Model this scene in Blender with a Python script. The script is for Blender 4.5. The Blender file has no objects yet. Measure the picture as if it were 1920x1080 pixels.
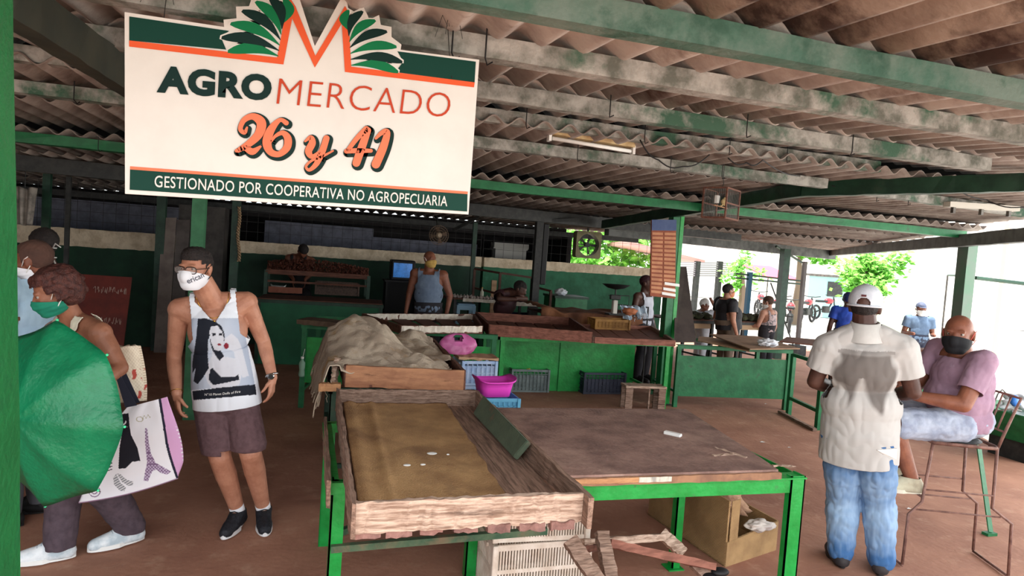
import bpy, bmesh, math, random
from mathutils import Vector, Matrix, Quaternion, noise
from mathutils.bvhtree import BVHTree
from mathutils.geometry import tessellate_polygon
random.seed(7)
PI = math.pi
V = Vector
SC = bpy.context.scene
COL = SC.collection
R = math.radians

# ------------------------------------------------------------------ camera
FPX, CAMH = 1250.0, 1.78
ROLL = math.atan(.07)
PITCH = math.atan((540 - 478) * math.cos(ROLL) / FPX)
YAW = R(16.5)
FW = V((math.sin(YAW) * math.cos(PITCH), math.cos(YAW) * math.cos(PITCH), -math.sin(PITCH)))
_r0 = V((math.cos(YAW), -math.sin(YAW), 0)); _u0 = _r0.cross(FW)
RT = _r0 * math.cos(ROLL) + _u0 * math.sin(ROLL)
UP = -_r0 * math.sin(ROLL) + _u0 * math.cos(ROLL)
CAM = V((0, 0, CAMH))
cd = bpy.data.cameras.new('camera'); cam = bpy.data.objects.new('camera', cd); COL.objects.link(cam)
cd.sensor_width = 36; cd.lens = FPX / 1920 * 36; cd.clip_start = .05; cd.clip_end = 300
m3 = Matrix((RT, UP, -FW)).transposed()
cam.matrix_world = Matrix.Translation(CAM) @ m3.to_4x4()
SC.camera = cam

def _ray(px, py): return FW + RT * ((px - 960) / FPX) + UP * ((540 - py) / FPX)
def gz(px, py, z=0):                     # where a photo point meets a level plane
    d = _ray(px, py); return CAM + d * ((z - CAMH) / d.z)
def gy(px, py, Y):                       # where it meets the plane at depth Y
    d = _ray(px, py); return CAM + d * (Y / d.y)

# ------------------------------------------------------------------ colour / materials
def lin(c):
    out = []
    for v in c[:3]:
        v = v / 255
        out.append(v / 12.92 if v <= .04045 else ((v + .055) / 1.055) ** 2.4)
    return tuple(out) + (1,)

_mats = {}
def mat(name, c1, c2=None, rough=.65, metal=0, scale=6, stretch=(1, 1, 1), bump=0, bscale=60, lo=.4, hi=.62, spec=.4,
        c3=None, s3=2, lo3=.55, hi3=.7, alpha=1, trans=0, emit=0, detail=6):
    if name in _mats: return _mats[name]
    m = bpy.data.materials.new(name); m.use_nodes = True
    nt = m.node_tree; N = nt.nodes; L = nt.links
    b = N['Principled BSDF']
    b.inputs['Roughness'].default_value = rough; b.inputs['Metallic'].default_value = metal
    b.inputs['Specular IOR Level'].default_value = spec
    b.inputs['Base Color'].default_value = lin(c1)
    if alpha < 1: b.inputs['Alpha'].default_value = alpha
    if trans: b.inputs['Transmission Weight'].default_value = trans
    if emit:
        b.inputs['Emission Color'].default_value = lin(c1); b.inputs['Emission Strength'].default_value = emit
    tc = N.new('ShaderNodeTexCoord'); mp = N.new('ShaderNodeMapping'); mp.inputs['Scale'].default_value = stretch
    L.new(tc.outputs['Object'], mp.inputs['Vector'])
    col = None
    if c2:
        n = N.new('ShaderNodeTexNoise'); n.inputs['Scale'].default_value = scale; n.inputs['Detail'].default_value = detail
        n.inputs['Roughness'].default_value = .62
        L.new(mp.outputs[0], n.inputs['Vector'])
        r = N.new('ShaderNodeValToRGB'); r.color_ramp.elements[0].position = lo; r.color_ramp.elements[1].position = hi
        r.color_ramp.elements[0].color = lin(c1); r.color_ramp.elements[1].color = lin(c2)
        L.new(n.outputs['Fac'], r.inputs['Fac']); col = r.outputs['Color']
    if c3:
        n2 = N.new('ShaderNodeTexNoise'); n2.inputs['Scale'].default_value = s3; n2.inputs['Detail'].default_value = 8
        n2.inputs['Roughness'].default_value = .65
        L.new(mp.outputs[0], n2.inputs['Vector'])
        r2 = N.new('ShaderNodeValToRGB'); r2.color_ramp.elements[0].position = lo3; r2.color_ramp.elements[1].position = hi3
        r2.color_ramp.elements[0].color = (0, 0, 0, 1); r2.color_ramp.elements[1].color = (1, 1, 1, 1)
        L.new(n2.outputs['Fac'], r2.inputs['Fac'])
        mx = N.new('ShaderNodeMix'); mx.data_type = 'RGBA'
        L.new(r2.outputs['Color'], mx.inputs['Factor'])
        if col: L.new(col, mx.inputs[6])
        else: mx.inputs[6].default_value = lin(c1)
        mx.inputs[7].default_value = lin(c3); col = mx.outputs[2]
    if col: L.new(col, b.inputs['Base Color'])
    if bump:
        nb = N.new('ShaderNodeTexNoise'); nb.inputs['Scale'].default_value = bscale; nb.inputs['Detail'].default_value = 5
        L.new(mp.outputs[0], nb.inputs['Vector'])
        bp = N.new('ShaderNodeBump'); bp.inputs['Strength'].default_value = min(1, bump); bp.inputs['Distance'].default_value = .01
        L.new(nb.outputs['Fac'], bp.inputs['Height']); L.new(bp.outputs[0], b.inputs['Normal'])
    _mats[name] = m
    return m

def wave_bump(m, scale, direction='X', strength=.5, dist=.004):
    nt = m.node_tree; N = nt.nodes; L = nt.links; b = N['Principled BSDF']
    tc = N.new('ShaderNodeTexCoord'); w = N.new('ShaderNodeTexWave'); w.inputs['Scale'].default_value = scale; w.bands_direction = direction
    L.new(tc.outputs['Object'], w.inputs['Vector'])
    bp = N.new('ShaderNodeBump'); bp.inputs['Strength'].default_value = strength; bp.inputs['Distance'].default_value = dist
    L.new(w.outputs['Fac'], bp.inputs['Height']); L.new(bp.outputs[0], b.inputs['Normal'])
    return m

def attr_mat(name, rough=.8):
    if name in _mats: return _mats[name]
    m = bpy.data.materials.new(name); m.use_nodes = True
    N = m.node_tree.nodes; L = m.node_tree.links
    a = N.new('ShaderNodeAttribute'); a.attribute_name = 'Col'
    b = N['Principled BSDF']; b.inputs['Roughness'].default_value = rough; b.inputs['Specular IOR Level'].default_value = .2
    L.new(a.outputs['Color'], b.inputs['Base Color'])
    _mats[name] = m
    return m

GREEN = mat('bright green paint', (8, 128, 48), (22, 150, 64), rough=.38, scale=7, c3=(58, 92, 60), s3=9, lo3=.62, hi3=.72, bump=.25, bscale=35)
GREEN_M = mat('mid green paint', (14, 92, 52), (28, 112, 66), rough=.5, scale=6, c3=(52, 74, 54), s3=6, lo3=.6, hi3=.72, bump=.25, bscale=30)
GREEN_D = mat('dark green paint', (16, 48, 34), (30, 66, 48), rough=.5, scale=6, c3=(60, 66, 54), s3=5, lo3=.6, hi3=.75, bump=.2, bscale=30)
GREEN_P = mat('dusty green paint', (52, 84, 62), (86, 104, 78), rough=.75, scale=8, c3=(120, 98, 76), s3=7, lo3=.5, hi3=.7, bump=.3)
WOODW = mat('weathered wood', (150, 124, 108), (106, 82, 68), rough=.85, scale=9, stretch=(1, 9, 9), bump=.7, bscale=14, c3=(70, 52, 44), s3=4, lo3=.55, hi3=.75)
WOODX = mat('weathered plank', (204, 178, 158), (140, 112, 94), rough=.85, scale=8, stretch=(.7, 9, 9), bump=.8, bscale=12, c3=(78, 60, 50), s3=3, lo3=.58, hi3=.75)
WOODY = mat('weathered side board', (158, 128, 110), (112, 88, 74), rough=.85, scale=8, stretch=(9, .7, 9), bump=.7, bscale=12, c3=(78, 60, 50), s3=3, lo3=.55, hi3=.72)
WOODB = mat('brown tray wood', (118, 76, 60), (84, 54, 44), rough=.8, scale=7, stretch=(1, 6, 6), bump=.5, bscale=14, c3=(60, 42, 38), s3=3, lo3=.55, hi3=.75)
WOODP = mat('pink brown tray wood', (142, 92, 76), (110, 68, 54), rough=.8, scale=7, stretch=(1, 6, 6), bump=.4, bscale=14)
PLYW = mat('table board', (150, 120, 108), (116, 90, 82), rough=.8, scale=5, bump=.4, bscale=50, c3=(176, 146, 130), s3=3.2, lo3=.52, hi3=.78)
PALEW = mat('pale raw wood', (186, 140, 98), (158, 112, 78), rough=.8, scale=6, stretch=(1, 7, 7), bump=.4, bscale=15)
PLY_L = mat('light plywood', (190, 156, 124), (162, 128, 98), rough=.8, scale=6, stretch=(1, 4, 4), bump=.3, bscale=20)
BURLAP = mat('brown burlap', (182, 144, 98), (150, 114, 76), rough=.95, scale=4, bump=.9, bscale=120, c3=(112, 82, 58), s3=3, lo3=.52, hi3=.78)
SACK = mat('dusty beige sackcloth', (206, 190, 168), (180, 162, 142), rough=.95, scale=4, bump=.8, bscale=110, c3=(178, 142, 92), s3=3, lo3=.56, hi3=.68)
CONC = mat('weathered concrete', (164, 162, 156), (96, 98, 90), rough=.9, scale=7, bump=.6, bscale=45, c3=(60, 92, 74), s3=2.2, lo3=.52, hi3=.62)
CONC_G = mat('green stained concrete', (62, 94, 80), (96, 112, 102), rough=.85, scale=5, bump=.5, bscale=45, c3=(44, 76, 62), s3=4, lo3=.48, hi3=.6)
ROOF = mat('asbestos roof sheet', (178, 170, 162), (144, 134, 128), rough=.95, scale=3, bump=.5, bscale=30, c3=(84, 62, 52), s3=2.1, lo3=.55, hi3=.7)
ROOF2 = mat('greyed roof sheet', (156, 146, 138), (126, 114, 108), rough=.95, scale=3, bump=.5, bscale=30, c3=(90, 74, 66), s3=2.3, lo3=.54, hi3=.72)
DARK = mat('dark steel', (34, 36, 36), (52, 52, 50), rough=.6, scale=12)
BLACK = mat('black rubber', (18, 18, 20), rough=.6)
WHITE = mat('white plastic', (232, 232, 228), rough=.5)
STEEL = mat('grey wire', (110, 106, 100), (80, 76, 72), rough=.5, metal=.6)
RUST = mat('rusted pink metal rod', (132, 96, 84), (96, 66, 58), rough=.6, scale=20)
CHROME = mat('polished metal', (200, 200, 200), rough=.2, metal=1)
GOLD = mat('gold', (214, 170, 80), rough=.25, metal=1)

# ------------------------------------------------------------------ scene helpers
def tag(o, label=None, cat=None, group=None, kind=None):
    if label: o['label'] = label
    if cat: o['category'] = cat
    if group: o['group'] = group
    if kind: o['kind'] = kind
    return o

def thing(name, label, cat, loc=(0, 0, 0), rz=0, group=None):
    o = bpy.data.objects.new(name, None); COL.objects.link(o)
    o.empty_display_size = .1
    o.matrix_world = Matrix.Translation(V(loc)) @ Matrix.Rotation(rz, 4, 'Z')
    return tag(o, label, cat, group)

WM = {}
def wmat(o):
    if o is None: return Matrix.Identity(4)
    M_ = o.matrix_local.copy() if o.parent else o.matrix_basis.copy()
    return wmat(o.parent) @ o.matrix_basis if o.parent else o.matrix_basis.copy()

def link_mesh(name, me, m, parent=None, smooth=False, world=True):
    o = bpy.data.objects.new(name, me); COL.objects.link(o)
    if m: me.materials.append(m)
    if parent is not None:
        o.parent = parent
        if world: me.transform(wmat(parent).inverted())
    if smooth:
        for p in me.polygons: p.use_smooth = True
    return o

def obj(name, bm, m, parent=None, smooth=False, world=True):
    me = bpy.data.meshes.new(name); bmesh.ops.recalc_face_normals(bm, faces=bm.faces)
    bm.to_mesh(me); bm.free()
    return link_mesh(name, me, m, parent, smooth, world)

def rebase(o):
    """put the origin of a top-level mesh at the base of its geometry"""
    me = o.data; n = len(me.vertices)
    cx = sum(v.co.x for v in me.vertices) / n; cy = sum(v.co.y for v in me.vertices) / n; z = min(v.co.z for v in me.vertices)
    me.transform(Matrix.Translation((-cx, -cy, -z))); o.matrix_basis = Matrix.Translation((cx, cy, z)) @ o.matrix_basis
    return o

def single(name, bm, m, label, cat, group=None, kind=None, smooth=False):
    o = obj(name, bm, m, None, smooth); rebase(o)
    return tag(o, label, cat, group, kind)

def struct(name, bm, m, smooth=False):
    o = obj(name, bm, m, None, smooth); o['kind'] = 'structure'; return o

def B(): return bmesh.new()

def box(bm, c, s, rot=None, bev=0.0):
    c = V(c)
    M_ = Matrix.Translation(c) @ (rot.to_4x4() if rot is not None else Matrix.Identity(4)) @ Matrix.Diagonal((s[0], s[1], s[2], 1))
    r = bmesh.ops.create_cube(bm, size=1, matrix=M_)
    if bev:
        es = list({e for v in r['verts'] for e in v.link_edges})
        bmesh.ops.bevel(bm, geom=es, offset=bev, segments=1, affect='EDGES', profile=.5)
    return bm

def box2(bm, a, b, bev=0):
    a = V(a); b = V(b); return box(bm, (a + b) / 2, [abs(b[i] - a[i]) for i in range(3)], None, bev)

def frame_of(d, up=V((0, 0, 1))):
    d = V(d).normalized(); s = d.cross(up)
    if s.length < 1e-4: s = d.cross(V((0, 1, 0)))
    s.normalize(); u = s.cross(d)
    return Matrix((d, s, u)).transposed()     # columns: along, side, up

def beam(bm, p0, p1, w, h, up=V((0, 0, 1)), bev=0, ext=0):
    p0 = V(p0); p1 = V(p1); d = p1 - p0; L_ = d.length
    return box(bm, (p0 + p1) / 2, (L_ + ext, w, h), frame_of(d, up), bev)

def plank(bm, p0, p1, w, h, up=V((0, 0, 1)), rag=.004, seg=14, seed=0):
    """a worn board: subdivided box with ragged edges"""
    p0 = V(p0); p1 = V(p1); d = p1 - p0; F = frame_of(d, up); L_ = d.length; rng = random.Random(seed + int(L_ * 1000))
    rows = []
    for i in range(seg + 1):
        t = i / seg; c = p0 + d * t; row = []
        for sy, sz in ((-1, -1), (1, -1), (1, 1), (-1, 1)):
            j = rag * (rng.random() - .5) * 2; k = rag * (rng.random() - .5) * 2
            row.append(bm.verts.new(c + F.col[1] * (sy * w / 2 + k) + F.col[2] * (sz * h / 2 + j)))
        rows.append(row)
    for a, b in zip(rows, rows[1:]):
        for i in range(4): bm.faces.new((a[i], a[(i + 1) % 4], b[(i + 1) % 4], b[i]))
    bm.faces.new(rows[0]); bm.faces.new(rows[-1][::-1])
    return bm

def tube(bm, pts, r, seg=8, caps=True, closed=False):
    pts = [V(p) for p in pts]; n = len(pts)
    rr = r if isinstance(r, (list, tuple)) else [r] * n
    rings = []; ref = None
    for i, p in enumerate(pts):
        if closed: t = (pts[(i + 1) % n] - pts[i - 1])
        else: t = (pts[min(i + 1, n - 1)] - pts[max(i - 1, 0)])
        t = t.normalized() if t.length > 1e-9 else V((0, 0, 1))
        if ref is None:
            ref = t.orthogonal().normalized()
        ref = ref - t * ref.dot(t)
        if ref.length < 1e-5: ref = t.orthogonal()
        ref.normalize(); s = t.cross(ref)
        rings.append([bm.verts.new(p + (ref * math.cos(2 * PI * k / seg) + s * math.sin(2 * PI * k / seg)) * rr[i]) for k in range(seg)])
    pairs = list(zip(rings, rings[1:])) + ([(rings[-1], rings[0])] if closed else [])
    for a, b in pairs:
        for k in range(seg): bm.faces.new((a[k], a[(k + 1) % seg], b[(k + 1) % seg], b[k]))
    if caps and not closed: bm.faces.new(rings[0][::-1]); bm.faces.new(rings[-1])
    return bm

def lathe(bm, prof, c=(0, 0, 0), seg=20, M_=None):
    c = V(c); rings = []
    for r, z in prof:
        ring = []
        for k in range(seg):
            p = V((max(r, 1e-4) * math.cos(2 * PI * k / seg), max(r, 1e-4) * math.sin(2 * PI * k / seg), z))
            if M_ is not None: p = M_ @ p
            ring.append(bm.verts.new(c + p))
        rings.append(ring)
    for a, b in zip(rings, rings[1:]):
        for k in range(seg): bm.faces.new((a[k], a[(k + 1) % seg], b[(k + 1) % seg], b[k]))
    bm.faces.new(rings[0][::-1]); bm.faces.new(rings[-1])
    return bm

def ell(bm, c, r, rot=None, u=16, v=10):
    M_ = Matrix.Translation(V(c)) @ (rot.to_4x4() if rot is not None else Matrix.Identity(4)) @ Matrix.Diagonal((r[0], r[1], r[2], 1))
    bmesh.ops.create_uvsphere(bm, u_segments=u, v_segments=v, radius=1, matrix=M_); return bm

def capsule(bm, p0, r0, p1, r1, seg=14):
    p0 = V(p0); p1 = V(p1); d = p1 - p0; L_ = d.length
    if L_ < 1e-6: return ell(bm, p0, (r0, r0, r0))
    d.normalize(); pts = []; rr = []
    for a in (85, 60, 35, 12): pts.append(p0 - d * r0 * math.sin(R(a))); rr.append(r0 * math.cos(R(a)))
    for a in (12, 35, 60, 85): pts.append(p1 + d * r1 * math.sin(R(a))); rr.append(r1 * math.cos(R(a)))
    return tube(bm, pts, rr, seg)

def poly(bm, pts, thick=0, n=None):
    vs = [bm.verts.new(V(p)) for p in pts]
    f = bm.faces.new(vs)
    if thick:
        f.normal_update(); nn = V(n) if n is not None else f.normal
        r = bmesh.ops.extrude_face_region(bm, geom=[f])
        for g in r['geom']:
            if isinstance(g, bmesh.types.BMVert): g.co += nn * thick
    return bm

def sheet(bm, nx, ny, fn):
    g = [[bm.verts.new(fn(i / nx, j / ny)) for i in range(nx + 1)] for j in range(ny + 1)]
    for j in range(ny):
        for i in range(nx): bm.faces.new((g[j][i], g[j][i + 1], g[j + 1][i + 1], g[j + 1][i]))
    return bm

def solidify(o, t, off=0):
    md = o.modifiers.new('thickness', 'SOLIDIFY'); md.thickness = t; md.offset = off; return o

def baked(o):
    dg = bpy.context.evaluated_depsgraph_get(); dg.update()
    me = bpy.data.meshes.new_from_object(o.evaluated_get(dg), depsgraph=dg)
    old = o.data; o.modifiers.clear(); o.data = me
    bpy.data.meshes.remove(old)
    return o

def remeshed(bm, vox, smooth=4, fac=.5):
    me = bpy.data.meshes.new('tmp'); bm.to_mesh(me); bm.free()
    o = bpy.data.objects.new('tmp', me); COL.objects.link(o)
    md = o.modifiers.new('r', 'REMESH'); md.mode = 'VOXEL'; md.voxel_size = vox; md.adaptivity = 0
    sm = o.modifiers.new('s', 'SMOOTH'); sm.iterations = smooth; sm.factor = fac
    dg = bpy.context.evaluated_depsgraph_get(); dg.update()
    out = bpy.data.meshes.new_from_object(o.evaluated_get(dg), depsgraph=dg)
    bpy.data.objects.remove(o); bpy.data.meshes.remove(me)
    return out

def text_bm(body, height, off=0.0, shear=0.0, xs=1.0, spacing=1.0, res=4, align='LEFT'):
    """flat letters, lower left at 0,0 in the XY plane"""
    cu = bpy.data.curves.new('txt', 'FONT'); cu.body = body; cu.size = 1; cu.offset = off; cu.shear = shear
    cu.space_character = spacing; cu.resolution_u = res; cu.fill_mode = 'FRONT' if hasattr(cu, 'fill_mode') else 'BOTH'
    o = bpy.data.objects.new('txt', cu); COL.objects.link(o)
    dg = bpy.context.evaluated_depsgraph_get(); dg.update()
    me = bpy.data.meshes.new_from_object(o.evaluated_get(dg), depsgraph=dg)
    bpy.data.objects.remove(o); bpy.data.curves.remove(cu)
    bm = B(); bm.from_mesh(me); bpy.data.meshes.remove(me)
    xs_ = [v.co.x for v in bm.verts]; ys = [v.co.y for v in bm.verts]
    return bm, (min(xs_), max(xs_), min(ys), max(ys))

def text_fit(body, x0, x1, y0, y1, **k):
    """letters scaled to fill a box x0..x1, y0..y1 in the XY plane"""
    bm, (a, b, c, d) = text_bm(body, 1, **k)
    for v in bm.verts:
        v.co = V(((v.co.x - a) / (b - a) * (x1 - x0) + x0, (v.co.y - c) / (d - c) * (y1 - y0) + y0, 0))
    return bm

def copy_tree(o, parent=None):
    c = o.copy(); COL.objects.link(c)
    if parent is not None: c.parent = parent
    for ch in list(o.children): copy_tree(ch, c)
    return c

def frame_rect(bm, x0, x1, y0, y1, z, w, h):
    for a, b in (((x0, y0, z), (x1, y0, z)), ((x1, y0, z), (x1, y1, z)), ((x1, y1, z), (x0, y1, z)), ((x0, y1, z), (x0, y0, z))):
        beam(bm, a, b, w, h, ext=w)
    return bm
# ------------------------------------------------------------------ world and light
SC.view_settings.view_transform = 'Standard'
SC.view_settings.look = 'None'
SC.view_settings.exposure = 0.0
SC.cycles.use_denoising = True
SC.cycles.max_bounces = 6
SC.cycles.diffuse_bounces = 4
SC.cycles.sample_clamp_indirect = 8
w = bpy.data.worlds.new('sky'); SC.world = w; w.use_nodes = True
bg = w.node_tree.nodes['Background']; bg.inputs[0].default_value = (.90, .95, 1, 1); bg.inputs[1].default_value = 3.0
def lamp(name, kind, loc, rot, energy, color=(1, 1, 1), **k):
    ld = bpy.data.lights.new(name, kind); ld.energy = energy; ld.color = color
    for a, b in k.items(): setattr(ld, a, b)
    o = bpy.data.objects.new(name, ld); COL.objects.link(o); o.location = loc; o.rotation_euler = rot; return o
lamp('sun', 'SUN', (0, 0, 10), (R(-4), R(-6), 0), 11.0, (1, .97, .9), angle=R(1))
# soft daylight from the open street side behind the photographer and from the yard on the right
lamp('street_daylight', 'AREA', (1.2, -2.6, 3.3), (R(58), 0, R(-8)), 170, (1, .97, .95), shape='RECTANGLE', size=8, size_y=2.6)
lamp('yard_daylight', 'AREA', (9.3, 3.0, 1.9), (R(90), 0, R(75)), 260, (1, .98, .95), shape='RECTANGLE', size=6, size_y=2.2)

# ------------------------------------------------------------------ ground
FLOORM = mat('red dirt floor', (176, 128, 104), (140, 94, 76), rough=.85, scale=1.3, bump=.5, bscale=25, c3=(196, 158, 132), s3=5, lo3=.55, hi3=.85, lo=.35, hi=.7)
YARD = mat('pale yard concrete', (214, 208, 200), (196, 190, 182), rough=.9, scale=2)
bm = B()
eave = [(11.6, 13.0), (10.3, 10.7), (7.5, 5.5), (5.2, 1.2), (3.6, -2.0)]
poly(bm, [(-7, -2.0, 0), (3.6, -2.0, 0), (5.2, 1.2, 0), (7.5, 5.5, 0), (10.3, 10.7, 0), (11.6, 13, 0), (11.6, 16, 0), (-7, 16, 0)])
struct('floor', bm, FLOORM)
bm = B(); poly(bm, [(-60, -40, -.02), (80, -40, -.02), (80, 90, -.02), (-60, 90, -.02)]); struct('ground_yard', bm, YARD)

# ------------------------------------------------------------------ roof
def corr(name, x0, x1, y0, y1, z0, z1, m, amp=.027, clip=True):
    pitch = .177; n = int((x1 - x0) / pitch * 10); bm = B()
    def f(u, v):
        x = x0 + u * (x1 - x0); y = y0 + v * (y1 - y0)
        return V((x, y, z0 + v * (z1 - z0) + amp * math.cos(2 * PI * x / pitch)))
    sheet(bm, n, 3, f)
    if clip:
        nn = V((5.2, -2.8, 0)).normalized()
        bmesh.ops.bisect_plane(bm, geom=bm.verts[:] + bm.edges[:] + bm.faces[:], plane_co=(7.75, 5.4, 0), plane_no=nn, clear_outer=True)
    o = struct(name, bm, m, smooth=True); solidify(o, .009); return o
corr('ceiling', -7, 8, .95, 2.02, 2.53, 2.60, mat('stained roof sheet', (150, 138, 126), (116, 102, 92), rough=.95, scale=3, bump=.5, bscale=30, c3=(58, 42, 36), s3=3.2, lo3=.47, hi3=.62))
corr('ceiling', -7, 9, 1.92, 3.52, 2.585, 2.70, ROOF)
corr('ceiling', -7, 9, 3.42, 4.42, 2.685, 2.765, ROOF)
corr('ceiling', -7, 9, 4.26, 5.6, 2.655, 2.665, ROOF2)
corr('ceiling', -7, 10, 5.5, 6.98, 2.65, 2.66, ROOF2)
corr('ceiling', -7, 11, 6.74, 8.6, 2.575, 2.56, ROOF2)
corr('ceiling', -7, 12, 8.5, 10.3, 2.548, 2.53, ROOF2)
corr('ceiling', -7, 13, 10.1, 11.6, 2.475, 2.45, ROOF2)
corr('ceiling', -7, 14, 11.5, 13.2, 2.44, 2.42, ROOF2)

def roof_beam(name, p0, p1, w_, h_, m, seg=30, rag=.004):
    bm = B(); plank(bm, p0, p1, w_, h_, rag=rag, seg=seg, seed=int(p0[1] * 10)); return struct(name, bm, m)
roof_beam('beam_purlin', (-6, 1.9, 2.52), (6, 1.94, 2.52), .08, .085, CONC_G)
roof_beam('beam_purlin', (-6, 2.55, 2.565), (6.6, 2.57, 2.565), .08, .085, CONC)
roof_beam('beam_purlin', (-6, 3.4, 2.63), (4.3, 3.47, 2.61), .08, .085, CONC)
roof_beam('beam_purlin', (-6, 4.3, 2.692), (4.25, 4.35, 2.68), .08, .085, CONC)
roof_beam('beam_purlin', (-6, 4.75, 2.585), (4.2, 4.85, 2.585), .08, .08, CONC)
roof_beam('beam_purlin', (4.4, 5.0, 2.6), (7.9, 5.2, 2.57), .08, .08, CONC)
roof_beam('beam_green', (-6, 6.72, 2.5), (8.4, 7.0, 2.48), .09, .09, GREEN_M)
roof_beam('beam_dark', (-6, 8.2, 2.42), (7.4, 10.6, 2.4), .12, .17, DARK)
roof_beam('beam_purlin', (-6, 9.2, 2.44), (2.0, 9.6, 2.46), .07, .07, CONC)
roof_beam('beam_eave', (-6, 12.2, 2.27), (6.5, 12.85, 2.27), .1, .1, DARK)
EAVE = mat('grey eave gutter', (92, 94, 92), (66, 68, 66), rough=.7, scale=5)
roof_beam('beam_eave', (4.9, 10.9, 2.37), (11.6, 12.9, 2.33), .12, .26, EAVE)
roof_beam('beam_eave', (11.5, 12.9, 2.36), (7.65, 5.7, 2.40), .1, .16, EAVE)
roof_beam('beam_eave', (7.65, 5.7, 2.40), (5.0, .8, 2.40), .1, .16, EAVE)
# rafters
roof_beam('beam_rafter', (4.35, 9.8, 2.36), (4.28, 5.2, 2.57), .09, .13, GREEN_D)
roof_beam('beam_rafter', (4.28, 5.2, 2.57), (5.2, 2.9, 2.56), .09, .13, GREEN_D)
LB = mat('grimy dark rafter', (58, 58, 46), (42, 46, 38), rough=.6, scale=3, c3=(140, 120, 92), s3=3.5, lo3=.62, hi3=.68)
roof_beam('beam_rafter', (-1.05, 1.3, 2.46), (-.9, 4.5, 2.53), .09, .15, LB)
roof_beam('beam_rafter', (-.95, 4.5, 2.50), (-1.0, 9.4, 2.42), .09, .13, DARK)

# ------------------------------------------------------------------ posts
def post(x, y, z1, w_, m, name='post', label='', rz=0, rag=.0015, z0=0):
    bm = B(); plank(bm, (0, 0, 0), (0, 0, z1 - z0), w_, w_ * .9, up=V((0, 1, 0)), rag=rag, seg=16, seed=int(x * 100))
    o = obj(name, bm, m); o.matrix_basis = Matrix.Translation((x, y, z0)) @ Matrix.Rotation(rz, 4, 'Z')
    return tag(o, label, 'post', kind='structure')
post(gy(40, 1060, 1.55).x - .055, 1.5, 2.40, .11, mat('post green paint', (10, 84, 40), (14, 98, 48), rough=.6, scale=3, spec=.25, bump=.5, bscale=60, c3=(10,70,40), s3=3), 'post', 'bright green painted steel post at the left edge by the umbrella')
post(gy(369, 500, 6.9).x, 6.9, 2.36, .115, mat('pale green paint', (66, 128, 88), (52, 108, 74), rough=.6), 'post', 'light green post directly behind the man in the white tank top')
# main post: two channel sections side by side
pp = thing('post', 'tall double green steel post with the price board hung on it', 'post', (4.36, 7.6, 0)); pp['kind'] = 'structure'
bm = B(); box2(bm, (4.29, 7.54, 0), (4.385, 7.66, 2.44)); obj('channel', bm, GREEN_M, pp)
bm = B(); box2(bm, (4.40, 7.55, 0), (4.45, 7.65, 2.44)); obj('channel', bm, GREEN, pp)
bm = B(); box2(bm, (4.27, 7.52, 0), (4.47, 7.68, .012)); obj('base_plate', bm, DARK, pp)
post(8.5, 7.0, 2.42, .17, mat('greyish green post', (92, 98, 92), (70, 104, 82), rough=.6, scale=2), 'post', 'thick grey green post behind the seated man in pink')  # post colour varies between two grey green tones
post(9.35, 11.75, 2.3, .16, GREEN_D, 'post', 'dark green post behind the woman with the light top')
for (px, py, Y, w_, lb) in ((440, 470, 9.2, .10, 'dark green post with rope tied to it left of the rear counter'), (888, 470, 11.9, .075, 'thin dark green post right of the wall fan'),
                            (300, 470, 10.9, .12, 'dark post at the end of the left cream banded wall'), (88, 370, 9.3, .08, 'dark slim post in front of the left wire mesh'),
                            (128, 380, 9.5, .05, 'narrow brown post in front of the left wire mesh')):
    p = gy(px, py, Y); post(p.x, Y, 2.36 if Y < 10 else 2.32, w_, GREEN_D if w_ > .06 else DARK, 'post', lb)
p = gy(1006, 500, 9.9)
t = thing('post', 'black double post beside the green back wall with a box on it', 'post', (p.x, p.y, 0)); t['kind'] = 'structure'
bm = B(); box2(bm, (p.x - .055, p.y - .05, 0), (p.x + .055, p.y + .05, 2.36)); obj('shaft', bm, DARK, t)
bm = B(); box2(bm, (p.x + .06, p.y - .05, 1.35), (p.x + .15, p.y + .05, 2.3), .01); obj('duct', bm, BLACK, t)
# braces under the dark beam
for a, b in (((905, 402, 11.5), (850, 432, 11.9)), ((1005, 415, 9.9), (1085, 412, 9.8))):
    bm = B(); beam(bm, gy(*a), gy(*b), .05, .05); struct('trim_brace', bm, DARK)

# ------------------------------------------------------------------ back walls, lower green, cream band on top
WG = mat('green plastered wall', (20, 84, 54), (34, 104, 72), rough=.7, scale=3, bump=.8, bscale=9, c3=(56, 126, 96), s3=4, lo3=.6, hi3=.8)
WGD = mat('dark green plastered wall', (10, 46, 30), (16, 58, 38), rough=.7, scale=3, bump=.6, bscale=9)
CREAM = mat('cream plaster band', (214, 198, 172), (186, 168, 142), rough=.9, scale=8, bump=.8, bscale=25)
def wallrun(name, a, b, base_m, ztop, zb):
    bm = B(); A_ = V((a[0], a[1], 0)); B_ = V((b[0], b[1], 0)); d = (B_ - A_).normalized(); nrm = V((-d.y, d.x, 0))
    c = (A_ + B_) / 2 + nrm * .07; rot = Matrix.Rotation(math.atan2(d.y, d.x), 3, 'Z')
    box(bm, (c.x, c.y, zb / 2), ((B_ - A_).length, .14, zb), rot); struct(name, bm, base_m)
    bm = B(); plank(bm, (a[0] + nrm.x * .06, a[1] + nrm.y * .06, (ztop + zb) / 2), (b[0] + nrm.x * .06, b[1] + nrm.y * .06, (ztop + zb) / 2), .16, ztop - zb, rag=.006, seg=60)
    struct('trim_cream_band', bm, CREAM)
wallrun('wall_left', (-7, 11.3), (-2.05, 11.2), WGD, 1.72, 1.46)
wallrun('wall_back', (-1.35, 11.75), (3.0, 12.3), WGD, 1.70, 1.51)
wallrun('wall_back', (3.05, 12.3), (7.2, 12.9), WG, 1.70, 1.52)
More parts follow.
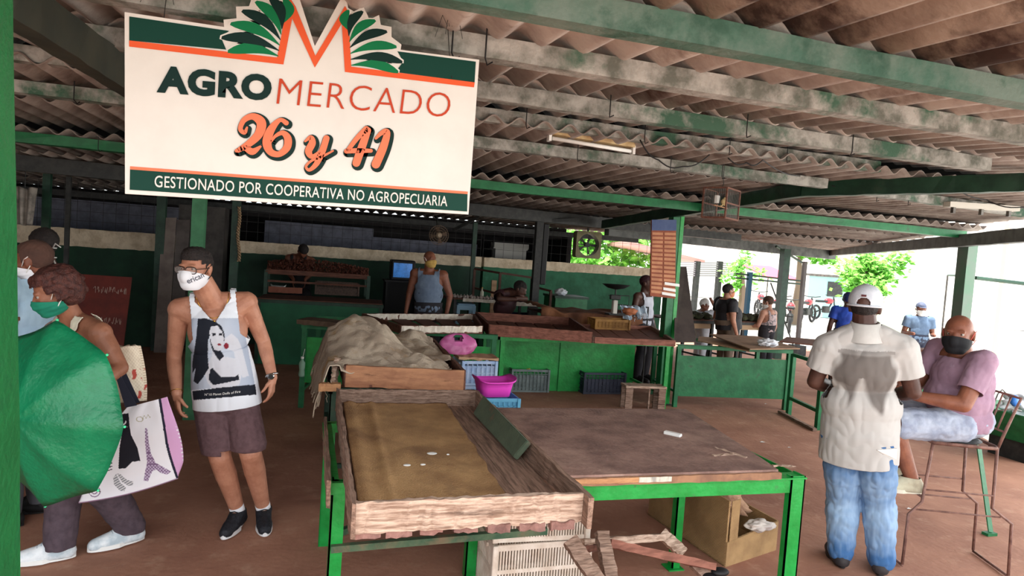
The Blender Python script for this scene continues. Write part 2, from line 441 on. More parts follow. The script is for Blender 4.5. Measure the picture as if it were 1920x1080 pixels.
bm = B(); box2(bm, (-2.05, 11.3, 0), (-1.4, 11.85, 2.2)); struct('wall_side', bm, mat('dim wall', (70, 66, 62), (52, 48, 46)))
# wire mesh above the walls
def mesh_panel(name, a, b, z0, z1, st=.17, r=.0035, label=''):
    bm = B(); A_ = V(a); B_ = V(b); n = int((B_ - A_).length / st)
    for i in range(n + 1):
        p = A_.lerp(B_, i / n); tube(bm, [(p.x, p.y, z0), (p.x, p.y, z1)], r, 4, False)
    k = int((z1 - z0) / (st * .8))
    for j in range(k + 1):
        z = z0 + (z1 - z0) * j / k; tube(bm, [(a[0], a[1], z), (b[0], b[1], z)], r, 4, False)
    o = obj(name, bm, DARK); rebase(o); return tag(o, label, 'wire mesh', kind='structure')
mesh_panel('window_1', (-7, 11.38, 0), (-2.05, 11.28, 0), 1.7, 2.4, label='dark wire mesh above the left cream band')
mesh_panel('window_2', (-1.3, 11.85, 0), (3.0, 12.4, 0), 1.7, 2.35, label='wire mesh above the back wall around the fan')
mesh_panel('window_3', (3.05, 12.4, 0), (7.2, 13.0, 0), 1.7, 2.35, .2, label='wire mesh above the green wall at the right')
# dark rooms behind the mesh
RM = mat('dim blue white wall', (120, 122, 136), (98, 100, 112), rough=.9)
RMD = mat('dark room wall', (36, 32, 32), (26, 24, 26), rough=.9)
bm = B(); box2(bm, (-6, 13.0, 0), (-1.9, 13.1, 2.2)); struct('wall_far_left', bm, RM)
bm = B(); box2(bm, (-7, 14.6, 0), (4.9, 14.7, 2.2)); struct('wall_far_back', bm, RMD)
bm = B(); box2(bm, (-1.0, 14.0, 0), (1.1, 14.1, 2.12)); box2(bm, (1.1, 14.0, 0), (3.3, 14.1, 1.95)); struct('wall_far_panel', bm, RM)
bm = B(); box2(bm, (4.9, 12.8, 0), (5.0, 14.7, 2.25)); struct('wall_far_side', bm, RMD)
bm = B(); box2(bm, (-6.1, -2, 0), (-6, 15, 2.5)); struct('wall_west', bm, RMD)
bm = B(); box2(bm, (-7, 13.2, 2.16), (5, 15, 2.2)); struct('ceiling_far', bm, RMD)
bm = B(); box2(bm, (-7, 13.15, 2.16), (5, 13.2, 2.405)); struct('wall_daylight_stop', bm, RMD)  # added strip stopping the sky slit, leaving bright dots under the roof waves

# ------------------------------------------------------------------ the big sign
SY = 2.42
def sp(x, y, dy=0.0):                     # point on the sign plane, from its measured outline
    p = gy(220 + x / 2.5714, y / 2.5714, SY); p.y -= dy; return p
SIGNW = mat('white sign board', (206, 203, 196), (198, 195, 188), spec=.2, rough=.6, scale=3)
SG_D = mat('sign dark green', (10, 54, 44), rough=.6, spec=.15); SG_DD = mat('sign black green', (10, 38, 34), rough=.6, spec=.15)
SG_L = mat('sign leaf green', (10, 104, 62), rough=.6, spec=.15); SG_O = mat('sign orange', (206, 84, 46), rough=.6, spec=.15)
SG_OL = mat('sign light orange', (214, 112, 80), rough=.6, spec=.15); SG_R = mat('sign rust red', (172, 62, 36), rough=.6, spec=.15)
sg = thing('market_sign', 'large white hanging board reading AGROMERCADO 26 y 41 with green and orange bands', 'sign', sp(900, 1000))
outline = [(35, 58), (515, 130), (512, 95), (575, 88), (572, 32), (635, 30), (650, -15), (700, -30), (760, -60), (810, -40), (828, -70), (868, -40), (952, 222), (1085, -20), (1108, 0), (1112, 38), (1140, 55), (1186, 32), (1205, 70), (1215, 95), (1262, 72), (1270, 120), (1322, 130), (1322, 178), (1370, 215), (1366, 240), (1745, 288), (1693, 1034), (37, 934)]
bm = B(); vs = [bm.verts.new(sp(*p)) for p in outline]; vb = [bm.verts.new(v.co + V((0, .012, 0))) for v in vs]; n = len(vs)
for tr in tessellate_polygon([[V((p[0], p[1], 0)) for p in outline]]):
    bm.faces.new([vs[i] for i in tr]); bm.faces.new([vb[i] for i in tr][::-1])
for i in range(n): bm.faces.new((vs[i], vs[(i + 1) % n], vb[(i + 1) % n], vb[i]))
obj('board', bm, SIGNW, sg)
def spoly(name, pts, m, dy=.002):
    return multi(name, [pts], m, dy)
def multi(name, plist, m, dy=.002):
    for pts in plist:
        bm = B(); vs = [bm.verts.new(sp(x, y, dy)) for x, y in pts]
        for tr in tessellate_polygon([[V((x, y, 0)) for x, y in pts]]): bm.faces.new([vs[i] for i in tr])
        obj(name, bm, m, sg)
multi('top_band', [[(58, 80), (540, 150), (500, 180), (525, 240), (58, 196)], [(1350, 248), (1728, 298), (1722, 398), (1340, 348), (1378, 298)]], SG_D)
spoly('orange_line', [(58, 196), (770, 278), (828, -15), (858, 30), (955, 270), (1098, 30), (1112, 55), (1128, 322), (1722, 398), (1719, 422), (1097, 348), (1082, 115), (952, 327), (843, 90), (801, 312), (58, 226)], SG_O, .003)
def leaf(a, tip, wdt, bend):              # pointed curved leaf from base a to tip
    ax, ay = a; tx, ty = tip; dx, dy = tx - ax, ty - ay; L_ = math.hypot(dx, dy); nx, ny = -dy / L_, dx / L_
    up, dn = [], []
    for i in range(11):
        t = i / 10; wv = wdt * math.sin(PI * min(1, t * .93 + .03)) ** .8 * (.35 + .75 * t) ; c = bend * math.sin(PI * t)
        up.append((ax + dx * t + nx * (c + wv / 2), ay + dy * t + ny * (c + wv / 2)))
        dn.append((ax + dx * t + nx * (c - wv / 2), ay + dy * t + ny * (c - wv / 2)))
    return up + dn[::-1]
white_l = []; gl = []; dl = []
LB_ = (778, 272)
tips = [(525, 246), (495, 180), (538, 112), (594, 50), (660, 5), (728, -15), (800, -12)]
for i, tp in enumerate(tips):
    b0 = (LB_[0] + i * 3, LB_[1] - i * 26)
    white_l.append(leaf(b0, tp, 86, 26)); (gl if i % 2 == 0 else dl).append(leaf((b0[0], b0[1]), (tp[0] + 8, tp[1] + 3), 68, 26))
RB_ = (1126, 316)
tips = [(1360, 346), (1380, 298), (1352, 224), (1306, 150), (1250, 96), (1188, 52), (1118, 46)]
for i, tp in enumerate(tips):
    b0 = (RB_[0] - i * 2, RB_[1] - i * 28)
    white_l.append(leaf(b0, tp, 74, -22)); (gl if i % 2 == 0 else dl).append(leaf(b0, (tp[0] - 6, tp[1] + 3), 58, -22))
for k, (wl, col, dd) in enumerate([(white_l, SIGNW, .0026), (gl, SG_L, .0032), (dl, SG_DD, .0034)]): multi('leaf', wl, col, dd)
spoly('bottom_stripe', [(62, 802), (1690, 924), (1688, 936), (62, 817)], SG_OL)
spoly('bottom_band', [(62, 817), (1688, 936), (1686, 1020), (60, 915)], SG_D)
# lettering lives in a skewed frame that follows the board's own horizontal
def letters(name, body, tl, tr, bl, m, dy=.004, **k):
    bm = text_fit(body, 0, 1, 0, 1, **k)
    TL, TR, BL = sp(*tl, dy), sp(*tr, dy), sp(*bl, dy)
    for v in bm.verts: v.co = BL + (TR - TL) * v.co.x + (TL - BL) * v.co.y
    return obj(name, bm, m, sg)
letters('lettering', 'AGRO', (196, 315), (748, 363), (190, 448), SG_DD, off=.055, spacing=1.1)
letters('lettering', 'MERCADO', (782, 378), (1612, 452), (767, 502), SG_R, off=-.014, spacing=1.05)
def stroke(bm, path, extra, dx, dy_, lift):
    P_ = [V((x, y, w_)) for x, y, w_ in path]; out = []
    for i in range(len(P_) - 1):
        p0, p1, p2, p3 = P_[max(i - 1, 0)], P_[i], P_[i + 1], P_[min(i + 2, len(P_) - 1)]
        for k in range(8):
            t_ = k / 8; out.append(.5 * ((2 * p1) + (p2 - p0) * t_ + (2 * p0 - 5 * p1 + 4 * p2 - p3) * t_ ** 2 + (3 * p1 - p0 - 3 * p2 + p3) * t_ ** 3))
    out.append(P_[-1])
    prev = None
    for i, q in enumerate(out):
        a = out[max(i - 1, 0)]; b = out[min(i + 1, len(out) - 1)]; tx, ty = b.x - a.x, b.y - a.y; L_ = math.hypot(tx, ty) or 1; hw = (q.z + extra) / 2
        nx, ny = -ty / L_ * hw, tx / L_ * hw
        cur = (bm.verts.new(sp(q.x + nx + dx, q.y + ny + dy_, lift)), bm.verts.new(sp(q.x - nx + dx, q.y - ny + dy_, lift)))
        if prev: bm.faces.new((prev[0], cur[0], cur[1], prev[1]))
        prev = cur
    for q in (out[0], out[-1]):
        hw = (q.z + extra) / 2; bm.faces.new([bm.verts.new(sp(q.x + dx + hw * math.cos(a * PI / 8), q.y + dy_ + hw * math.sin(a * PI / 8), lift - .00005)) for a in range(16)])
NUMS = [[[(626, 616, 10), (614, 640, 20), (594, 622, 22), (612, 580, 26), (655, 563, 32), (694, 592, 46), (684, 645, 42), (640, 690, 34), (584, 726, 22)], [(575, 728, 16), (615, 714, 26), (652, 732, 32), (690, 708, 12)]],
        [[(815, 594, 24), (784, 580, 20), (742, 625, 38), (722, 685, 44), (738, 732, 34), (780, 744, 28), (818, 712, 36), (822, 668, 36), (798, 642, 24), (764, 656, 16), (742, 684, 10)]],
        [[(906, 682, 10), (932, 664, 22), (940, 690, 34), (922, 730, 34), (940, 756, 22), (978, 732, 16)], [(1008, 668, 30), (988, 730, 32), (960, 790, 26), (926, 820, 16), (910, 803, 12), (936, 776, 12), (990, 754, 12), (1040, 728, 8)]],
        [[(1200, 624, 30), (1155, 668, 24), (1108, 730, 20)], [(1104, 730, 22), (1160, 727, 24), (1222, 728, 18)], [(1208, 630, 30), (1182, 700, 38), (1152, 786, 38)]],
        [[(1246, 668, 12), (1274, 642, 22), (1300, 640, 30), (1282, 710, 38), (1246, 792, 42)]]]
for g_ in NUMS:
    for nm_, ex, dx, dd, lf, mm in (('numeral_shadow', 22, 7, 7, .0038, SG_DD), ('numeral', 0, 0, 0, .0052, SG_OL)):
        bm = B()
        for pth in g_: stroke(bm, pth, ex, dx, dd, lf)
        obj(nm_, bm, mm, sg)
letters('lettering', 'GESTIONADO POR COOPERATIVA NO AGROPECUARIA', (182, 846), (1592, 946), (180, 902), SIGNW, off=.006, spacing=1.05)
bm = B()
for x, yt, yb in ((207, -60, 205), (1612, 115, 378)):
    a = sp(x, yb, .006); a2 = sp(x + 3, yt, -.1); tube(bm, [a, (a + V(a2)) / 2 + V((0, .0, 0)), V((a2.x, 2.52, 2.62))], .0016, 5)
    for q in (-40, -14, 30):
        b = sp(x + q * .3, yt, -.03); tube(bm, [b, b + V((q * .0006, -.02, .03)), b + V((q * .0012, -.03, -.03 - abs(q) * .0006))], .0012, 4)
obj('hanging_wire', bm, DARK, sg)

# ------------------------------------------------------------------ roof odds and ends
# fluorescent lamp
t = thing('fluorescent_lamp', 'rusty cream fluorescent tube fitting hung under the roof purlins', 'lamp', gy(1110, 262, 4.3))
a = gy(1030, 246, 4.45); b = gy(1186, 272, 4.5)
bm = B(); plank(bm, a, b, .08, .045, rag=.002); obj('housing', bm, mat('rusty cream enamel', (206, 184, 140), (170, 138, 96), rough=.6, scale=6), t)
bm = B(); tube(bm, [a + V((.02, -.02, -.05)), b + V((-.02, -.02, -.05))], .014, 10); obj('tube', bm, WHITE, t, True)
for e in (a, b):
    bm = B(); box(bm, e + V((0, -.01, -.04)), (.02, .05, .06)); obj('end_cap', bm, WHITE, t)
bm = B(); tube(bm, [a + V((.1, 0, 0)), a + V((.1, 0, .09))], .003, 5); tube(bm, [b + V((-.1, 0, 0)), b + V((-.1, 0, .09))], .003, 5); obj('hanger', bm, DARK, t)
# second fixture right
t = thing('fluorescent_lamp', 'pale double lamp batten under the right hand roof', 'lamp', gy(1830, 390, 4.9))
a = gy(1775, 383, 5.0); b = gy(1905, 392, 4.9)
bm = B(); plank(bm, a, b, .09, .05, rag=.001); obj('housing', bm, mat('dusty white enamel', (200, 196, 186), rough=.6), t)
for i in range(3):
    e = a.lerp(b, .1 + .4 * i); bm = B(); box(bm, e - V((0, 0, .05)), (.03, .03, .06)); obj('socket', bm, STEEL, t)
# dangling wires
for k, pts in enumerate([[(1200, 262, 4.3), (1235, 300, 4.3), (1280, 312, 4.3), (1330, 290, 4.3)], [(1365, 296, 4.3), (1400, 305, 4.3), (1430, 300, 4.3), (1500, 330, 4.7)],
                         [(1560, 348, 4.9), (1640, 356, 4.9), (1700, 345, 4.9)], [(1780, 345, 4.6), (1850, 375, 4.6), (1920, 388, 4.4)]]):
    bm = B(); P_ = [gy(*q) for q in pts]
    sm = []
    for i in range(len(P_) - 1):
        for j in range(6):
            t_ = j / 6; sm.append(P_[i].lerp(P_[i + 1], t_) + V((0, 0, -.03 * math.sin(PI * t_))))
    sm.append(P_[-1]); tube(bm, sm, .005, 6)
    single('electric_cable', bm, BLACK, ['loose black cable looping below the purlins right of the rusty lamp', 'black cable running down to the green rafter joint', 'thin cable sagging under the right roof bay', 'thick cable beside the pale lamp batten'][k], 'cable', smooth=True)
# purlin wire ties
tie = B(); tube(tie, [(0, -.05, .06), (0, -.052, -.05), (.012, -.03, -.07), (.03, -.045, -.06)], .0035, 5)
t0 = obj('wire_tie', tie, BLACK); first = True
for (px, py, Y) in ((910, 60, 2.55), (849, 80, 2.55), (1135, 210, 3.4), (1395, 235, 3.42), (1585, 290, 3.45), (985, 210, 4.3), (1205, 270, 4.3), (1360, 285, 4.32), (1470, 300, 4.34), (1080, 275, 4.75), (1255, 305, 4.8), (1350, 325, 4.8), (145, 175, 4.75), (186, 250, 6.72), (1700, 345, 5.1), (1640, 345, 5.1)):
    o = t0 if first else t0.copy()
    if not first: COL.objects.link(o)
    first = False
    zr = {2.55: 2.565, 3.4: 2.63, 3.42: 2.625, 3.45: 2.61}.get(Y, 2.69 if 4.2 < Y < 4.5 else 2.585)
    p = gy(px, py, Y); o.location = (p.x, Y, zr if Y < 6 else 2.5); o.rotation_euler.z = random.uniform(-.3, .3)
    tag(o, 'bent black wire tie hooked around a roof purlin', 'wire', 'wire ties on the roof purlins')
# bird cage
def cage():
    c = gy(1352, 383, 4.75); t = thing('bird_cage', 'small wood framed bird cage hanging under the green rafter', 'bird cage', c, R(35))
    W_, D_, H_ = .28, .19, .235
    bm = B()
    for sx in (-1, 1):
        for sy in (-1, 1): box(bm, (sx * W_ / 2, sy * D_ / 2, 0), (.012, .012, H_))
        box(bm, (sx * W_ / 2, 0, H_ / 2), (.012, D_, .012)); box(bm, (sx * W_ / 2, 0, -H_ / 2), (.012, D_, .012))
    for z in (-H_ / 2, H_ / 2, 0):
        for sy in (-1, 1): box(bm, (0, sy * D_ / 2, z), (W_, .012, .012))
    obj('frame', bm, WOODB, t, world=False)
    bm = B()
    for i in range(1, 20):
        x = -W_ / 2 + W_ * i / 20
        for sy in (-1, 1): tube(bm, [(x, sy * D_ / 2, -H_ / 2), (x, sy * D_ / 2, H_ / 2)], .0013, 4, False)
        tube(bm, [(x, -D_ / 2, H_ / 2), (x, D_ / 2, H_ / 2)], .0013, 4, False)
    for i in range(1, 12):
        y = -D_ / 2 + D_ * i / 12
        for sx in (-1, 1): tube(bm, [(sx * W_ / 2, y, -H_ / 2), (sx * W_ / 2, y, H_ / 2)], .0013, 4, False)
    obj('bars', bm, STEEL, t, world=False)
    bm = B(); box(bm, (0, 0, -H_ / 2), (W_, D_, .015)); obj('tray', bm, WOODB, t, world=False)
    bm = B(); tube(bm, [(-.14, 0, -.02), (.14, 0, -.02)], .005, 6); obj('perch', bm, PALEW, t, world=False)
    bm = B(); tube(bm, [(0, 0, H_ / 2), (0, 0, H_ / 2 + .03), (.02, 0, H_ / 2 + .05), (0, 0, H_ / 2 + .09), (0, 0, H_ / 2 + .27)], .003, 5); obj('hook', bm, DARK, t, world=False)
    bm = B(); lathe(bm, [(.02, -.05), (.022, 0), (.02, .01)], (-.10, .0, .05), 10); obj('feeder', bm, WHITE, t, world=False)
    bd = B(); ell(bd, (.05, 0, .02), (.035, .02, .022), Matrix.Rotation(.5, 3, 'Y')); ell(bd, (.075, 0, .05), (.016, .014, .015)); ell(bd, (.01, 0, -.01), (.03, .008, .006), Matrix.Rotation(-.4, 3, 'Y'))
    ell(bd, (.092, 0, .05), (.008, .004, .004))
    b = obj('small_bird', bd, mat('pale yellow feathers', (222, 196, 140), rough=.8), None, True)
    b.matrix_basis = t.matrix_basis.copy(); tag(b, 'small pale bird perched inside the hanging cage', 'bird')
cage()
# dark sheets added above the roof to block daylight through the sheet laps
LAP_BLOCK = mat('dark daylight blocker', (40, 34, 32), rough=.95)
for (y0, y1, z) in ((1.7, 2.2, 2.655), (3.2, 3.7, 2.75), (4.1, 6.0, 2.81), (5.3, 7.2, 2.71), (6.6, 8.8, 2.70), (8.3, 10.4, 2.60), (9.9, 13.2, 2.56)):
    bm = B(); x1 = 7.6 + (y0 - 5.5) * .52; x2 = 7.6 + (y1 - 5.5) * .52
    poly(bm, [(-7, y0, z), (x1, y0, z), (x2, y1, z), (-7, y1, z)], .01, (0, 0, 1)); struct('ceiling_daylight_block', bm, LAP_BLOCK)
for o in bpy.data.objects:
    if o.name == 'post' and o.get('label', '').startswith('bright green painted'):
        a = gy(40, 1060, 1.55); b = gy(24, 50, 1.55); o.rotation_euler.y = math.atan2(b.x - a.x, b.z - a.z); o.location.x = a.x - .055 - (a.z) * math.tan(o.rotation_euler.y)
# ------------------------------------------------------------------ generic builders
def tray(label, fl, fr, br, bl, z0, h, th, mb, mf, ms, name='wooden_tray', group=None, rag=.004, edge=None, hb=None):
    """open wooden display tray on four corners (x, y); parts: bottom and four side boards"""
    P_ = [V((p[0], p[1], z0)) for p in (fl, fr, br, bl)]
    c = (P_[0] + P_[2]) / 2
    t = thing(name, label, 'tray', c, 0, group)
    bm = B(); n = 5
    for i in range(n):
        a = P_[0].lerp(P_[1], (i + .5) / n); b = P_[3].lerp(P_[2], (i + .5) / n)
        plank(bm, a + V((0, 0, th / 2)), b + V((0, 0, th / 2)), (P_[1] - P_[0]).length / n * .985, th, rag=rag * .3, seg=8, seed=i)
    obj('bottom', bm, mb, t)
    names = [(0, 1, mf), (1, 2, ms), (2, 3, mf), (3, 0, ms)]
    for i, (a, b, m) in enumerate(names):
        hh = hb if (hb and i == 2) else h
        bm = B(); off = V((0, 0, hh / 2)); plank(bm, P_[a] + off, P_[b] + off, th * 1.3, hh, rag=rag, seg=16, seed=i + 3)
        sb = obj('side_board', bm, m, t)
        if edge and i in edge:
            bm = B(); plank(bm, P_[a] + V((0, 0, hh * .55)) - V((0, th * .75, 0)), P_[b] + V((0, 0, hh * .55)) - V((0, th * .75, 0)), .006, hh * .8, rag=.005, seg=40); obj('paint_strip', bm, CREAMW, sb)
    return t
CREAMW = mat('chipped white paint', (226, 218, 204), (200, 188, 170), rough=.8, scale=12)

def leg_L(bm, x, y, z0, z1, s=.05, t=.006, fx=1, fy=1):
    """steel angle leg with flanges going +fx, +fy from its corner"""
    box2(bm, (x, y, z0), (x + fx * s, y + fy * t, z1)); box2(bm, (x, y, z0), (x + fx * t, y + fy * s, z1)); return bm

def counter(label, a, b, depth, z, m, mleg, zp0, zp1, back_panel=True, group=None, mid=0, top=True):
    """long steel market counter; a, b = front corners; parts: rails, legs, panel, top boards"""
    A_ = V((a[0], a[1], 0)); B_ = V((b[0], b[1], 0)); d = (B_ - A_).normalized(); n = V((-d.y, d.x, 0)); L_ = (B_ - A_).length
    rz = math.atan2(d.y, d.x)
    t = thing('market_counter', label, 'counter', (A_ + B_) / 2, rz, group)
    h = L_ / 2
    for x in (-h, h - .05):
        for y in (0, depth - .05):
            bm = B(); box2(bm, (x, y, 0), (x + .05, y + .05, z - .03)); obj('leg', bm, mleg, t, world=False)
    bm = B(); box2(bm, (-h - .01, -.006, z - .05), (h + .01, 0, z)); box2(bm, (-h - .01, -.006, z - .008), (h + .01, .05, z)); obj('top_rail', bm, mleg, t, world=False)
    bm = B(); box2(bm, (-h - .01, depth, z - .05), (h + .01, depth + .006, z)); obj('top_rail', bm, mleg, t, world=False)
    py = depth - .06 if back_panel else .02
    bm = B(); box2(bm, (-h + .05, py, zp0), (h - .05, py + .012, zp1)); obj('panel', bm, m, t, world=False)
    for i in range(mid):
        x = -h + L_ * (i + 1) / (mid + 1); bm = B(); box2(bm, (x - .02, py - .02, 0), (x + .02, py, z - .04)); obj('divider', bm, mleg, t, world=False)
    for x in (-h + .02, h - .05):
        bm = B(); box2(bm, (x, .05, .18), (x + .03, depth - .05, .21)); obj('stretcher', bm, mleg, t, world=False)
    if top:
        bm = B(); box2(bm, (-h, 0, z), (h, depth, z + .012)); obj('top_board', bm, WOODB, t, world=False)
    return t

def crate(label, x, y, z, w_, d_, h_, m, rz=0, name='plastic_crate', nx=9, nz=5, group=None, solid=.0, cat='crate', vents=False):
    t = thing(name, label, cat, (x, y, z), rz, group)
    bm = B(); s = .008
    def side(p, q):
        p = V(p); q = V(q)
        for zz, hh in ((0.012, .024), (h_ - .015, .03)) + (((h_ * .55, .02),) if vents else ()): beam(bm, p + V((0, 0, zz)), q + V((0, 0, zz)), .012, hh)
        n = max(2, int(nx * (q - p).length / w_))
        for i in range(n + 1):
            c = p.lerp(q, i / n); box(bm, c + V((0, 0, h_ / 2)), (s, s, h_))
        if not vents:
            for k in range(1, nz): beam(bm, p + V((0, 0, h_ * k / nz)), q + V((0, 0, h_ * k / nz)), s, s)
        if solid:
            u = (q - p).normalized().cross(V((0, 0, 1)))
            beam(bm, p + V((0, 0, h_ * solid / 2)) - u * .012, q + V((0, 0, h_ * solid / 2)) - u * .012, .003, h_ * solid)
    a, b = w_ / 2, d_ / 2
    side((-a, -b, 0), (a, -b, 0)); side((a, -b, 0), (a, b, 0)); side((a, b, 0), (-a, b, 0)); side((-a, b, 0), (-a, -b, 0))
    for sx in (-1, 1):
        for sy in (-1, 1): box(bm, (sx * a, sy * b, h_ / 2), (.03, .03, h_), None, .004)
    obj('basket', bm, m, t, world=False)
    bm = B(); box2(bm, (-a, -b, 0), (a, b, .008)); obj('base', bm, m, t, world=False)
    for sx in (-1, 1): bm = B(); box(bm, (sx * (a + .008), 0, h_ - .04), (.012, d_ * .4, .02)); obj('handle', bm, m, t, world=False)
    return t

# ------------------------------------------------------------------ foreground tray table
t = thing('steel_table_frame', 'bright green steel frame table carrying the burlap lined wooden tray', 'table', (.55, 3.4, 0))
for (x, y, fx, fy) in ((.12, 2.98, 1, 1), (.10, 3.95, 1, 1), (gy(874, 1040, 3.45).x, 3.45, 1, 1), (1.08, 3.95, -1, -1)):
    bm = B(); leg_L(bm, x, y, 0, .73, .06, .008, fx, fy); obj('leg', bm, GREEN, t)
for a, b in (((.12, 2.98, .70), (1.13, 2.98, .70)), ((.10, 3.98, .70), (1.1, 3.98, .70)), ((.125, 2.98, .70), (.11, 3.98, .70)), ((1.12, 2.98, .70), (1.10, 3.98, .70))):
    bm = B(); beam(bm, a, b, .01, .06, ext=.01); beam(bm, V(a) + V((0, 0, .027)), V(b) + V((0, 0, .027)), .05, .006); obj('top_rail', bm, GREEN, t)
bm = B(); beam(bm, (.13, 2.97, .43), (1.14, 2.97, .46), .03, .03); obj('stretcher', bm, GREEN_P, t)
bm = B(); beam(bm, (.14, 3.2, .39), (.90, 3.90, .33), .03, .03); obj('stretcher', bm, GREEN_P, t)
bm = B(); plank(bm, (.105, 2.9, .70), (.10, 4.0, .70), .018, .12, rag=.003); obj('apron_board', bm, WOODY, t)

t = tray('large weathered wooden tray lined with brown burlap at the front', (.19, 2.42), (1.05, 2.42), (1.05, 4.27), (.19, 4.27), .745, .02, .018, WOODY, WOODX, WOODY, rag=.002)
for ch in [c for c in t.children if c.name.startswith('side_board')]: bpy.data.objects.remove(ch)
for (a, b, w_, h_, m, sd) in (((.17, 2.40, .80), (1.065, 2.41, .80), .026, .115, WOODX, 1), ((.175, 2.36, .80), (.175, 4.30, .80), .018, .13, WOODY, 2),
                              ((1.075, 2.34, .80), (1.07, 4.30, .80), .02, .125, WOODY, 3), ((.18, 4.27, .805), (1.06, 4.27, .805), .02, .12, WOODW, 4)):
    bm = B(); plank(bm, a, b, w_, h_, rag=.0035, seg=40, seed=sd); obj('side_board', bm, m, t)
bm = B()
for i in range(7):
    x = .22 + i * .127; L_ = random.uniform(-.012, .012); plank(bm, (x - .05, 2.41 + L_, .735), (x + .05 + random.uniform(-.015, .01), 2.41 + L_, .735), .035, .03, rag=.006, seg=5, seed=i * 5)
obj('slat_end', bm, mat('pinkish broken slat', (150, 112, 102), (112, 82, 76), rough=.9, scale=12, bump=.6), t)
# burlap liner
def burl(u, v):
    a = V((.205, 2.45, 0)).lerp(V((.80, 2.45, 0)), u); b = V((.21, 4.22, 0)).lerp(V((.86, 4.22, 0)), u)
    p = a.lerp(b, v)
    e = min(u, 1 - u, v * 2.5, (1 - v) * 2.5)
    z = .778 + .006 * noise.noise(V((u * 6, v * 9, 0))) + .014 * math.exp(-((u - .06) / .05) ** 2) + .010 * math.exp(-((u - .22 - .04 * v) / .03) ** 2) + .012 * math.exp(-(v / .02) ** 2) + .006 * (1 - min(1, e / .05))
    return V((p.x + .012 * noise.noise(V((v * 14, u, 2))) * (u > .95), p.y + .012 * noise.noise(V((u * 14, 5, 2))) * (v < .05), z))
bm = B(); sheet(bm, 70, 110, burl)
o = single('burlap_sheet', bm, BURLAP, 'brown burlap sack lying flat in the large front tray', 'burlap', smooth=True); solidify(o, .006, 1)
bm = B()
for k in range(14):
    x = random.uniform(.25, .85); pts = [V((x, 2.46, .80))]
    for j in range(6): pts.append(pts[-1] + V((random.uniform(-.012, .03), random.uniform(-.006, .012), random.uniform(-.003, .003))))
    tube(bm, pts, .0012, 4)
fr = obj('loose_fibre', bm, SACK, o)
bm = B()
for (px, py, r_) in ((810, 850, .020), (763, 872, .014), (793, 871, .010), (840, 852, .006)):
    c = gz(px, py, .787); ell(bm, c, (r_ * 1.3, r_, .0035), None, 12, 6)
obj('white_crumb', bm, WHITE, o, True)
# green block
A0, A1, A2, A3 = gz(906, 742, .885), gz(988, 826, .885), gz(962, 857, .785), gz(887, 775, .785)
dn = (A1 - A0).cross(A3 - A0).normalized()
bm = B()
vs = [bm.verts.new(p) for p in (A0, A1, A2, A3)] + [bm.verts.new(p + dn * .03 * (1 if dn.x > 0 else -1)) for p in (A0, A1, A2, A3)]
for q in ((0, 1, 2, 3), (4, 7, 6, 5), (0, 4, 5, 1), (1, 5, 6, 2), (2, 6, 7, 3), (3, 7, 4, 0)): bm.faces.new([vs[i] for i in q])
bmesh.ops.bevel(bm, geom=bm.edges[:], offset=.004, segments=2, affect='EDGES')
gb = single('wooden_block', bm, mat('worn green painted block', (92, 104, 84), (78, 92, 74), rough=.8, scale=6, bump=.5, c3=(118, 94, 74), s3=6, lo3=.58, hi3=.7), 'short green painted board leaning inside the front tray', 'board')


# ------------------------------------------------------------------ table 2 (flat top)
t = thing('flat_table', 'low flat brown topped table on a bright green steel frame at centre', 'table', (1.75, 3.3, 0))
bm = B()
tp = [(1.10, 2.75), (2.33, 2.74), (2.36, 3.05), (2.50, 4.02), (1.12, 4.05)]
tp = [(1.10, 2.76), (2.27, 2.76), (2.31, 2.95), (2.50, 4.02), (1.12, 4.05)]
poly(bm, [(x, y, .785) for x, y in tp], .018, (0, 0, 1)); obj('top_board', bm, PLYW, t)
bm = B(); plank(bm, (1.10, 2.755, .775), (2.28, 2.755, .775), .022, .035, rag=.002, seg=30); obj('edge_strip', bm, mat('worn table edge', (150, 112, 84), (120, 88, 70), rough=.8, scale=8), t)
bm = B(); plank(bm, (1.10, 2.742, .779), (1.49, 2.742, .779), .004, .022, rag=.002, seg=16); obj('edge_strip', bm, PALEW, t)
bm = B(); plank(bm, (1.49, 2.740, .780), (1.66, 2.740, .780), .004, .024, rag=.001, seg=8); obj('paper_label', bm, mat('off white label', (206, 200, 184), (150, 148, 140), rough=.8, scale=30, stretch=(1, 1, .3)), t)
for k, (x, y, L_, a_) in enumerate(((2.05, 3.0, .16, .1), (2.22, 2.95, .2, 1.9), (2.28, 2.82, .12, -.2))):
    bm = B(); plank(bm, (x, y, .805), (x + L_ * math.cos(a_), y + L_ * math.sin(a_), .805), .022, .003, rag=.004, seg=8, seed=k); obj('splinter', bm, mat('grey splinter', (176, 150, 132)), t)
def legbox(x, y, z1, s=.085, dx=1):
    bm = B(); box2(bm, (x, y, 0), (x + dx * s, y + .008, z1)); box2(bm, (x + dx * s, y, 0), (x + dx * (s - .008), y + s, z1)); box2(bm, (x, y, 0), (x + dx * .008, y + .04, z1)); return bm
obj('leg', legbox(2.355, 2.76, .765), GREEN, t)
for (x, y) in ((2.10, 3.38), (1.16, 3.95), (2.44, 3.92)):
    if x == 2.44: continue
    bm = B(); leg_L(bm, x, y, 0, .72, .05, .008); box2(bm, (x - .03, y - .02, 0), (x + .07, y + .07, .008)); obj('leg', bm, GREEN, t)
bm = B(); box2(bm, (1.13, 2.765, .68), (2.42, 2.773, .758)); box2(bm, (1.13, 2.75, .752), (2.44, 2.84, .760)); obj('apron', bm, GREEN, t)
bm = B(); box2(bm, (2.43, 2.77, .68), (2.438, 3.95, .758)); obj('apron', bm, GREEN, t)
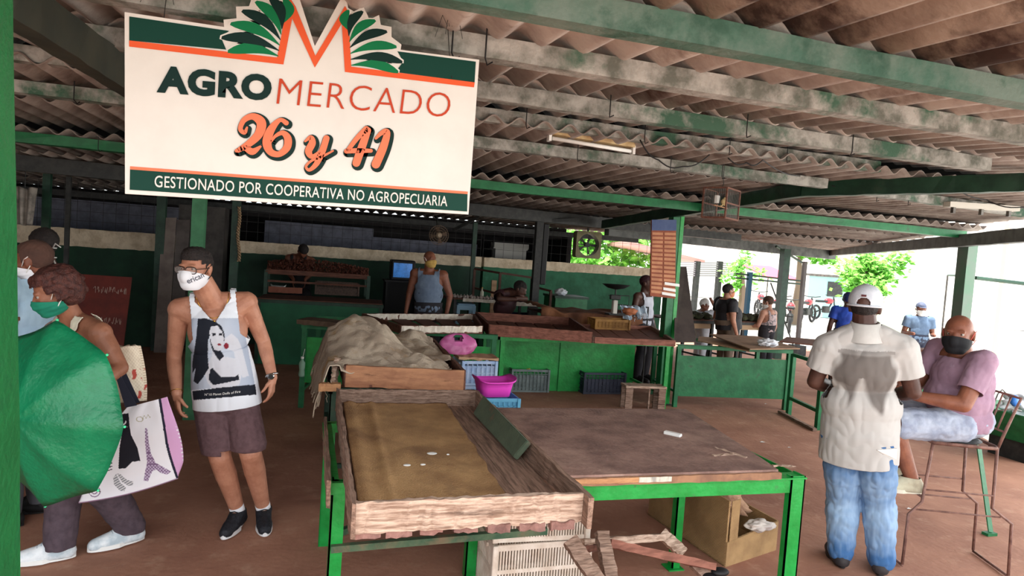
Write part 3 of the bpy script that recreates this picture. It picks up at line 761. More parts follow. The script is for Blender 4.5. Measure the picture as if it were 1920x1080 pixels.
bm = B(); box2(bm, (1.13, 3.94, .70), (2.44, 3.95, .755)); obj('apron', bm, GREEN, t)
bm = B(); box2(bm, (1.13, 3.39, .70), (2.43, 3.43, .755)); obj('cross_rail', bm, GREEN, t)
# chalk-white block on table
a = gz(1246, 810, .812); b = gz(1277, 817, .812)
bm = B(); beam(bm, a, b, .035, .018, bev=.003); single('eraser_block', bm, WHITE, 'small white plastic strip lying on the flat brown table', 'plastic strip')

# ------------------------------------------------------------------ below the tables
cr = crate('dirty white vented plastic crate under the front tray', 1.23, 3.42, 0, .52, .36, .31, mat('dirty white crate', (232, 220, 206), (206, 188, 170), rough=.7, scale=8), 0, nx=34, vents=True, solid=0)
p = gz(1010, 1078, 0)
cr.matrix_basis = Matrix.Translation((1.20, 3.35, 0)) @ Matrix.Rotation(.03, 4, 'Z')
cr2 = crate('dirty white vented plastic crate standing on the lower crate', 1.14, 3.35, .0, .50, .34, .0001 + .30, _mats['dirty white crate'], 0, nx=34, vents=True)
cr2.matrix_basis = Matrix.Translation((1.20, 3.35, .315)) @ Matrix.Rotation(-.02, 4, 'Z'); cr2['group'] = 'white crates under the tray'; cr['group'] = 'white crates under the tray'
cr['label'] = 'lower white vented plastic crate on the floor under the tray'; cr2['label'] = 'upper white vented plastic crate with slotted sides under the front tray'
CART = mat('corrugated cardboard', (176, 142, 98), (150, 118, 80), rough=.9, scale=5, bump=0)
wave_bump(CART, 60, 'DIAGONAL', .6, .004)
C0, C1, C2 = gz(1357, 1062, 0), gz(1452, 1030, 0), gz(1215, 965, 0)
t = thing('cardboard_carton', 'ribbed tan carton full of burlap scraps under the flat table', 'carton', C0)
bm = B(); up = V((0, 0, 1))
def wallq(bm, a, b, ha, hb, th=.012):
    n = (b - a).cross(up).normalized() * th
    v = [bm.verts.new(p) for p in (a, b, b + up * hb, a + up * ha, a + n, b + n, b + n + up * hb, a + n + up * ha)]
    for q in ((0, 1, 2, 3), (4, 7, 6, 5), (0, 4, 5, 1), (3, 2, 6, 7), (0, 3, 7, 4), (1, 5, 6, 2)): bm.faces.new([v[i] for i in q])
wallq(bm, C0, C2, .40, .42); obj('tall_flap', bm, CART, t)
bm = B(); wallq(bm, C0, C1, .15, .19); obj('front_wall', bm, CART, t)
bm = B(); C3 = C1 + (C2 - C0); wallq(bm, C1, C3, .19, .2); obj('side_wall', bm, CART, t)
bm = B(); wallq(bm, C2, C3, .25, .25); obj('rear_wall', bm, CART, t)
bm = B(); poly(bm, [C0, C1, C3, C2], .01, (0, 0, 1)); obj('base', bm, CART, t)
bm = B(); cc = (C0 + C1) / 2; box(bm, C0 + (C1 - C0) * .12 + V((0, -.008, .2)), (.08, .004, .40), Matrix.Rotation(math.atan2((C1 - C0).y, (C1 - C0).x), 3, 'Z')); obj('corner_flap', bm, CART, t)
def lump(name, c, r, m, label, cat, amp=.3, fr_=3, seed=0, sub=4, flat=1):
    bm = B(); bmesh.ops.create_icosphere(bm, subdivisions=sub, radius=1)
    for v in bm.verts:
        d = 1 + amp * noise.noise(v.co * fr_ + V((seed, 0, 0))) + amp * .5 * abs(noise.noise(v.co * fr_ * 2.7 + V((0, seed, 0))))
        v.co = V((v.co.x * r[0] * d, v.co.y * r[1] * d, v.co.z * r[2] * d)) + V(c)
    return single(name, bm, m, label, cat, smooth=True)
lump('burlap_scrap', (C0 + C3) / 2 + V((.03, .0, .22)), (.17, .18, .13), mat('light scrap sack', (176, 140, 112), (132, 96, 76), rough=.95, scale=7, bump=.8, bscale=70), 'crumpled heap of burlap scraps in the ribbed carton', 'burlap', .5, 3.2, 3)
lump('plastic_bag', gz(1425, 985, .20), (.09, .05, .035), mat('white crumpled bag', (206, 196, 186), (170, 160, 156), rough=.6, scale=5), 'small crumpled off-white bag in the ribbed carton', 'bag', .35, 2.2, 8)
# broken wooden stool frame
t = thing('broken_stool', 'broken wooden stool lying on its side beside the white crate', 'stool', gz(1180, 1080, 0))
for k, (a, b, w_, h_, m) in enumerate((((1068, 1012, 2.75), (1128, 1100, 2.6), .055, .03, WOODW), ((1128, 998, 2.85), (1150, 1110, 2.65), .05, .03, WOODW), ((1090, 1018, 3.1), (1252, 1006, 3.2), .03, .05, WOODX),
                                       ((1140, 1018, 2.9), (1335, 1062, 2.9), .03, .055, WOODP), ((1240, 1000, 3.2), (1282, 1038, 3.1), .05, .03, WOODX), ((1300, 1056, 2.95), (1345, 1100, 2.9), .04, .03, WOODW), ((1085, 1030, 3.0), (1135, 1026, 3.0), .025, .03, WOODB))):
    bm = B(); plank(bm, gy(*a), gy(*b), w_ * 1.25, h_ * 1.25, up=V((0, -1, .4)), rag=.003, seed=k); obj('leg' if k in (0, 1, 5) else 'rail', bm, m, t)
bm = B(); ell(bm, gy(1350, 1072, 2.9), (.05, .035, .02)); ell(bm, gy(1330, 1082, 2.9), (.04, .035, .02)); single('dark_rag', bm, BLACK, 'small dark rag beneath the tan carton corner', 'rag', smooth=True)

# ------------------------------------------------------------------ second tray with sackcloth
t = thing('steel_table_frame', 'dark green frame table behind, carrying the tray under the sackcloth', 'table', (.6, 5.3, 0))
for (x, y) in ((.14, 4.62), (.14, 6.1), (1.0, 4.62), (1.0, 6.1)):
    bm = B(); leg_L(bm, x, y, 0, .80, .05, .008, 1, 1); obj('leg', bm, GREEN_D, t)
bm = B(); frame_rect(bm, .14, 1.03, 4.62, 6.13, .78, .03, .04); obj('top_rail', bm, GREEN_D, t)
bm = B(); frame_rect(bm, .16, 1.02, 4.65, 6.1, .25, .03, .03); obj('stretcher', bm, GREEN_D, t)
tray('pale fronted wooden tray lying under the sackcloth heap', (.235, 4.62), (1.03, 4.50), (1.08, 6.2), (.2, 6.2), .81, .145, .018, WOODB, mat('salmon raw board', (184, 132, 96), (158, 108, 80), rough=.8, scale=5, stretch=(1, 5, 5), bump=.4, bscale=12, c3=(112, 74, 54), s3=4, lo3=.6, hi3=.7), WOODB)
bm = B(); plank(bm, (.06, 4.5, .83), (.20, 4.5, .83), .05, .05, rag=.003); single('wood_offcut', bm, PALEW, 'short pale wood offcut at the left rear corner of the front tray', 'wood')
bm = B(); plank(bm, (.16, 4.7, .80), (.18, 4.75, .98), .03, .06, rag=.006); single('wooden_peg', bm, WOODX, 'grey upright wooden peg poking out under the sackcloth', 'peg')
SKM = SACK
def sackf(u, v):
    x = -.02 + 1.06 * u; y = 4.60 + 1.5 * v
    z = .935
    z += .26 * math.exp(-(((x - .30) / .20) ** 2 + ((y - 5.45) / .42) ** 2))
    z += .14 * math.exp(-(((x - .55) / .16) ** 2 + ((y - 5.30) / .35) ** 2))
    z += .09 * math.exp(-(((x - .86) / .15) ** 2 + ((y - 6.0) / .2) ** 2))
    z += .05 * math.exp(-(((x - .78) / .12) ** 2 + ((y - 4.85) / .12) ** 2))
    z -= .05 * math.exp(-(((x - .80) / .12) ** 2 + ((y - 5.35) / .2) ** 2))
    n_ = noise.noise(V((x * 5, y * 3.5, 1))) * .035 + abs(noise.noise(V((x * 11 + y * 4, y * 6, 4)))) * .035 + noise.noise(V((x * 24, y * 20, 9))) * .006
    z += n_
    if x < .17:
        k = (.17 - x) / .19
        z -= .30 * k ** 1.3 * (1 + .8 * math.exp(-((y - 4.85) / .25) ** 2)); x2 = .13 - .11 * k + .03 * noise.noise(V((y * 9, k * 3, 0))) * k; x = x2
        if y < 5.1: y -= k * .05
    if v < .05 and x > .2: z -= .03 * (1 - v / .05)
    return V((x + .01 * noise.noise(V((y * 20, 3, x))), y + .03 * noise.noise(V((x * 6, 8, 0))) * (v < .2), z))
bm = B(); sheet(bm, 110, 120, sackf)
# ragged outline
bm.verts.ensure_lookup_table()
kill = [v for v in bm.verts if (v.co.x < .20 and v.co.z < .60 + .2 * abs(noise.noise(V((v.co.y * 14, 0, 0))))) or (v.co.x > .95 and v.co.y < 5.0 and v.co.x > .97 - .04 * noise.noise(V((v.co.y * 10, 0, 0))))]
bmesh.ops.delete(bm, geom=kill, context='VERTS')
sk = single('sackcloth', bm, SKM, 'rumpled beige sackcloth heaped over the second tray, its frayed edge hanging', 'sackcloth', smooth=True); solidify(sk, .006, 1)
bm = B()
for (px, py, Y) in ((612, 742, 4.7), (622, 752, 4.7), (604, 690, 5.3), (600, 670, 5.5), (652, 712, 4.65), (630, 735, 4.7), (608, 720, 5.0)):
    p = gy(px, py - 14, Y); pts = [p]
    for j in range(7): pts.append(pts[-1] + V((random.uniform(-.012, .012), 0, -.014)))
    tube(bm, pts, .002, 4)
obj('frayed_thread', bm, SACK, sk)

# crates and tub behind the tray
BLUEC = mat('sky blue crate', (96, 170, 206), rough=.5); BLUEW = mat('pale blue crate', (150, 178, 214), (180, 196, 220), rough=.5)
p = gy(930, 760, 5.6)
crate('sky blue plastic crate at the bottom under the magenta tub', p.x - .02, 5.6, 0, .36, .3, .27, BLUEC, .05, nx=8, nz=4, solid=.9, group='blue crates behind the tray')
crate('sky blue plastic crate directly under the magenta tub', p.x - .02, 5.6, .275, .36, .3, .27, BLUEC, .0, nx=8, nz=4, solid=.9, group='blue crates behind the tray')
def tub(label, c, w_, d_, h_, m, rz=0, name='plastic_tub'):
    t = thing(name, label, 'tub', c, rz); bm = B(); rings = []
    for k, (s, z) in enumerate(((.78, 0), (.86, h_ * .5), (.95, h_ * .92), (1.06, h_), (1.06, h_ - .012), (.98, h_ - .02), (.9, h_ * .8), (.74, .012))):
        ring = []
        for i in range(32):
            a_ = 2 * PI * i / 32; cx = abs(math.cos(a_)) ** .45 * (1 if math.cos(a_) > 0 else -1); cy = abs(math.sin(a_)) ** .45 * (1 if math.sin(a_) > 0 else -1)
            dip = (.02 * math.cos(2 * a_)) if k in (3, 4) else 0
            ring.append(bm.verts.new((cx * w_ / 2 * s, cy * d_ / 2 * s, z + dip)))
        rings.append(ring)
    for a, b in zip(rings, rings[1:]):
        for i in range(32): bm.faces.new((a[i], a[(i + 1) % 32], b[(i + 1) % 32], b[i]))
    bm.faces.new(rings[0][::-1]); bm.faces.new(rings[-1])
    obj('bowl', bm, m, t, True, world=False)
    return t
MAG = mat('magenta plastic', (232, 74, 200), rough=.35)
tub('magenta plastic tub with dipped rim on blue crates behind the tray', (p.x - .04, 5.58, .55), .34, .28, .15, MAG, .1)
p = gy(885, 700, 6.5)
for k in range(3):
    crate(['pale blue crate on the floor, lowest beside the sack tray', 'pale blue crate in the middle of its stack beside the sack tray', 'pale blue crate with lettering strips topmost below the pink bag'][k], p.x, 6.4, .245 * k, .34, .3, .24, BLUEW, .04 * k, nx=7, nz=4, solid=.8)
bm = B(); plank(bm, (p.x - .2, 6.38, .75), (p.x + .2, 6.38, .75), .26, .025, rag=.006, seg=8); single('cardboard_piece', bm, PLY_L, 'flat torn cardboard piece on the topmost pale blue crate', 'cardboard')
# pink plastic bag with handle hole
c = gy(858, 660, 6.45); c.z = .868; bm = B()
def bagf(u, v):
    a_ = u * 2 * PI; z = v
    rx = .19 * (math.sin(PI * min(1, v * .85 + .12))) ** .5; ry = .07 * (1 - v) ** .5 + .01
    q = V((rx * math.cos(a_), ry * math.sin(a_), .2 * z)); q += .012 * V((noise.noise(q * 20), noise.noise(q * 20 + V((5, 0, 0))), 0)); return c + V((0, 0, -.1)) + q
sheet(bm, 40, 16, bagf)
kill = [v for v in bm.verts if abs(v.co.x - c.x + .01) < .035 and abs(v.co.z - (c.z + .055)) < .022]
bmesh.ops.delete(bm, geom=kill, context='VERTS')
single('plastic_bag', bm, mat('translucent pink bag', (206, 110, 168), (170, 80, 130), rough=.35, scale=6), 'pink plastic bag with handle hole behind the sackcloth', 'bag', smooth=True)

# ------------------------------------------------------------------ counter row
za = .90
a, b = gz(567, 607, za), gz(932, 628, za)
ca = counter('left green market counter carrying the white edged tray', (a.x, a.y), (b.x, b.y), .85, za, GREEN, GREEN_M, .27, .76, mid=0, top=False, back_panel=False)
zb = .84
a2, b2 = gz(940, 630, zb), gz(1258, 643, zb)
cb = counter('middle green market counter with crates stored beneath', (a2.x, a2.y), (b2.x, b2.y), 1.08, zb, GREEN, GREEN, .0, .66, mid=1, top=False)
zc = .80
a3, b3 = gz(1272, 646, zc), gz(1486, 656, zc)
cc_ = counter('right green market counter with loose plywood on top', (a3.x, a3.y), (b3.x, b3.y), .80, zc, GREEN_M, GREEN_M, .14, .66, back_panel=False, top=False)
def on(px, py, z): q = gz(px, py, z); return (q.x, q.y)
tray('brown tray with chipped white edges on the left counter', on(752, 622, .92), on(903, 622, .92), on(888, 598, .92), on(680, 598, .92), za, .085, .02, WOODB, WOODB, WOODB, edge=(0, 2), rag=.003)
bm = B(); q0 = gz(566, 604, za + .03); q1 = gz(662, 612, za + .03); plank(bm, q0 + V((.0, .15, 0)), q1 + V((0, .15, 0)), .28, .05, rag=.004); single('wooden_board', bm, mat('dim brown board', (104, 84, 66), (80, 62, 50), rough=.85, scale=5), 'thick brown board at the left end of the left counter', 'board')
tray('dark brown tray with pinkish front on the middle counter', on(918, 626, zb + .02), on(1108, 640, zb + .02), on(1068, 610, zb + .02), on(892, 600, zb + .02), zb, .13, .025, WOODB, WOODP, WOODB, rag=.004)
tray('shallow pinkish brown tray at the right end of the middle counter', on(1114, 640, zb + .02), on(1264, 646, zb + .02), on(1222, 618, zb + .02), on(1080, 614, zb + .02), zb, .07, .025, WOODP, WOODP, WOODW, rag=.003)
q = gz(993, 735, 0); crate('grey plastic crate on the floor under the middle counter', q.x, q.y + .14, 0, .50, .3, .30, mat('grey crate', (112, 124, 122), (92, 104, 104), rough=.6, scale=8), -.03, nx=10, nz=5, solid=.75)
lump('onion_skin_heap', (q.x, q.y + .14, .27), (.05, .05, .035), mat('yellow peel', (196, 170, 70), (150, 130, 50)), 'yellow fruit resting at the rim of the grey crate', 'fruit', .3, 3, 2, 3)
q = gz(1130, 738, 0); crate('dark blue black plastic crate under the middle counter', q.x, q.y + .15, 0, .60, .36, .29, mat('dark navy crate', (42, 46, 62), (54, 58, 76), rough=.5, scale=8), .03, nx=11, nz=5, solid=.7)
# little bench
q = gz(1205, 768, 0)
t = thing('wooden_stool', 'small low wooden stool on the floor below the double post', 'stool', (q.x, q.y + .02, 0), -.12)
bm = B(); plank(bm, (-.26, 0, .29), (.26, 0, .29), .2, .025, rag=.004); obj('seat', bm, WOODX, t, world=False)
for sx, sy in ((-1, -1), (1, -1), (-1, 1), (1, 1)):
    bm = B(); plank(bm, (sx * .21, sy * .08, 0), (sx * .21, sy * .08, .28), .09, .025, up=V((0, 1, 0)), rag=.003); obj('leg', bm, WOODW, t, world=False)
bm = B(); plank(bm, (.05, -.07, 0), (.05, -.07, .27), .02, .02, up=V((0, 1, 0)), rag=.002); obj('brace', bm, WOODW, t, world=False)
# floor board + right end frame
bm = B(); plank(bm, gz(1462, 772, .02), gz(1528, 806, .02), .05, .03, rag=.003); single('wooden_board', bm, WOODW, 'narrow board lying on the floor beside the right counter leg', 'board')
t = thing('steel_trestle', 'green steel trestle standing between the right counter and the man in the cap', 'trestle', gz(1500, 790, 0))
f0, f1 = gz(1478, 778, 0), gz(1532, 806, 0)
for f in (f0, f1):
    bm = B(); box2(bm, (f.x - .025, f.y - .025, 0), (f.x + .025, f.y + .025, .78)); obj('leg', bm, GREEN_M, t)
bm = B(); beam(bm, f0 + V((0, 0, .22)), f1 + V((0, 0, .22)), .04, .04); beam(bm, f0 + V((0, 0, .77)), f1 + V((0, 0, .77)), .04, .04); obj('stretcher', bm, GREEN_M, t)
# plywood sheets on right counter
def slab(label, pts, z, th, m, name='plywood_sheet', cat='board', **k):
    bm = B(); poly(bm, [V(gz(x, y, z + dz)) for x, y, dz in pts], th, (0, 0, 1)); return single(name, bm, m, label, cat, **k)
slab('pale plywood sheet lying on the left of the right counter', [(1308, 640, 0), (1405, 660, 0), (1400, 640, 0), (1310, 632, 0)], zc + .005, .012, PLY_L)
slab('brown plywood sheet tilted across the right counter', [(1330, 628, .05), (1406, 656, .02), (1500, 655, .02), (1420, 632, .05)], zc + .02, .014, mat('brown ply', (150, 118, 92), (126, 98, 76), rough=.8, scale=5))
slab('dark plywood sheet overhanging toward the man in the cap', [(1462, 642, .0), (1560, 652, 0), (1545, 640, 0), (1475, 634, 0)], zc + .03, .02, WOODB)
lump('plastic_bag', gz(1440, 643, zc + .1), (.12, .09, .045), mat('white thin bag', (226, 228, 232), (200, 206, 214), rough=.5, scale=6), 'crumpled white plastic bag on the right counter plywood', 'bag', .6, 3, 11)
# leaning dark board
bm = B(); pts = [gy(1264, 642, 7.35), gy(1306, 642, 7.3), gy(1287, 500, 8.0), gy(1267, 500, 8.0)]
vs = [bm.verts.new(p) for p in pts] + [bm.verts.new(p + V((.03, .05, 0))) for p in pts]
for q in ((0, 1, 2, 3), (4, 7, 6, 5), (0, 4, 5, 1), (1, 5, 6, 2), (2, 6, 7, 3), (3, 7, 4, 0)): bm.faces.new([vs[i] for i in q])
single('leaning_board', bm, mat('dark grey board', (74, 64, 60), (58, 50, 48), rough=.85, scale=4), 'tall dark board leaning against the double green post', 'board')
# price board
t = thing('price_board', 'hanging price list with blue header and tan slots on the double post', 'sign', gy(1245, 555, 7.45))
P0, P1, P2, P3 = gy(1222, 412, 7.45), gy(1268, 412, 7.45), gy(1266, 560, 7.4), gy(1219, 555, 7.4)
def pbp(u, v, d=0): q = P0.lerp(P1, u).lerp(P3.lerp(P2, u), v); return q - V((0, d, 0))
bm = B(); poly(bm, [pbp(0, 0), pbp(1, 0), pbp(1, 1), pbp(0, 1)], .02, (0, 1, 0)); obj('backing', bm, mat('rust brown board', (150, 84, 60), (128, 68, 50), rough=.8, scale=6), t)
bm = B(); poly(bm, [pbp(0, 0, .004), pbp(1, 0, .004), pbp(1, .14, .004), pbp(0, .14, .004)], .003, (0, -1, 0)); obj('header', bm, mat('faded blue', (60, 76, 116), (74, 88, 124), rough=.7), t)
bm = B()
for i in range(15):
    v0 = .165 + i * .054
    for (ua, ub) in ((.03, .46), (.52, .98)): poly(bm, [pbp(ua, v0, .003), pbp(ub, v0, .003), pbp(ub, v0 + .033, .006), pbp(ua, v0 + .033, .006)])
obj('price_slot', bm, mat('tan card strip', (196, 140, 104), (178, 122, 90), rough=.8), t)
bm = B()
for (u0, u1, v0) in ((.55, 1.15, .80), (.5, 1.0, .87), (.45, 1.0, .93)): poly(bm, [pbp(u0, v0, .01), pbp(u1, v0 + .01, .01), pbp(u1, v0 + .045, .012), pbp(u0, v0 + .035, .012)])
obj('paper_label', bm, WHITE, t)

# ------------------------------------------------------------------ tall wire stool (right)
SC_ = V((4.16, 3.42, 0)); SRZ = math.atan2(.98, -.20) - PI / 2 + R(8)
# ------------------------------------------------------------------ people
def nrmz(a): a = V(a); return a.normalized()
class Fig:
    """joints in world space; prims are tapered capsules and ellipsoids, merged to one surface"""
    def __init__(s, J, hs=1.0, rad=None, face=None, headtilt=0.0):
        s.J = {k: V(v) for k, v in J.items()}; s.hs = hs
        s.r = dict(sh=.062, ua=.050, el=.040, fa=.040, wr=.027, th=.085, kn=.056, ca=.056, an=.036, neck=.058, chest=(.165, .108, .17), belly=(.15, .112, .14), pel=(.160, .115, .12))
        if rad: s.r.update(rad)
        s.face = nrmz(face)
    def torso_axes(s):
        J = s.J; up = (J['neck'] - J['pelvis']).normalized(); side = (J['shR'] - J['shL']).normalized()
        fwd = up.cross(side).normalized(); side = fwd.cross(up).normalized()
        return side, fwd, up
    def torso(s, bm, g=0.0, arms=False, gs=None):
        J, r = s.J, s.r; sd, fw, up = s.torso_axes(); rot = Matrix((sd, fw, up)).transposed()
        ch = J['neck'].lerp(J['pelvis'], .34); be = J['neck'].lerp(J['pelvis'], .66) + fw * s.r.get('paunch', 0.0)
        ell(bm, ch, [q + g for q in r['chest']], rot, 24, 16); ell(bm, be, [q + g for q in r['belly']], rot, 24, 16)
        ell(bm, J['pelvis'], [q + g for q in r['pel']], rot, 24, 16)
        for a, b in ((J['shL'], ch + up * .06), (J['shR'], ch + up * .06)): capsule(bm, a, r['sh'] + g, b, .085 + g)
        capsule(bm, J['shL'] + up * .012, r['sh'] * .85 + g, J['neck'] - up * .02, .05 + g); capsule(bm, J['shR'] + up * .012, r['sh'] * .85 + g, J['neck'] - up * .02, .05 + g)
    def arm(s, bm, side, g=0.0, upper=True, lower=True):
        J, r = s.J, s.r; S, E, W = J['sh' + side], J['el' + side], J['wr' + side]
        if upper: capsule(bm, S, r['sh'] * .93 + g, S.lerp(E, .45), r['ua'] + g); capsule(bm, S.lerp(E, .45), r['ua'] + g, E, r['el'] + g)
        if lower: capsule(bm, E, r['el'] + g, E.lerp(W, .3), r['fa'] + g); capsule(bm, E.lerp(W, .3), r['fa'] + g, W, r['wr'] + g)
    def legp(s, bm, side, g=0.0, lower=True, gl=None):
        J, r = s.J, s.r; H_, K, A_ = J['hip' + side], J['kn' + side], J['an' + side]; gl = g if gl is None else gl
        capsule(bm, H_, r['th'] * 1.05 + g, H_.lerp(K, .4), r['th'] + g); capsule(bm, H_.lerp(K, .4), r['th'] + g, K, r['kn'] + g)
        if lower:
            back = -s.torso_axes()[1]
            capsule(bm, K, r['kn'] + gl, K.lerp(A_, .3) + back * .012, r['ca'] + gl); capsule(bm, K.lerp(A_, .3) + back * .012, r['ca'] + gl, A_, r['an'] + gl)
    def foot(s, bm, side, d, g=0.0, z=None):
        A_ = s.J['an' + side]; d = nrmz((d[0], d[1], 0)); z0 = (A_.z - .075)
        heel = V((A_.x, A_.y, z0 + .032)) - d * .03; ball = V((A_.x, A_.y, z0 + .028)) + d * .12; toe = V((A_.x, A_.y, z0 + .022)) + d * .18
        capsule(bm, A_, s.r['an'] + g, heel, .034 + g); capsule(bm, heel, .034 + g, ball, .036 + g); capsule(bm, ball, .038 + g, toe, .026 + g); capsule(bm, A_ + d * .01, .036 + g, ball, .03 + g)
    def hand(s, bm, side, d, thumb, curl=.5, sc=1.0, n=None):
        """d: wrist to knuckles, thumb: direction the thumb side faces"""
        W = s.J['wr' + side]; d = nrmz(d); t = V(thumb); t = (t - d * t.dot(d)).normalized(); n = d.cross(t).normalized()
        if s.palm_in.get(side, 1) < 0: n = -n
        k = sc
        kn = W + d * .085 * k
        capsule(bm, W, s.r['wr'] * .95, W + d * .03 * k, .024 * k)
        for q in (-.027, -.009, .009, .027): capsule(bm, W + d * .025 * k + t * q * .7 * k, .015 * k, kn + t * q * k, .0125 * k, 10)
        for i, (q, L_) in enumerate(((.030, .070), (.010, .078), (-.010, .072), (-.029, .056))):
            p0 = kn + t * q * k; c = curl * (1 + .12 * i); dd = d * 1.0 + t * q * 1.2
            for j, (fl, fr_) in enumerate(((.45, .0092), (.32, .0084), (.23, .0075))):
                a = c * (j + .55) * .75; v = (dd * math.cos(a) + n * math.sin(a)).normalized(); p1 = p0 + v * L_ * fl * k
                capsule(bm, p0, (fr_ + .0005) * k, p1, fr_ * .94 * k, 10); p0 = p1
        p0 = W + d * .02 * k + t * .020 * k; v = (d * .55 + t * .75 + n * .35).normalized(); p1 = p0 + v * .035 * k
        capsule(bm, p0, .014 * k, p1, .011 * k, 10); v2 = (d * .9 + t * .25 + n * .4).normalized(); p2 = p1 + v2 * .030 * k
        capsule(bm, p1, .011 * k, p2, .0095 * k, 10); capsule(bm, p2, .0095 * k, p2 + (v2 + n * .3).normalized() * .022 * k, .008 * k, 10)
    palm_in = {}
    def head_axes(s):
        f = s.face; up = V((0, 0, 1)); up = (up - f * up.dot(f)).normalized(); r_ = f.cross(up).normalized()   # r_: figure's right
        return r_, f, up
    def head(s, bm, g=0.0, ears=True, nose=True):
        H_ = s.J['head']; k = s.hs; r_, f, up = s.head_axes(); rot = Matrix((r_, f, up)).transposed()
        P_ = lambda x, y, z: H_ + (r_ * x + f * y + up * z) * k
        ell(bm, P_(0, -.012, .032), [(q * k + g) for q in (.076, .094, .088)], rot, 24, 16)
        ell(bm, P_(0, .02, -.01), [(q * k + g) for q in (.066, .074, .092)], rot, 24, 16)
        ell(bm, P_(0, .035, -.065), [(q * k + g) for q in (.046, .050, .046)], rot, 20, 12)
        ell(bm, P_(0, .058, -.092), [(q * k + g) for q in (.024, .022, .020)], rot, 14, 10)
        for sx in (-1, 1):
            ell(bm, P_(sx * .036, .058, -.012), [(q * k + g) for q in (.022, .024, .022)], rot, 12, 8)
            ell(bm, P_(sx * .028, .078, .030), [(q * k + g) for q in (.026, .012, .009)], rot, 12, 8)
            if ears:
                c = P_(sx * .078, -.008, .0); e = Matrix.Rotation(-.35 * sx, 3, up)
                ell(bm, c, [q * k for q in (.010, .020, .033)], e @ rot, 12, 10); ell(bm, P_(sx * .082, -.016, .008), [q * k for q in (.007, .015, .023)], e @ rot, 12, 8)
        if nose:
            capsule(bm, P_(0, .084, .018), .009 * k, P_(0, .104, -.020), .0135 * k, 12)
            for sx in (-1, 1): ell(bm, P_(sx * .012, .092, -.022), [q * k for q in (.009, .011, .008)], rot, 10, 8)
            capsule(bm, P_(-.018, .082, -.050), .006 * k, P_(.018, .082, -.050), .006 * k, 8); capsule(bm, P_(-.014, .080, -.059), .007 * k, P_(.014, .080, -.059), .007 * k, 8)
        return P_
    def neckp(s, bm, g=0.0):
        H_ = s.J['head']; r_, f, up = s.head_axes()
        capsule(bm, s.J['neck'] - V((0, 0, .04)), s.r['neck'] * 1.12 + g, H_ - up * .035 * s.hs - f * .015, s.r['neck'] * .93 + g)
    def HP(s, x, y, z):
        r_, f, up = s.head_axes(); return s.J['head'] + (r_ * x + f * y + up * z) * s.hs
    def hrot(s):
        r_, f, up = s.head_axes(); return Matrix((r_, f, up)).transposed()

def skin(name, c1, c2): return mat(name, c1, c2, rough=.5, scale=14, bump=.12, bscale=150)

def finish(name, me, m, parent, smooth=True): return link_mesh(name, me, m, parent, smooth)

def wrinkle(me, amp, fx=(9, 9, 5), seed=0, fold=1.0):
    nn = [v.normal.copy() for v in me.vertices]
    for v, vn in zip(me.vertices, nn):
        c = v.co; q = V((c.x * fx[0], c.y * fx[1], c.z * fx[2]))
        w_ = noise.noise(q + V((seed, 0, 0))) * .6 + (abs(noise.noise(q * 2.1 + V((0, seed, 0)))) - .25) * fold
        v.co = c + vn * w_ * amp
    return me

def cut(me, planes, region=None):
    """planes: (point, normal, test) removes geometry on the normal side, only where test(center) holds"""
    bm = B(); bm.from_mesh(me)
    for co, no, test in planes:
        fs = [f for f in bm.faces if test is None or test(f.calc_center_median())]
        geo = list({v for f in fs for v in f.verts}) + list({e for f in fs for e in f.edges}) + fs
        bmesh.ops.bisect_plane(bm, geom=geo, plane_co=co, plane_no=no)
        no = V(no); co = V(co)
        dead = [f for f in bm.faces if (test is None or test(f.calc_center_median())) and (f.calc_center_median() - co).dot(no) > 1e-5]
        bmesh.ops.delete(bm, geom=dead, context='FACES')
    bm.to_mesh(me); bm.free(); return me

def paint(me, fn):
    a = me.color_attributes.new('Col', 'FLOAT_COLOR', 'POINT')
    buf = []
    for v in me.vertices: buf.extend(fn(v.co))
    a.data.foreach_set('color', buf)

def bvh_of(o):
    M_ = wmat(o); me = o.data
    return BVHTree.FromPolygons([M_ @ v.co for v in me.vertices], [tuple(p.vertices) for p in me.polygons])

def inpoly(x, y, P_):
    c = False; n = len(P_)
    for i in range(n):
        x1, y1 = P_[i]; x2, y2 = P_[i - 1]
        if (y1 > y) != (y2 > y) and x < (x2 - x1) * (y - y1) / (y2 - y1) + x1: c = not c
    return c

def eyes(fig, parent, iris=(60, 36, 22)):
    bm = B()
    for sx in (-1, 1): ell(bm, fig.HP(sx * .031, .070, .012), [.0135 * fig.hs] * 3, None, 14, 10)
    obj('eyes', bm, mat('eye white', (158, 148, 140), rough=.25), parent, True)
    bm = B()
    for sx in (-1, 1): ell(bm, fig.HP(sx * .031, .0795, .012), [.0062 * fig.hs] * 3, None, 12, 8)
    obj('iris', bm, mat('dark iris', iris, rough=.2), parent, True)

def hairmesh(fig, bm_fn, vox, m, parent, keep, amp=.004, f_=60, name='hair', smooth=3):
    bm = B(); bm_fn(bm); me = remeshed(bm, vox, smooth)
    bm = B(); bm.from_mesh(me); inv = fig.hrot().transposed(); H_ = fig.J['head']
    dead = [v for v in bm.verts if not keep((inv @ (v.co - H_)) / fig.hs)]
    bmesh.ops.delete(bm, geom=dead, context='VERTS'); bm.to_mesh(me); bm.free()
    nn = [v.normal.copy() for v in me.vertices]
    for v, vn in zip(me.vertices, nn): v.co = v.co + vn * amp * (noise.noise(v.co * f_) + noise.noise(v.co * f_ * .4))
    return finish(name, me, m, parent)

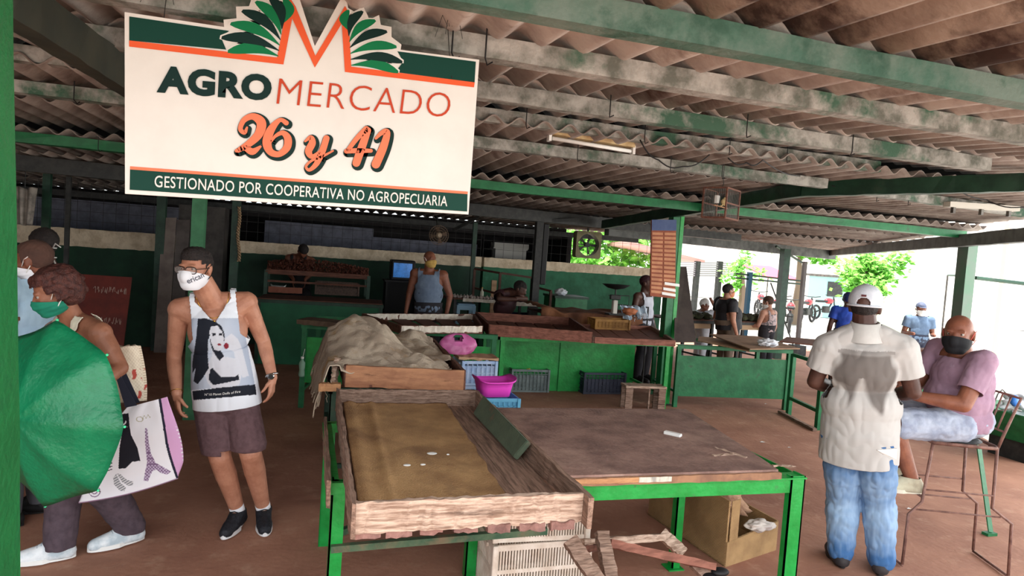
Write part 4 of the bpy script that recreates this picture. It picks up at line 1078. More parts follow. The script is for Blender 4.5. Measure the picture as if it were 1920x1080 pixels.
def mask(fig, m, parent, g=.006, top=.008, bot=-.108, back=-.005, name='face_mask', strap=WHITE, pleat=True, textb=None, straps=True):
    """cloth mask: the front of a swollen head surface between two levels"""
    bm = B()
    rot = fig.hrot(); k = fig.hs
    for (x, y, z), (a, b, c) in (((0, .024, -.030), (.070, .080, .074)), ((0, .066, -.030), (.030, .048, .044)), ((0, .045, -.070), (.050, .052, .044))):
        ell(bm, fig.HP(x, y, z), [(q + g) * k for q in (a, b, c)], rot, 28, 20)
    me = remeshed(bm, .0045, 6)
    inv = rot.transposed(); H_ = fig.J['head']
    bm = B(); bm.from_mesh(me)
    for co, no in (((0, 0, top), (0, -.35, 1)), ((0, 0, bot), (0, .0, -1)), ((0, back, 0), (0, -1, .25))):
        bmesh.ops.bisect_plane(bm, geom=bm.verts[:] + bm.edges[:] + bm.faces[:], plane_co=fig.HP(*co) if no[1] > -.3 or co[1] else fig.HP(0, .1, top), plane_no=rot @ V(no), clear_outer=True)
    bm.to_mesh(me); bm.free()
    if pleat:
        nn = [v.normal.copy() for v in me.vertices]
        for v, vn in zip(me.vertices, nn):
            q = inv @ (v.co - H_); v.co = v.co + vn * .0012 * math.sin(q.z * 260)
    o = finish(name, me, m, parent)
    if straps:
        bm = B()
        for sx in (-1, 1):
            tube(bm, [fig.HP(sx * .072, .028, -.018), fig.HP(sx * .082, .005, .018), fig.HP(sx * .088, -.02, .032)], .0028, 6)
            tube(bm, [fig.HP(sx * .058, .03, -.078), fig.HP(sx * .078, .0, -.045), fig.HP(sx * .088, -.024, -.02)], .0028, 6)
        obj('ear_loop', bm, strap, o, True)
    return o

def project_text(body, bvh, origin, xdir, ydir, into, width, height, m, parent, lift=.0015, name='lettering', **k):
    bm = text_fit(body, -.5, .5, -.5, .5, **k)
    bmesh.ops.subdivide_edges(bm, edges=[e for e in bm.edges if e.calc_length() > .05], cuts=2)
    for v in bm.verts:
        p = origin + xdir * (v.co.x * width) + ydir * (v.co.y * height) - into * .2
        h = bvh.ray_cast(p, into)
        v.co = (h[0] - into * lift) if h[0] is not None else p + into * .2
    return obj(name, bm, m, parent)

def shoe(fig, side, d, m, sole, parent, g=.010, name='shoe', lace=None, low=True):
    bm = B(); fig.foot(bm, side, d, g); A_ = fig.J['an' + side]; z0 = A_.z - .075
    me = remeshed(bm, .006, 4)
    me = cut(me, [(V((0, 0, A_.z + .02)), V((0, 0, 1)), None), (V((0, 0, z0 + .008)), V((0, 0, -1)), None)])
    o = finish(name, me, m, parent); solidify(o, .003)
    d = nrmz((d[0], d[1], 0)); s_ = V((-d.y, d.x, 0)); bm = B(); pts = []
    for i in range(28):
        a = 2 * PI * i / 28; c = math.cos(a); w_ = .050 if c > 0 else .044
        pts.append(V((A_.x, A_.y, max(0, z0 - .004))) + d * (.072 + .145 * c) + s_ * math.sin(a) * w_ * (1 - .15 * (c < -.2)))
    poly(bm, pts, .024, (0, 0, 1)); obj('sole', bm, sole, o)
    if lace:
        bm = B()
        for i in range(5):
            c = V((A_.x, A_.y, z0 + .108 - i * .011)) + d * (.045 + i * .018); tube(bm, [c - s_ * .022, c + V((0, 0, .006)), c + s_ * .022], .003, 6)
        obj('laces', bm, lace, o, True)
    return o

def person(label, base, group=None):
    return thing('person', label, 'person', (base[0], base[1], 0), 0, group)

def standing(base, rz, H=1.72, lean=0.0, **over):
    """default standing joints; local x = figure's right, y = facing"""
    k = H / 1.72
    L = dict(pelvis=(0, 0, .95), neck=(0, -.01 + lean, 1.45), head=(0, .02 + lean * 1.15, 1.60), shL=(-.185, -.01 + lean, 1.40), shR=(.185, -.01 + lean, 1.40),
             elL=(-.25, -.02, 1.13), elR=(.25, -.02, 1.13), wrL=(-.27, .07, .88), wrR=(.27, .07, .88), hipL=(-.09, 0, .90), hipR=(.09, 0, .90),
             knL=(-.10, .02, .50), knR=(.10, .02, .50), anL=(-.11, -.02, .085), anR=(.11, -.02, .085))
    L.update(over); M_ = Matrix.Rotation(rz, 3, 'Z')
    return {q: V((base[0], base[1], 0)) + M_ @ (V(p) * k) for q, p in L.items()}

def shirt(fig, parent, m, g=.014, hem=0.0, sleeve=.55, vox=.008, amp=.004, name='shirt', skirt=None, neckcut=.0, seed=0, fold=1.0, wf=(9, 9, 5), painter=None, smooth=5, collar=False):
    J = fig.J; sd, fw, up = fig.torso_axes(); bm = B(); fig.torso(bm, g)
    if sleeve:
        for s_ in 'LR':
            S, E = J['sh' + s_], J['el' + s_]; capsule(bm, S, fig.r['sh'] + g, S.lerp(E, sleeve + .15), fig.r['ua'] + g * 1.6)
    rot = Matrix((sd, fw, up)).transposed(); hp = J['pelvis'] + up * hem
    pl = fig.r['pel']; ell_c = J['pelvis'].lerp(J['neck'], .05)
    if skirt:
        wx, wy = skirt; lathe(bm, [(1.0, -.20), (1.0, -.05), (.97, .10), (.93, .22)], (0, 0, 0), 28, None)
        # last lathe verts: place
        vs = bm.verts[-28 * 4:] if False else list(bm.verts)[-112:]
        for v in vs: v.co = J['pelvis'] + rot @ V((v.co.x * wx, v.co.y * wy + fig.r.get('paunch', 0) * .6, v.co.z))
    me = remeshed(bm, vox, smooth)
    nk = J['neck']
    pls = [(hp, -up, None)]
    if sleeve:
        for s_ in 'LR':
            S, E = J['sh' + s_], J['el' + s_]; d = (E - S).normalized(); c = S.lerp(E, sleeve)
            pls.append((c, d, (lambda q, S=S, E=E, c=c, d=d: (q - c).length < .18 and ((q - S) - d * (q - S).dot(d)).length < fig.r['ua'] + g * 1.6 + .018)))
    pls.append((nk + up * (.015 + neckcut), up, lambda q: (q - nk).length < .14))
    me = cut(me, pls)
    if not sleeve:
        iR = rot.transposed(); cw = fig.r['chest'][0]; b_ = B(); b_.from_mesh(me); dead = []
        for v in b_.verts:
            l = iR @ (v.co - nk)
            if (abs(l.x) > cw * .80 + max(0, -.16 - l.z) * .9 and l.z > -.25) or (l.z > -.05 and abs(l.x) < .075): dead.append(v)
        bmesh.ops.delete(b_, geom=dead, context='VERTS'); b_.to_mesh(me); b_.free()
    wrinkle(me, amp, wf, seed, fold)
    if painter: paint(me, painter)
    o = finish(name, me, m, parent); solidify(o, .004, 0); return o

def trousers(fig, parent, m, g=.014, top=.10, z_end=None, vox=.008, amp=.004, name='trousers', lower=True, gl=None, seed=3, wf=(9, 9, 6), painter=None, fold=1.0):
    J = fig.J; sd, fw, up = fig.torso_axes(); bm = B(); rot = Matrix((sd, fw, up)).transposed()
    ell(bm, J['pelvis'], [q + g for q in fig.r['pel']], rot, 24, 16); ell(bm, J['pelvis'] + up * .06, [q + g for q in fig.r['belly']], rot, 24, 16)
    for s_ in 'LR': fig.legp(bm, s_, g, lower, gl)
    me = remeshed(bm, vox, 4); pls = [(J['pelvis'] + up * top, up, lambda q: (q - J['pelvis']).dot(up) > .0)]
    if z_end is not None: pls.append((V((0, 0, z_end)), V((0, 0, -1)), None))
    me = cut(me, pls); wrinkle(me, amp, wf, seed, fold)
    if painter: paint(me, painter)
    o = finish(name, me, m, parent); solidify(o, .004, 0); return o

def bodymesh(fig, parent, m, vox=.006, feet=None, hands=None, lower=True, legs=True):
    bm = B(); fig.torso(bm); fig.neckp(bm); fig.head(bm)
    for s_ in 'LR':
        fig.arm(bm, s_)
        if legs: fig.legp(bm, s_)
        if feet: fig.foot(bm, s_, feet[s_])
    if hands:
        for s_ in hands:
            d, t_, c = hands[s_][:3]; fig.palm_in = dict(fig.palm_in); fig.palm_in[s_] = hands[s_][3] if len(hands[s_]) > 3 else 1
            fig.hand(bm, s_, d, t_, c)
    return finish('body', remeshed(bm, vox, 2, .4), m, parent)

HAIRM = mat('near black hair', (26, 22, 22), (44, 36, 34), rough=.7, scale=60, bump=.8, bscale=180)
SK_M = skin('tanned skin', (188, 134, 108), (170, 116, 92))
SK_MB = skin('medium brown skin', (140, 88, 66), (122, 74, 56))
SK_D = skin('dark brown skin', (84, 54, 44), (70, 44, 36))

# ================= man in white tank top (X -.3, Y 4.2), coming toward the camera
P0 = V((-.31, 4.22, 0)); rz = PI + R(-4)     # facing the viewer
J = dict(pelvis=(-.33, 4.24, .945), neck=(-.47, 4.24, 1.475), head=(-.60, 4.17, 1.615), shR=(-.66, 4.26, 1.385), shL=(-.285, 4.26, 1.42),
         elR=(-.71, 4.30, 1.11), wrR=(-.635, 4.17, .865), elL=(-.145, 4.32, 1.155), wrL=(-.105, 4.22, .905),
         hipR=(-.41, 4.24, .90), hipL=(-.235, 4.24, .90), knR=(-.375, 4.17, .485), knL=(-.21, 4.14, .50), anR=(-.345, 4.26, .088), anL=(-.115, 4.24, .088))
def pxj(px, py, Y): return gy(px, py, Y)
J['head'] = pxj(368, 505, 4.12); J['neck'] = pxj(400, 556, 4.22); J['shR'] = pxj(337, 580, 4.24); J['shL'] = pxj(462, 567, 4.26)
J['elR'] = pxj(326, 672, 4.30); J['wrR'] = pxj(331, 737, 4.16); J['elL'] = pxj(494, 640, 4.32); J['wrL'] = pxj(511, 708, 4.22)
J['pelvis'] = pxj(425, 742, 4.24); J['hipR'] = pxj(398, 765, 4.24); J['hipL'] = pxj(452, 765, 4.24)
J['knR'] = pxj(413, 858, 4.17); J['knL'] = pxj(470, 850, 4.12)
a_ = gz(446, 985, 0); b_ = gz(494, 978, 0); J['anR'] = V((a_.x, 4.30, .088)); J['anL'] = V((b_.x, 4.32, .088))
tank = Fig(J, 1.0, dict(sh=.066, ua=.052, el=.042, fa=.042, wr=.029, chest=(.165, .115, .165), belly=(.145, .118, .14), pel=(.150, .118, .11), th=.085, kn=.064, ca=.064, an=.040, neck=.066), face=(-.42, -.88, -.10))
tp_ = person('man in a white printed tank top, brown shorts, glasses and white mask', (-.33, 4.24))
fd = {'R': (-.28, -1, 0), 'L': (.12, -1, 0)}
tank.palm_in = {'R': 1, 'L': 1}
body = bodymesh(tank, tp_, SK_M, .0055, fd, {'R': ((.15, -.10, -1), (.35, -.9, 0), .55, -1), 'L': ((-.02, -.10, -1), (-.25, -.9, 0), .5, 1)})
eyes(tank, tp_)
bmb = bvh_of(body)
# tank top with the printed portrait (generic dark haired woman)
def hexl(r_, g_, b_): return lin((r_, g_, b_))
TW, TG1, TG2, TK, TSK, TRED = hexl(226, 232, 240), hexl(158, 170, 190), hexl(196, 204, 216), hexl(30, 34, 44), hexl(204, 206, 214), hexl(130, 40, 52)
H1 = [(372, 598), (385, 597), (402, 602), (416, 612), (421, 626), (420, 640), (412, 655), (420, 668), (412, 676), (405, 668), (398, 655), (394, 640), (396, 622), (390, 640), (390, 665), (392, 690), (383, 705), (372, 720), (364, 715), (368, 690), (362, 700), (362, 680), (366, 650), (370, 620)]
FACE = [(396, 612), (408, 611), (417, 622), (420, 638), (418, 650), (411, 658), (402, 655), (395, 640), (393, 622)]
NECKP = [(398, 652), (411, 658), (416, 668), (440, 672), (446, 690), (452, 705), (448, 722), (400, 730), (390, 718), (384, 700), (392, 678), (398, 668)]
ARM = [(420, 635), (434, 625), (446, 636), (452, 650), (462, 690), (466, 705), (454, 708), (444, 690), (438, 660), (428, 655), (422, 648)]
BRA = [(394, 693), (399, 690), (414, 706), (440, 706), (446, 702), (448, 712), (430, 716), (400, 722), (392, 712)]
def portrait(co):
    # project to photo-like print coordinates through the garment's own frame
    v = co - CAM; D = v.dot(FW)
    if co.y > 4.27: return TW
    x = 960 + FPX * v.dot(RT) / D; y = 540 - FPX * v.dot(UP) / D
    yo = y
    if not (344 < x < 487 and 597 < y < 752): return TW
    lx, rx = 345 + (y - 597) * .10, 453 + (y - 597) * .19
    if y > 722 + (487 - x) * .09 - 2:
        if inpoly(x, y, [(362, 733), (477, 718), (480, 740), (364, 750)]):
            return TK
        return TW
    if not (lx < x < rx): return TW
    if inpoly(x, y, BRA): return TK
    if (x - 411) ** 2 / 12 + (y - 645.5) ** 2 / 5 < 1: return TRED
    if inpoly(x, y, FACE):
        if abs(y - 627) < 2.2 and (398 < x < 405 or 410 < x < 417): return TK
        return TSK
    if (x - 424) ** 2 / 20 + (y - 648) ** 2 / 30 < 1: return TRED
    if inpoly(x, y, ARM): return TSK
    if inpoly(x, y, H1): return TK
    if inpoly(x, y, NECKP): return TSK
    u = (x - lx) / (rx - lx); w_ = min(1, abs(u - .5) * 1.6)
    return tuple(TG1[i] * w_ + TG2[i] * (1 - w_) for i in range(4))
Jt = tank.J; sd, fw_, up_ = tank.torso_axes()
bm = B(); tank.torso(bm, .016)
rotT = Matrix((sd, fw_, up_)).transposed()
n0 = len(bm.verts); lathe(bm, [(1.06, -.135), (1.03, -.02), (.97, .12), (.86, .24)], (0, 0, 0), 32)
for v in list(bm.verts)[n0:]: v.co = Jt['pelvis'] + up_ * .04 + rotT @ V((v.co.x * .178, v.co.y * .140, v.co.z))
me = remeshed(bm, .0042, 4)
nk = Jt['neck']
def vneck(q):
    l = rotT.transposed() @ (q - nk); return l
bmx = B(); bmx.from_mesh(me)
fs = [v for v in bmx.verts]
dead = []
for v in bmx.verts:
    l = rotT.transposed() @ (v.co - nk)
    front = l.y > -.01
    vd = (.135 - abs(l.x) * 1.3) if front else .035
    if l.z > -vd and abs(l.x) < .092: dead.append(v); continue
    if abs(l.x) > .125 + max(0, (-.22 - l.z)) * .8 and l.z > -.27: dead.append(v); continue
    if l.z > .03: dead.append(v)
bmesh.ops.delete(bmx, geom=dead, context='VERTS')
bmesh.ops.smooth_vert(bmx, verts=[v for v in bmx.verts if v.is_boundary], factor=.5, use_axis_x=True, use_axis_y=True, use_axis_z=True)
# keep the biggest island
bmx.verts.ensure_lookup_table(); seen = set(); best = []
for v in bmx.verts:
    if v.index in seen: continue
    st = [v]; isl = []; seen.add(v.index)
    while st:
        q = st.pop(); isl.append(q)
        for e in q.link_edges:
            o_ = e.other_vert(q)
            if o_.index not in seen: seen.add(o_.index); st.append(o_)
    if len(isl) > len(best): best = isl
bs = set(best); bmesh.ops.delete(bmx, geom=[v for v in bmx.verts if v not in bs], context='VERTS')
bmx.to_mesh(me); bmx.free()
me = cut(me, [(gy(430, 766, 4.15), V((.10, 0, -1)), None)])
wrinkle(me, .006, (7, 7, 3.2), 4, 1.2)
paint(me, portrait)
tt = finish('tank_top', me, attr_mat('printed tank cloth'), tp_); solidify(tt, .004, 1)
bvs = bvh_of(tt)
dd_ = (gy(420, 738, 4.2) - CAM).normalized()
project_text('N°10 Planet Dolls of Fire', bvs, gy(418, 736, 4.12), V((.99, 0, .10)).normalized(), V((0, 0, 1)), V((0, 1, 0)), .19, .014, WHITE, tt, .008)
# shorts
SHORT = mat('mauve brown shorts', (104, 80, 84), (90, 68, 72), rough=.9, scale=30, bump=.3)
bm = B(); ell(bm, Jt['pelvis'], (.165, .135, .13), rotT); 
for s_ in 'LR':
    H_, K = Jt['hip' + s_], Jt['kn' + s_]; capsule(bm, H_, .105, H_.lerp(K, .78), .102)
me = remeshed(bm, .0065, 4); me = cut(me, [(Jt['pelvis'] + V((0, 0, .09)), V((0, 0, 1)), None), (gy(400, 846, 4.2), V((0, 0, -1)), lambda q: q.x < Jt['pelvis'].x), (gy(475, 836, 4.2), V((0, 0, -1)), lambda q: q.x >= Jt['pelvis'].x)])
wrinkle(me, .005, (10, 10, 6), 6); o = finish('shorts', me, SHORT, tp_); solidify(o, .005, 0)
# socks and shoes
SOCK = mat('white sock', (224, 224, 228), rough=.9)
for s_ in 'RL':
    bm = B(); A_ = Jt['an' + s_]; K = Jt['kn' + s_]; d = (K - A_).normalized(); tube(bm, [A_ - d * .01, A_ + d * .055], [.043, .044], 18); obj('sock', bm, SOCK, tp_, True)
BLKS = mat('black mesh shoe', (22, 24, 30), (36, 38, 46), rough=.7, scale=80, bump=.4)
for s_ in 'RL': shoe(tank, s_, fd[s_], BLKS, mat('white rubber sole', (226, 226, 226), rough=.5), tp_, lace=BLACK)
# hair
def hb(bm):
    rot = tank.hrot(); ell(bm, tank.HP(0, -.012, .037), (.080, .099, .091), rot); ell(bm, tank.HP(0, .02, .06), (.068, .075, .068), rot); ell(bm, tank.HP(0, .03, .082), (.06, .065, .05), rot)
hairmesh(tank, hb, .004, HAIRM, tp_, lambda q: (q.z > .058 + .0 * q.y if q.y > .045 else q.z > (.035 if q.y > .02 else (-.0 if q.y > -.03 else -.045))), .003, 90)
mk = mask(tank, mat('white mask cloth', (236, 238, 244), rough=.85), tp_, g=.010, top=.002, pleat=False, strap=BLACK)
bvm = bvh_of(mk)
r_, f_, u_ = tank.head_axes(); lt = (f_ * .9 - r_ * .75).normalized(); xd = V((0, 0, 1)).cross(-lt).normalized() * -1
xd = (-r_ * .9 - f_ * .75).normalized(); ydr = (u_ + xd * .0).normalized()
xd2 = (xd + u_ * .42).normalized(); yd2 = (u_ - xd * .42).normalized()
project_text('erican', bvm, tank.HP(-.044, .075, -.036), xd2, yd2, -lt, .092, .030, mat('grey print', (74, 78, 92), rough=.8), mk, .0015, off=.012)
# glasses
def glasses(fig, parent, fm, lm, w_=.030, h_=.019):
    bm = B()
    for sx in (-1, 1):
        c = fig.HP(sx * .034, .099, .006); r_, f_, u_ = fig.head_axes(); pts = []
        for i in range(20):
            a = 2 * PI * i / 20; cx = abs(math.cos(a)) ** .6 * (1 if math.cos(a) > 0 else -1); cy = abs(math.sin(a)) ** .6 * (1 if math.sin(a) > 0 else -1)
            pts.append(c + r_ * cx * w_ + u_ * cy * h_ - f_ * abs(cx * sx + .5) * .004)
        tube(bm, pts, .0028, 6, closed=True)
        tube(bm, [fig.HP(sx * .064, .096, .014), fig.HP(sx * .080, .06, .014), fig.HP(sx * .086, -.01, .012)], .0022, 6)
    tube(bm, [fig.HP(-.006, .103, .010), fig.HP(0, .106, .012), fig.HP(.006, .103, .010)], .0018, 6)
    g = obj('glasses', bm, fm, parent, True)
    bm = B()
    for sx in (-1, 1):
        c = fig.HP(sx * .034, .099, .006); r_, f_, u_ = fig.head_axes()
        poly(bm, [c + r_ * (abs(math.cos(a)) ** .6 * (1 if math.cos(a) > 0 else -1)) * w_ + u_ * (abs(math.sin(a)) ** .6 * (1 if math.sin(a) > 0 else -1)) * h_ for a in [2 * PI * i / 20 for i in range(20)]])
    obj('lens', bm, lm, g)
glasses(tank, tp_, mat('dark brown frame', (48, 34, 28), rough=.3), mat('clear lens', (190, 180, 176), rough=.05, alpha=.25))
# chain, watch, bracelet
bm = B(); pts = []
for i in range(25):
    a = PI * (i / 24); x = -.085 * math.cos(a); z = .0 - .125 * math.sin(a) ** 1.3; o0 = nk + rotT @ V((x, .30, z + .01)); h = bmb.ray_cast(o0, rotT @ V((0, -1, 0)))
    if h[0] is not None: pts.append(h[0] + rotT @ V((0, .004, 0)))
tube(bm, pts, .0022, 6); c = pts[12]; ell(bm, c - V((0, .004, .018)), (.007, .003, .007)); tube(bm, [c - V((0, .004, .012)) + V((.012 * math.cos(a * .5), 0, -.02 + .012 * math.sin(a * .5))) for a in range(13)], .002, 5)
obj('necklace', bm, GOLD, tp_, True)
def ring_at(fig, side, t_, r_, th, m, name, parent):
    E, W = fig.J['el' + side], fig.J['wr' + side]; c = W.lerp(E, t_); d = (W - E).normalized(); s1 = d.orthogonal().normalized(); s2 = d.cross(s1); bm = B()
    tube(bm, [c + (s1 * math.cos(2 * PI * i / 20) + s2 * math.sin(2 * PI * i / 20)) * r_ for i in range(20)], th, 6, closed=True); return obj(name, bm, m, parent, True), c
wt, c = ring_at(tank, 'L', .06, .034, .007, CHROME, 'wrist_watch', tp_)
bm = B(); lathe(bm, [(.019, -.004), (.021, 0), (.019, .006)], c + V((-.004, -.036, 0)), 18, Matrix.Rotation(R(90), 3, 'X')); obj('watch_case', bm, CHROME, wt, True)
bm = B(); lathe(bm, [(.014, 0), (.014, .001)], c + V((-.004, -.0425, 0)), 16, Matrix.Rotation(R(90), 3, 'X')); obj('watch_dial', bm, BLACK, wt)
ring_at(tank, 'R', .03, .035, .002, GOLD, 'bracelet', tp_)
# ================= woman behind the green umbrella
wp = person('woman with short auburn hair and green mask in a cream sleeveless top, dark trousers', (-1.12, 4.03))
J = dict(pelvis=gy(150, 775, 4.05), neck=gy(140, 592, 3.98), head=gy(103, 550, 3.88), shL=gy(186, 626, 3.84), shR=gy(105, 622, 4.20), elL=gy(224, 690, 3.80), wrL=gy(165, 735, 3.58),
         elR=gy(80, 700, 4.1), wrR=gy(60, 740, 3.85), hipL=gy(165, 800, 3.98), hipR=gy(140, 800, 4.14), knL=gy(185, 905, 4.02), knR=gy(115, 900, 4.0))
a_ = gz(245, 1018, 0); b_ = gz(112, 1050, 0); J['anL'] = V((a_.x, a_.y, .088)); J['anR'] = V((b_.x, b_.y, .088))
wm = Fig(J, .96, dict(sh=.064, ua=.054, el=.043, fa=.040, wr=.026, chest=(.150, .125, .15), belly=(.15, .135, .13), pel=(.16, .135, .12), th=.088, kn=.062, ca=.055, an=.036, neck=.054), face=(-.80, -.30, -.38))
fw2 = {'L': (-.75, -.45, 0), 'R': (-1, -.25, 0)}
bodymesh(wm, wp, skin('warm brown skin', (156, 104, 80), (138, 90, 68)), .006, fw2, {'L': ((-.9, -.3, .1), (0, 0, 1), 1.2), 'R': ((-.7, -.4, 0), (0, 0, 1), .9)})
eyes(wm, wp)
CRM = mat('cream knit', (226, 222, 200), (208, 202, 182), rough=.9, scale=20, bump=.3)
sdw, fww, upw = wm.torso_axes(); bm = B(); wm.torso(bm, .013); me = remeshed(bm, .006, 4); nkw = wm.J['neck']; rW = Matrix((sdw, fww, upw)).transposed(); iW = rW.transposed()
bmx = B(); bmx.from_mesh(me)
def wkill(c):
    l = iW @ (c - nkw)
    return (l.z > -.045 and abs(l.x) < .075) or (abs(l.x) > .138 + max(0, -.15 - l.z) * .5 and l.z > -.20) or l.z > .02
bmesh.ops.delete(bmx, geom=[v for v in bmx.verts if wkill(v.co)], context='VERTS'); bmx.to_mesh(me); bmx.free()
me = cut(me, [(wm.J['pelvis'] - upw * .08, -upw, None)]); wrinkle(me, .004, (9, 9, 5), 8); o = finish('sleeveless_top', me, CRM, wp); solidify(o, .004, 0)
TRD = mat('dark mauve trousers', (84, 70, 78), (70, 58, 66), rough=.9, scale=20, bump=.2)
trousers(wm, wp, TRD, g=.016, top=.08, z_end=.075, gl=.038, amp=.008, seed=12, fold=1.2)
WSH = mat('white trainer', (226, 230, 232), (176, 190, 198), rough=.6, scale=14)
for s_ in 'LR': shoe(wm, s_, fw2[s_], WSH, WHITE, wp, lace=mat('grey lace', (150, 160, 168)), name='shoe')
AUB = mat('auburn hair', (88, 48, 40), (58, 32, 30), rough=.6, scale=50, bump=.9, bscale=120)
def hw(bm):
    rot = wm.hrot(); ell(bm, wm.HP(0, -.025, .045), (.100, .115, .100), rot); ell(bm, wm.HP(0, -.06, -.01), (.090, .075, .080), rot)
    for i in range(70):
        a = random.uniform(0, 2 * PI); z = random.uniform(-.07, .12); r0 = .085 + random.uniform(0, .02)
        q = V((r0 * math.cos(a), -.03 + r0 * 1.1 * math.sin(a), z)); q *= (1 - .25 * max(0, z) / .12)
        ell(bm, wm.HP(q.x, q.y, q.z + .01), [random.uniform(.018, .032)] * 3, None, 10, 8)
hairmesh(wm, hw, .006, AUB, wp, lambda q: q.z > (.062 if q.y > .04 else (.01 if q.y > .01 else -.12)), .006, 45, smooth=2)
mask(wm, mat('teal mask cloth', (22, 132, 104), (16, 116, 92), rough=.8, scale=10), wp, g=.009, top=-.004)
# ================= umbrella
UG = mat('green umbrella fabric', (20, 128, 84), (12, 104, 68), rough=.35, scale=3, bump=.5, bscale=45)
apex = gy(28, 788, 3.15); axis = V((-.55, -.83, .03)).normalized(); upu = V((0, 0, 1)); s1 = axis.cross(upu).normalized(); s2 = s1.cross(axis).normalized()
um = thing('umbrella', 'open green umbrella held sideways at the left, hiding the woman', 'umbrella', apex)
bm = B(); NR, NA = 14, 8 * 8
Ru, dep = .405, .15
def up_(rr, ang):
    seg = (ang / (PI / 4)) % 1; sc_ = 1 - .085 * math.sin(PI * seg) * rr; dp = dep * (rr ** 1.9) * (1 - .0 * seg) - .02 * math.sin(PI * seg) * rr * -1
    return apex - axis * dp + (s1 * math.cos(ang) + s2 * math.sin(ang)) * Ru * rr * sc_
g_ = [[bm.verts.new(up_(max(i / NR, .01), 2 * PI * j / NA)) for j in range(NA)] for i in range(NR + 1)]
for i in range(NR):
    for j in range(NA): bm.faces.new((g_[i][j], g_[i][(j + 1) % NA], g_[i + 1][(j + 1) % NA], g_[i + 1][j]))
for v in bm.verts: v.co += axis * .004 * noise.noise(v.co * 16)
cn = obj('canopy', bm, UG, um, True); solidify(cn, .0012)
for k in range(8):
    ang = k * PI / 4; pts = [up_(max(i / 8, .01), ang) - axis * .006 for i in range(9)]
    bm = B(); tube(bm, pts + [pts[-1] + (pts[-1] - pts[-2]).normalized() * .012], .0022, 6); rb = obj('rib', bm, STEEL, um, True)
    bm = B(); ell(bm, pts[-1], (.006, .006, .006)); obj('tip', bm, mat('mint tip', (70, 210, 150), rough=.4), rb, True)
bm = B(); tube(bm, [apex + axis * .05, apex - axis * .45, wm.J['wrL'] + V((-.08, 0, 0))], .006, 8); obj('shaft', bm, STEEL, um, True)
# ================= tote bag
tb = thing('tote_bag', 'white tote bag printed with a lattice tower, black dress and bananas, pink edge', 'bag', gy(240, 940, 3.72))
def tq(u, v):
    L_ = [(238, 764), (150, 942)]; Rr = [(316, 745), (345, 838), (326, 888), (312, 904)]
    l = (216 + (148 - 216) * v + 22 * (1 - v) ** 6, 772 + (942 - 772) * v - 8 * (1 - v) ** 6)
    rx = 314 + 30 * math.sin(PI * min(1, v * 1.05) * .62) ** 1.2 - 8 * max(0, v - .8) / .2; ry = 744 + (896 - 744) * v
    x = l[0] + (rx - l[0]) * u; y = l[1] + (ry - l[1]) * u + 6 * math.sin(PI * u) * v
    return x, y
TOW = [(272, 803), (276, 803), (279, 830), (283, 850), (292, 868), (321, 884), (313, 890), (300, 886), (293, 880), (285, 884), (278, 902), (269, 901), (273, 880), (276, 868), (274, 848), (272, 830)]
DRS = [(222, 786), (229, 776), (241, 775), (243, 800), (246, 816), (258, 840), (263, 864), (248, 866), (236, 878), (222, 879), (224, 840), (228, 815), (222, 800)]
BAN = [[(212, 896), (218, 889), (226, 905), (236, 914), (233, 921), (224, 920), (214, 908)], [(219, 888), (226, 889), (238, 900), (250, 903), (249, 910), (240, 911), (228, 903)]]
STR = [(200, 834), (208, 826), (211, 880), (175, 894), (182, 865)]
BW, BPK, BNV, BGR, BBK, BPU = lin((226, 226, 232)), lin((206, 160, 200)), lin((34, 34, 52)), lin((100, 104, 116)), lin((30, 30, 38)), lin((120, 96, 128))
def tote_col(x, y, u):
    bx = 297 + (y - 748) * .16 + 8 * max(0, (y - 830) / 60) ** 1.5
    if x > bx + 5:
        if (y % 7 < 2.6) and x > bx + 5 + (38 - abs(y - 830) * .25) * .62 and 800 < y < 885: return BW
        return BPK
    if x > bx: return BNV
    if inpoly(x, y, DRS):
        if (x - 230) ** 2 + (y - 790) ** 2 < 50 and (x - 230) ** 2 + (y - 790) ** 2 > 22 and y > 789: return BW
        return BBK
    if inpoly(x, y, TOW):
        if (x - 294) ** 2 / 110 + (y - 890) ** 2 / 70 < .5: return BW
        if 847 < y < 851 or 858 < y < 861 or 869 < y < 872 or abs((x + y) % 6 - 3) < 1.1 or abs((x - y) % 6 - 3) < 1.1: return BPU
        return lin((196, 182, 206))
    for b_ in BAN:
        if inpoly(x, y, b_): return BGR if (x * .6 + y) % 5 < 2 else lin((200, 200, 202))
    if inpoly(x, y, STR): return BNV if (y + .3 * x) % 6 < 2.4 else BW
    d2 = ((x - 177) / 11) ** 2 + ((y - 921) / 11) ** 2
    if .75 < d2 < 1.05 or .12 < d2 < .28 or (abs(x - 178) < 8 and 904 < y < 906.5): return BPU
    d3 = ((x - 262) / 7) ** 2 + ((y - 786) / 5) ** 2
    if .55 < d3 < 1.05 or (266 < x < 282 and abs(y - 783 + (x - 266) * .2 - 2.5 * math.sin(x * .9)) < 1.0): return lin((176, 172, 150))
    return BW
bm = B(); NX, NY = 170, 170
uvl = []
def tfn(u, v):
    x, y = tq(u, v); return gy(x, y, 3.74 - .045 * math.sin(PI * u) ** .5 * (.3 + .7 * v) + .008 * noise.noise(V((u * 4, v * 5, 0))))
sheet(bm, NX, NY, tfn)
cl = []
for j in range(NY + 1):
    for i in range(NX + 1): x, y = tq(i / NX, j / NY); cl.extend(tote_col(x, y, i / NX))
me = bpy.data.meshes.new('front_panel'); bm.to_mesh(me); bm.free()
a = me.color_attributes.new('Col', 'FLOAT_COLOR', 'POINT'); a.data.foreach_set('color', cl)
link_mesh('front_panel', me, attr_mat('printed bag cloth'), tb, True)
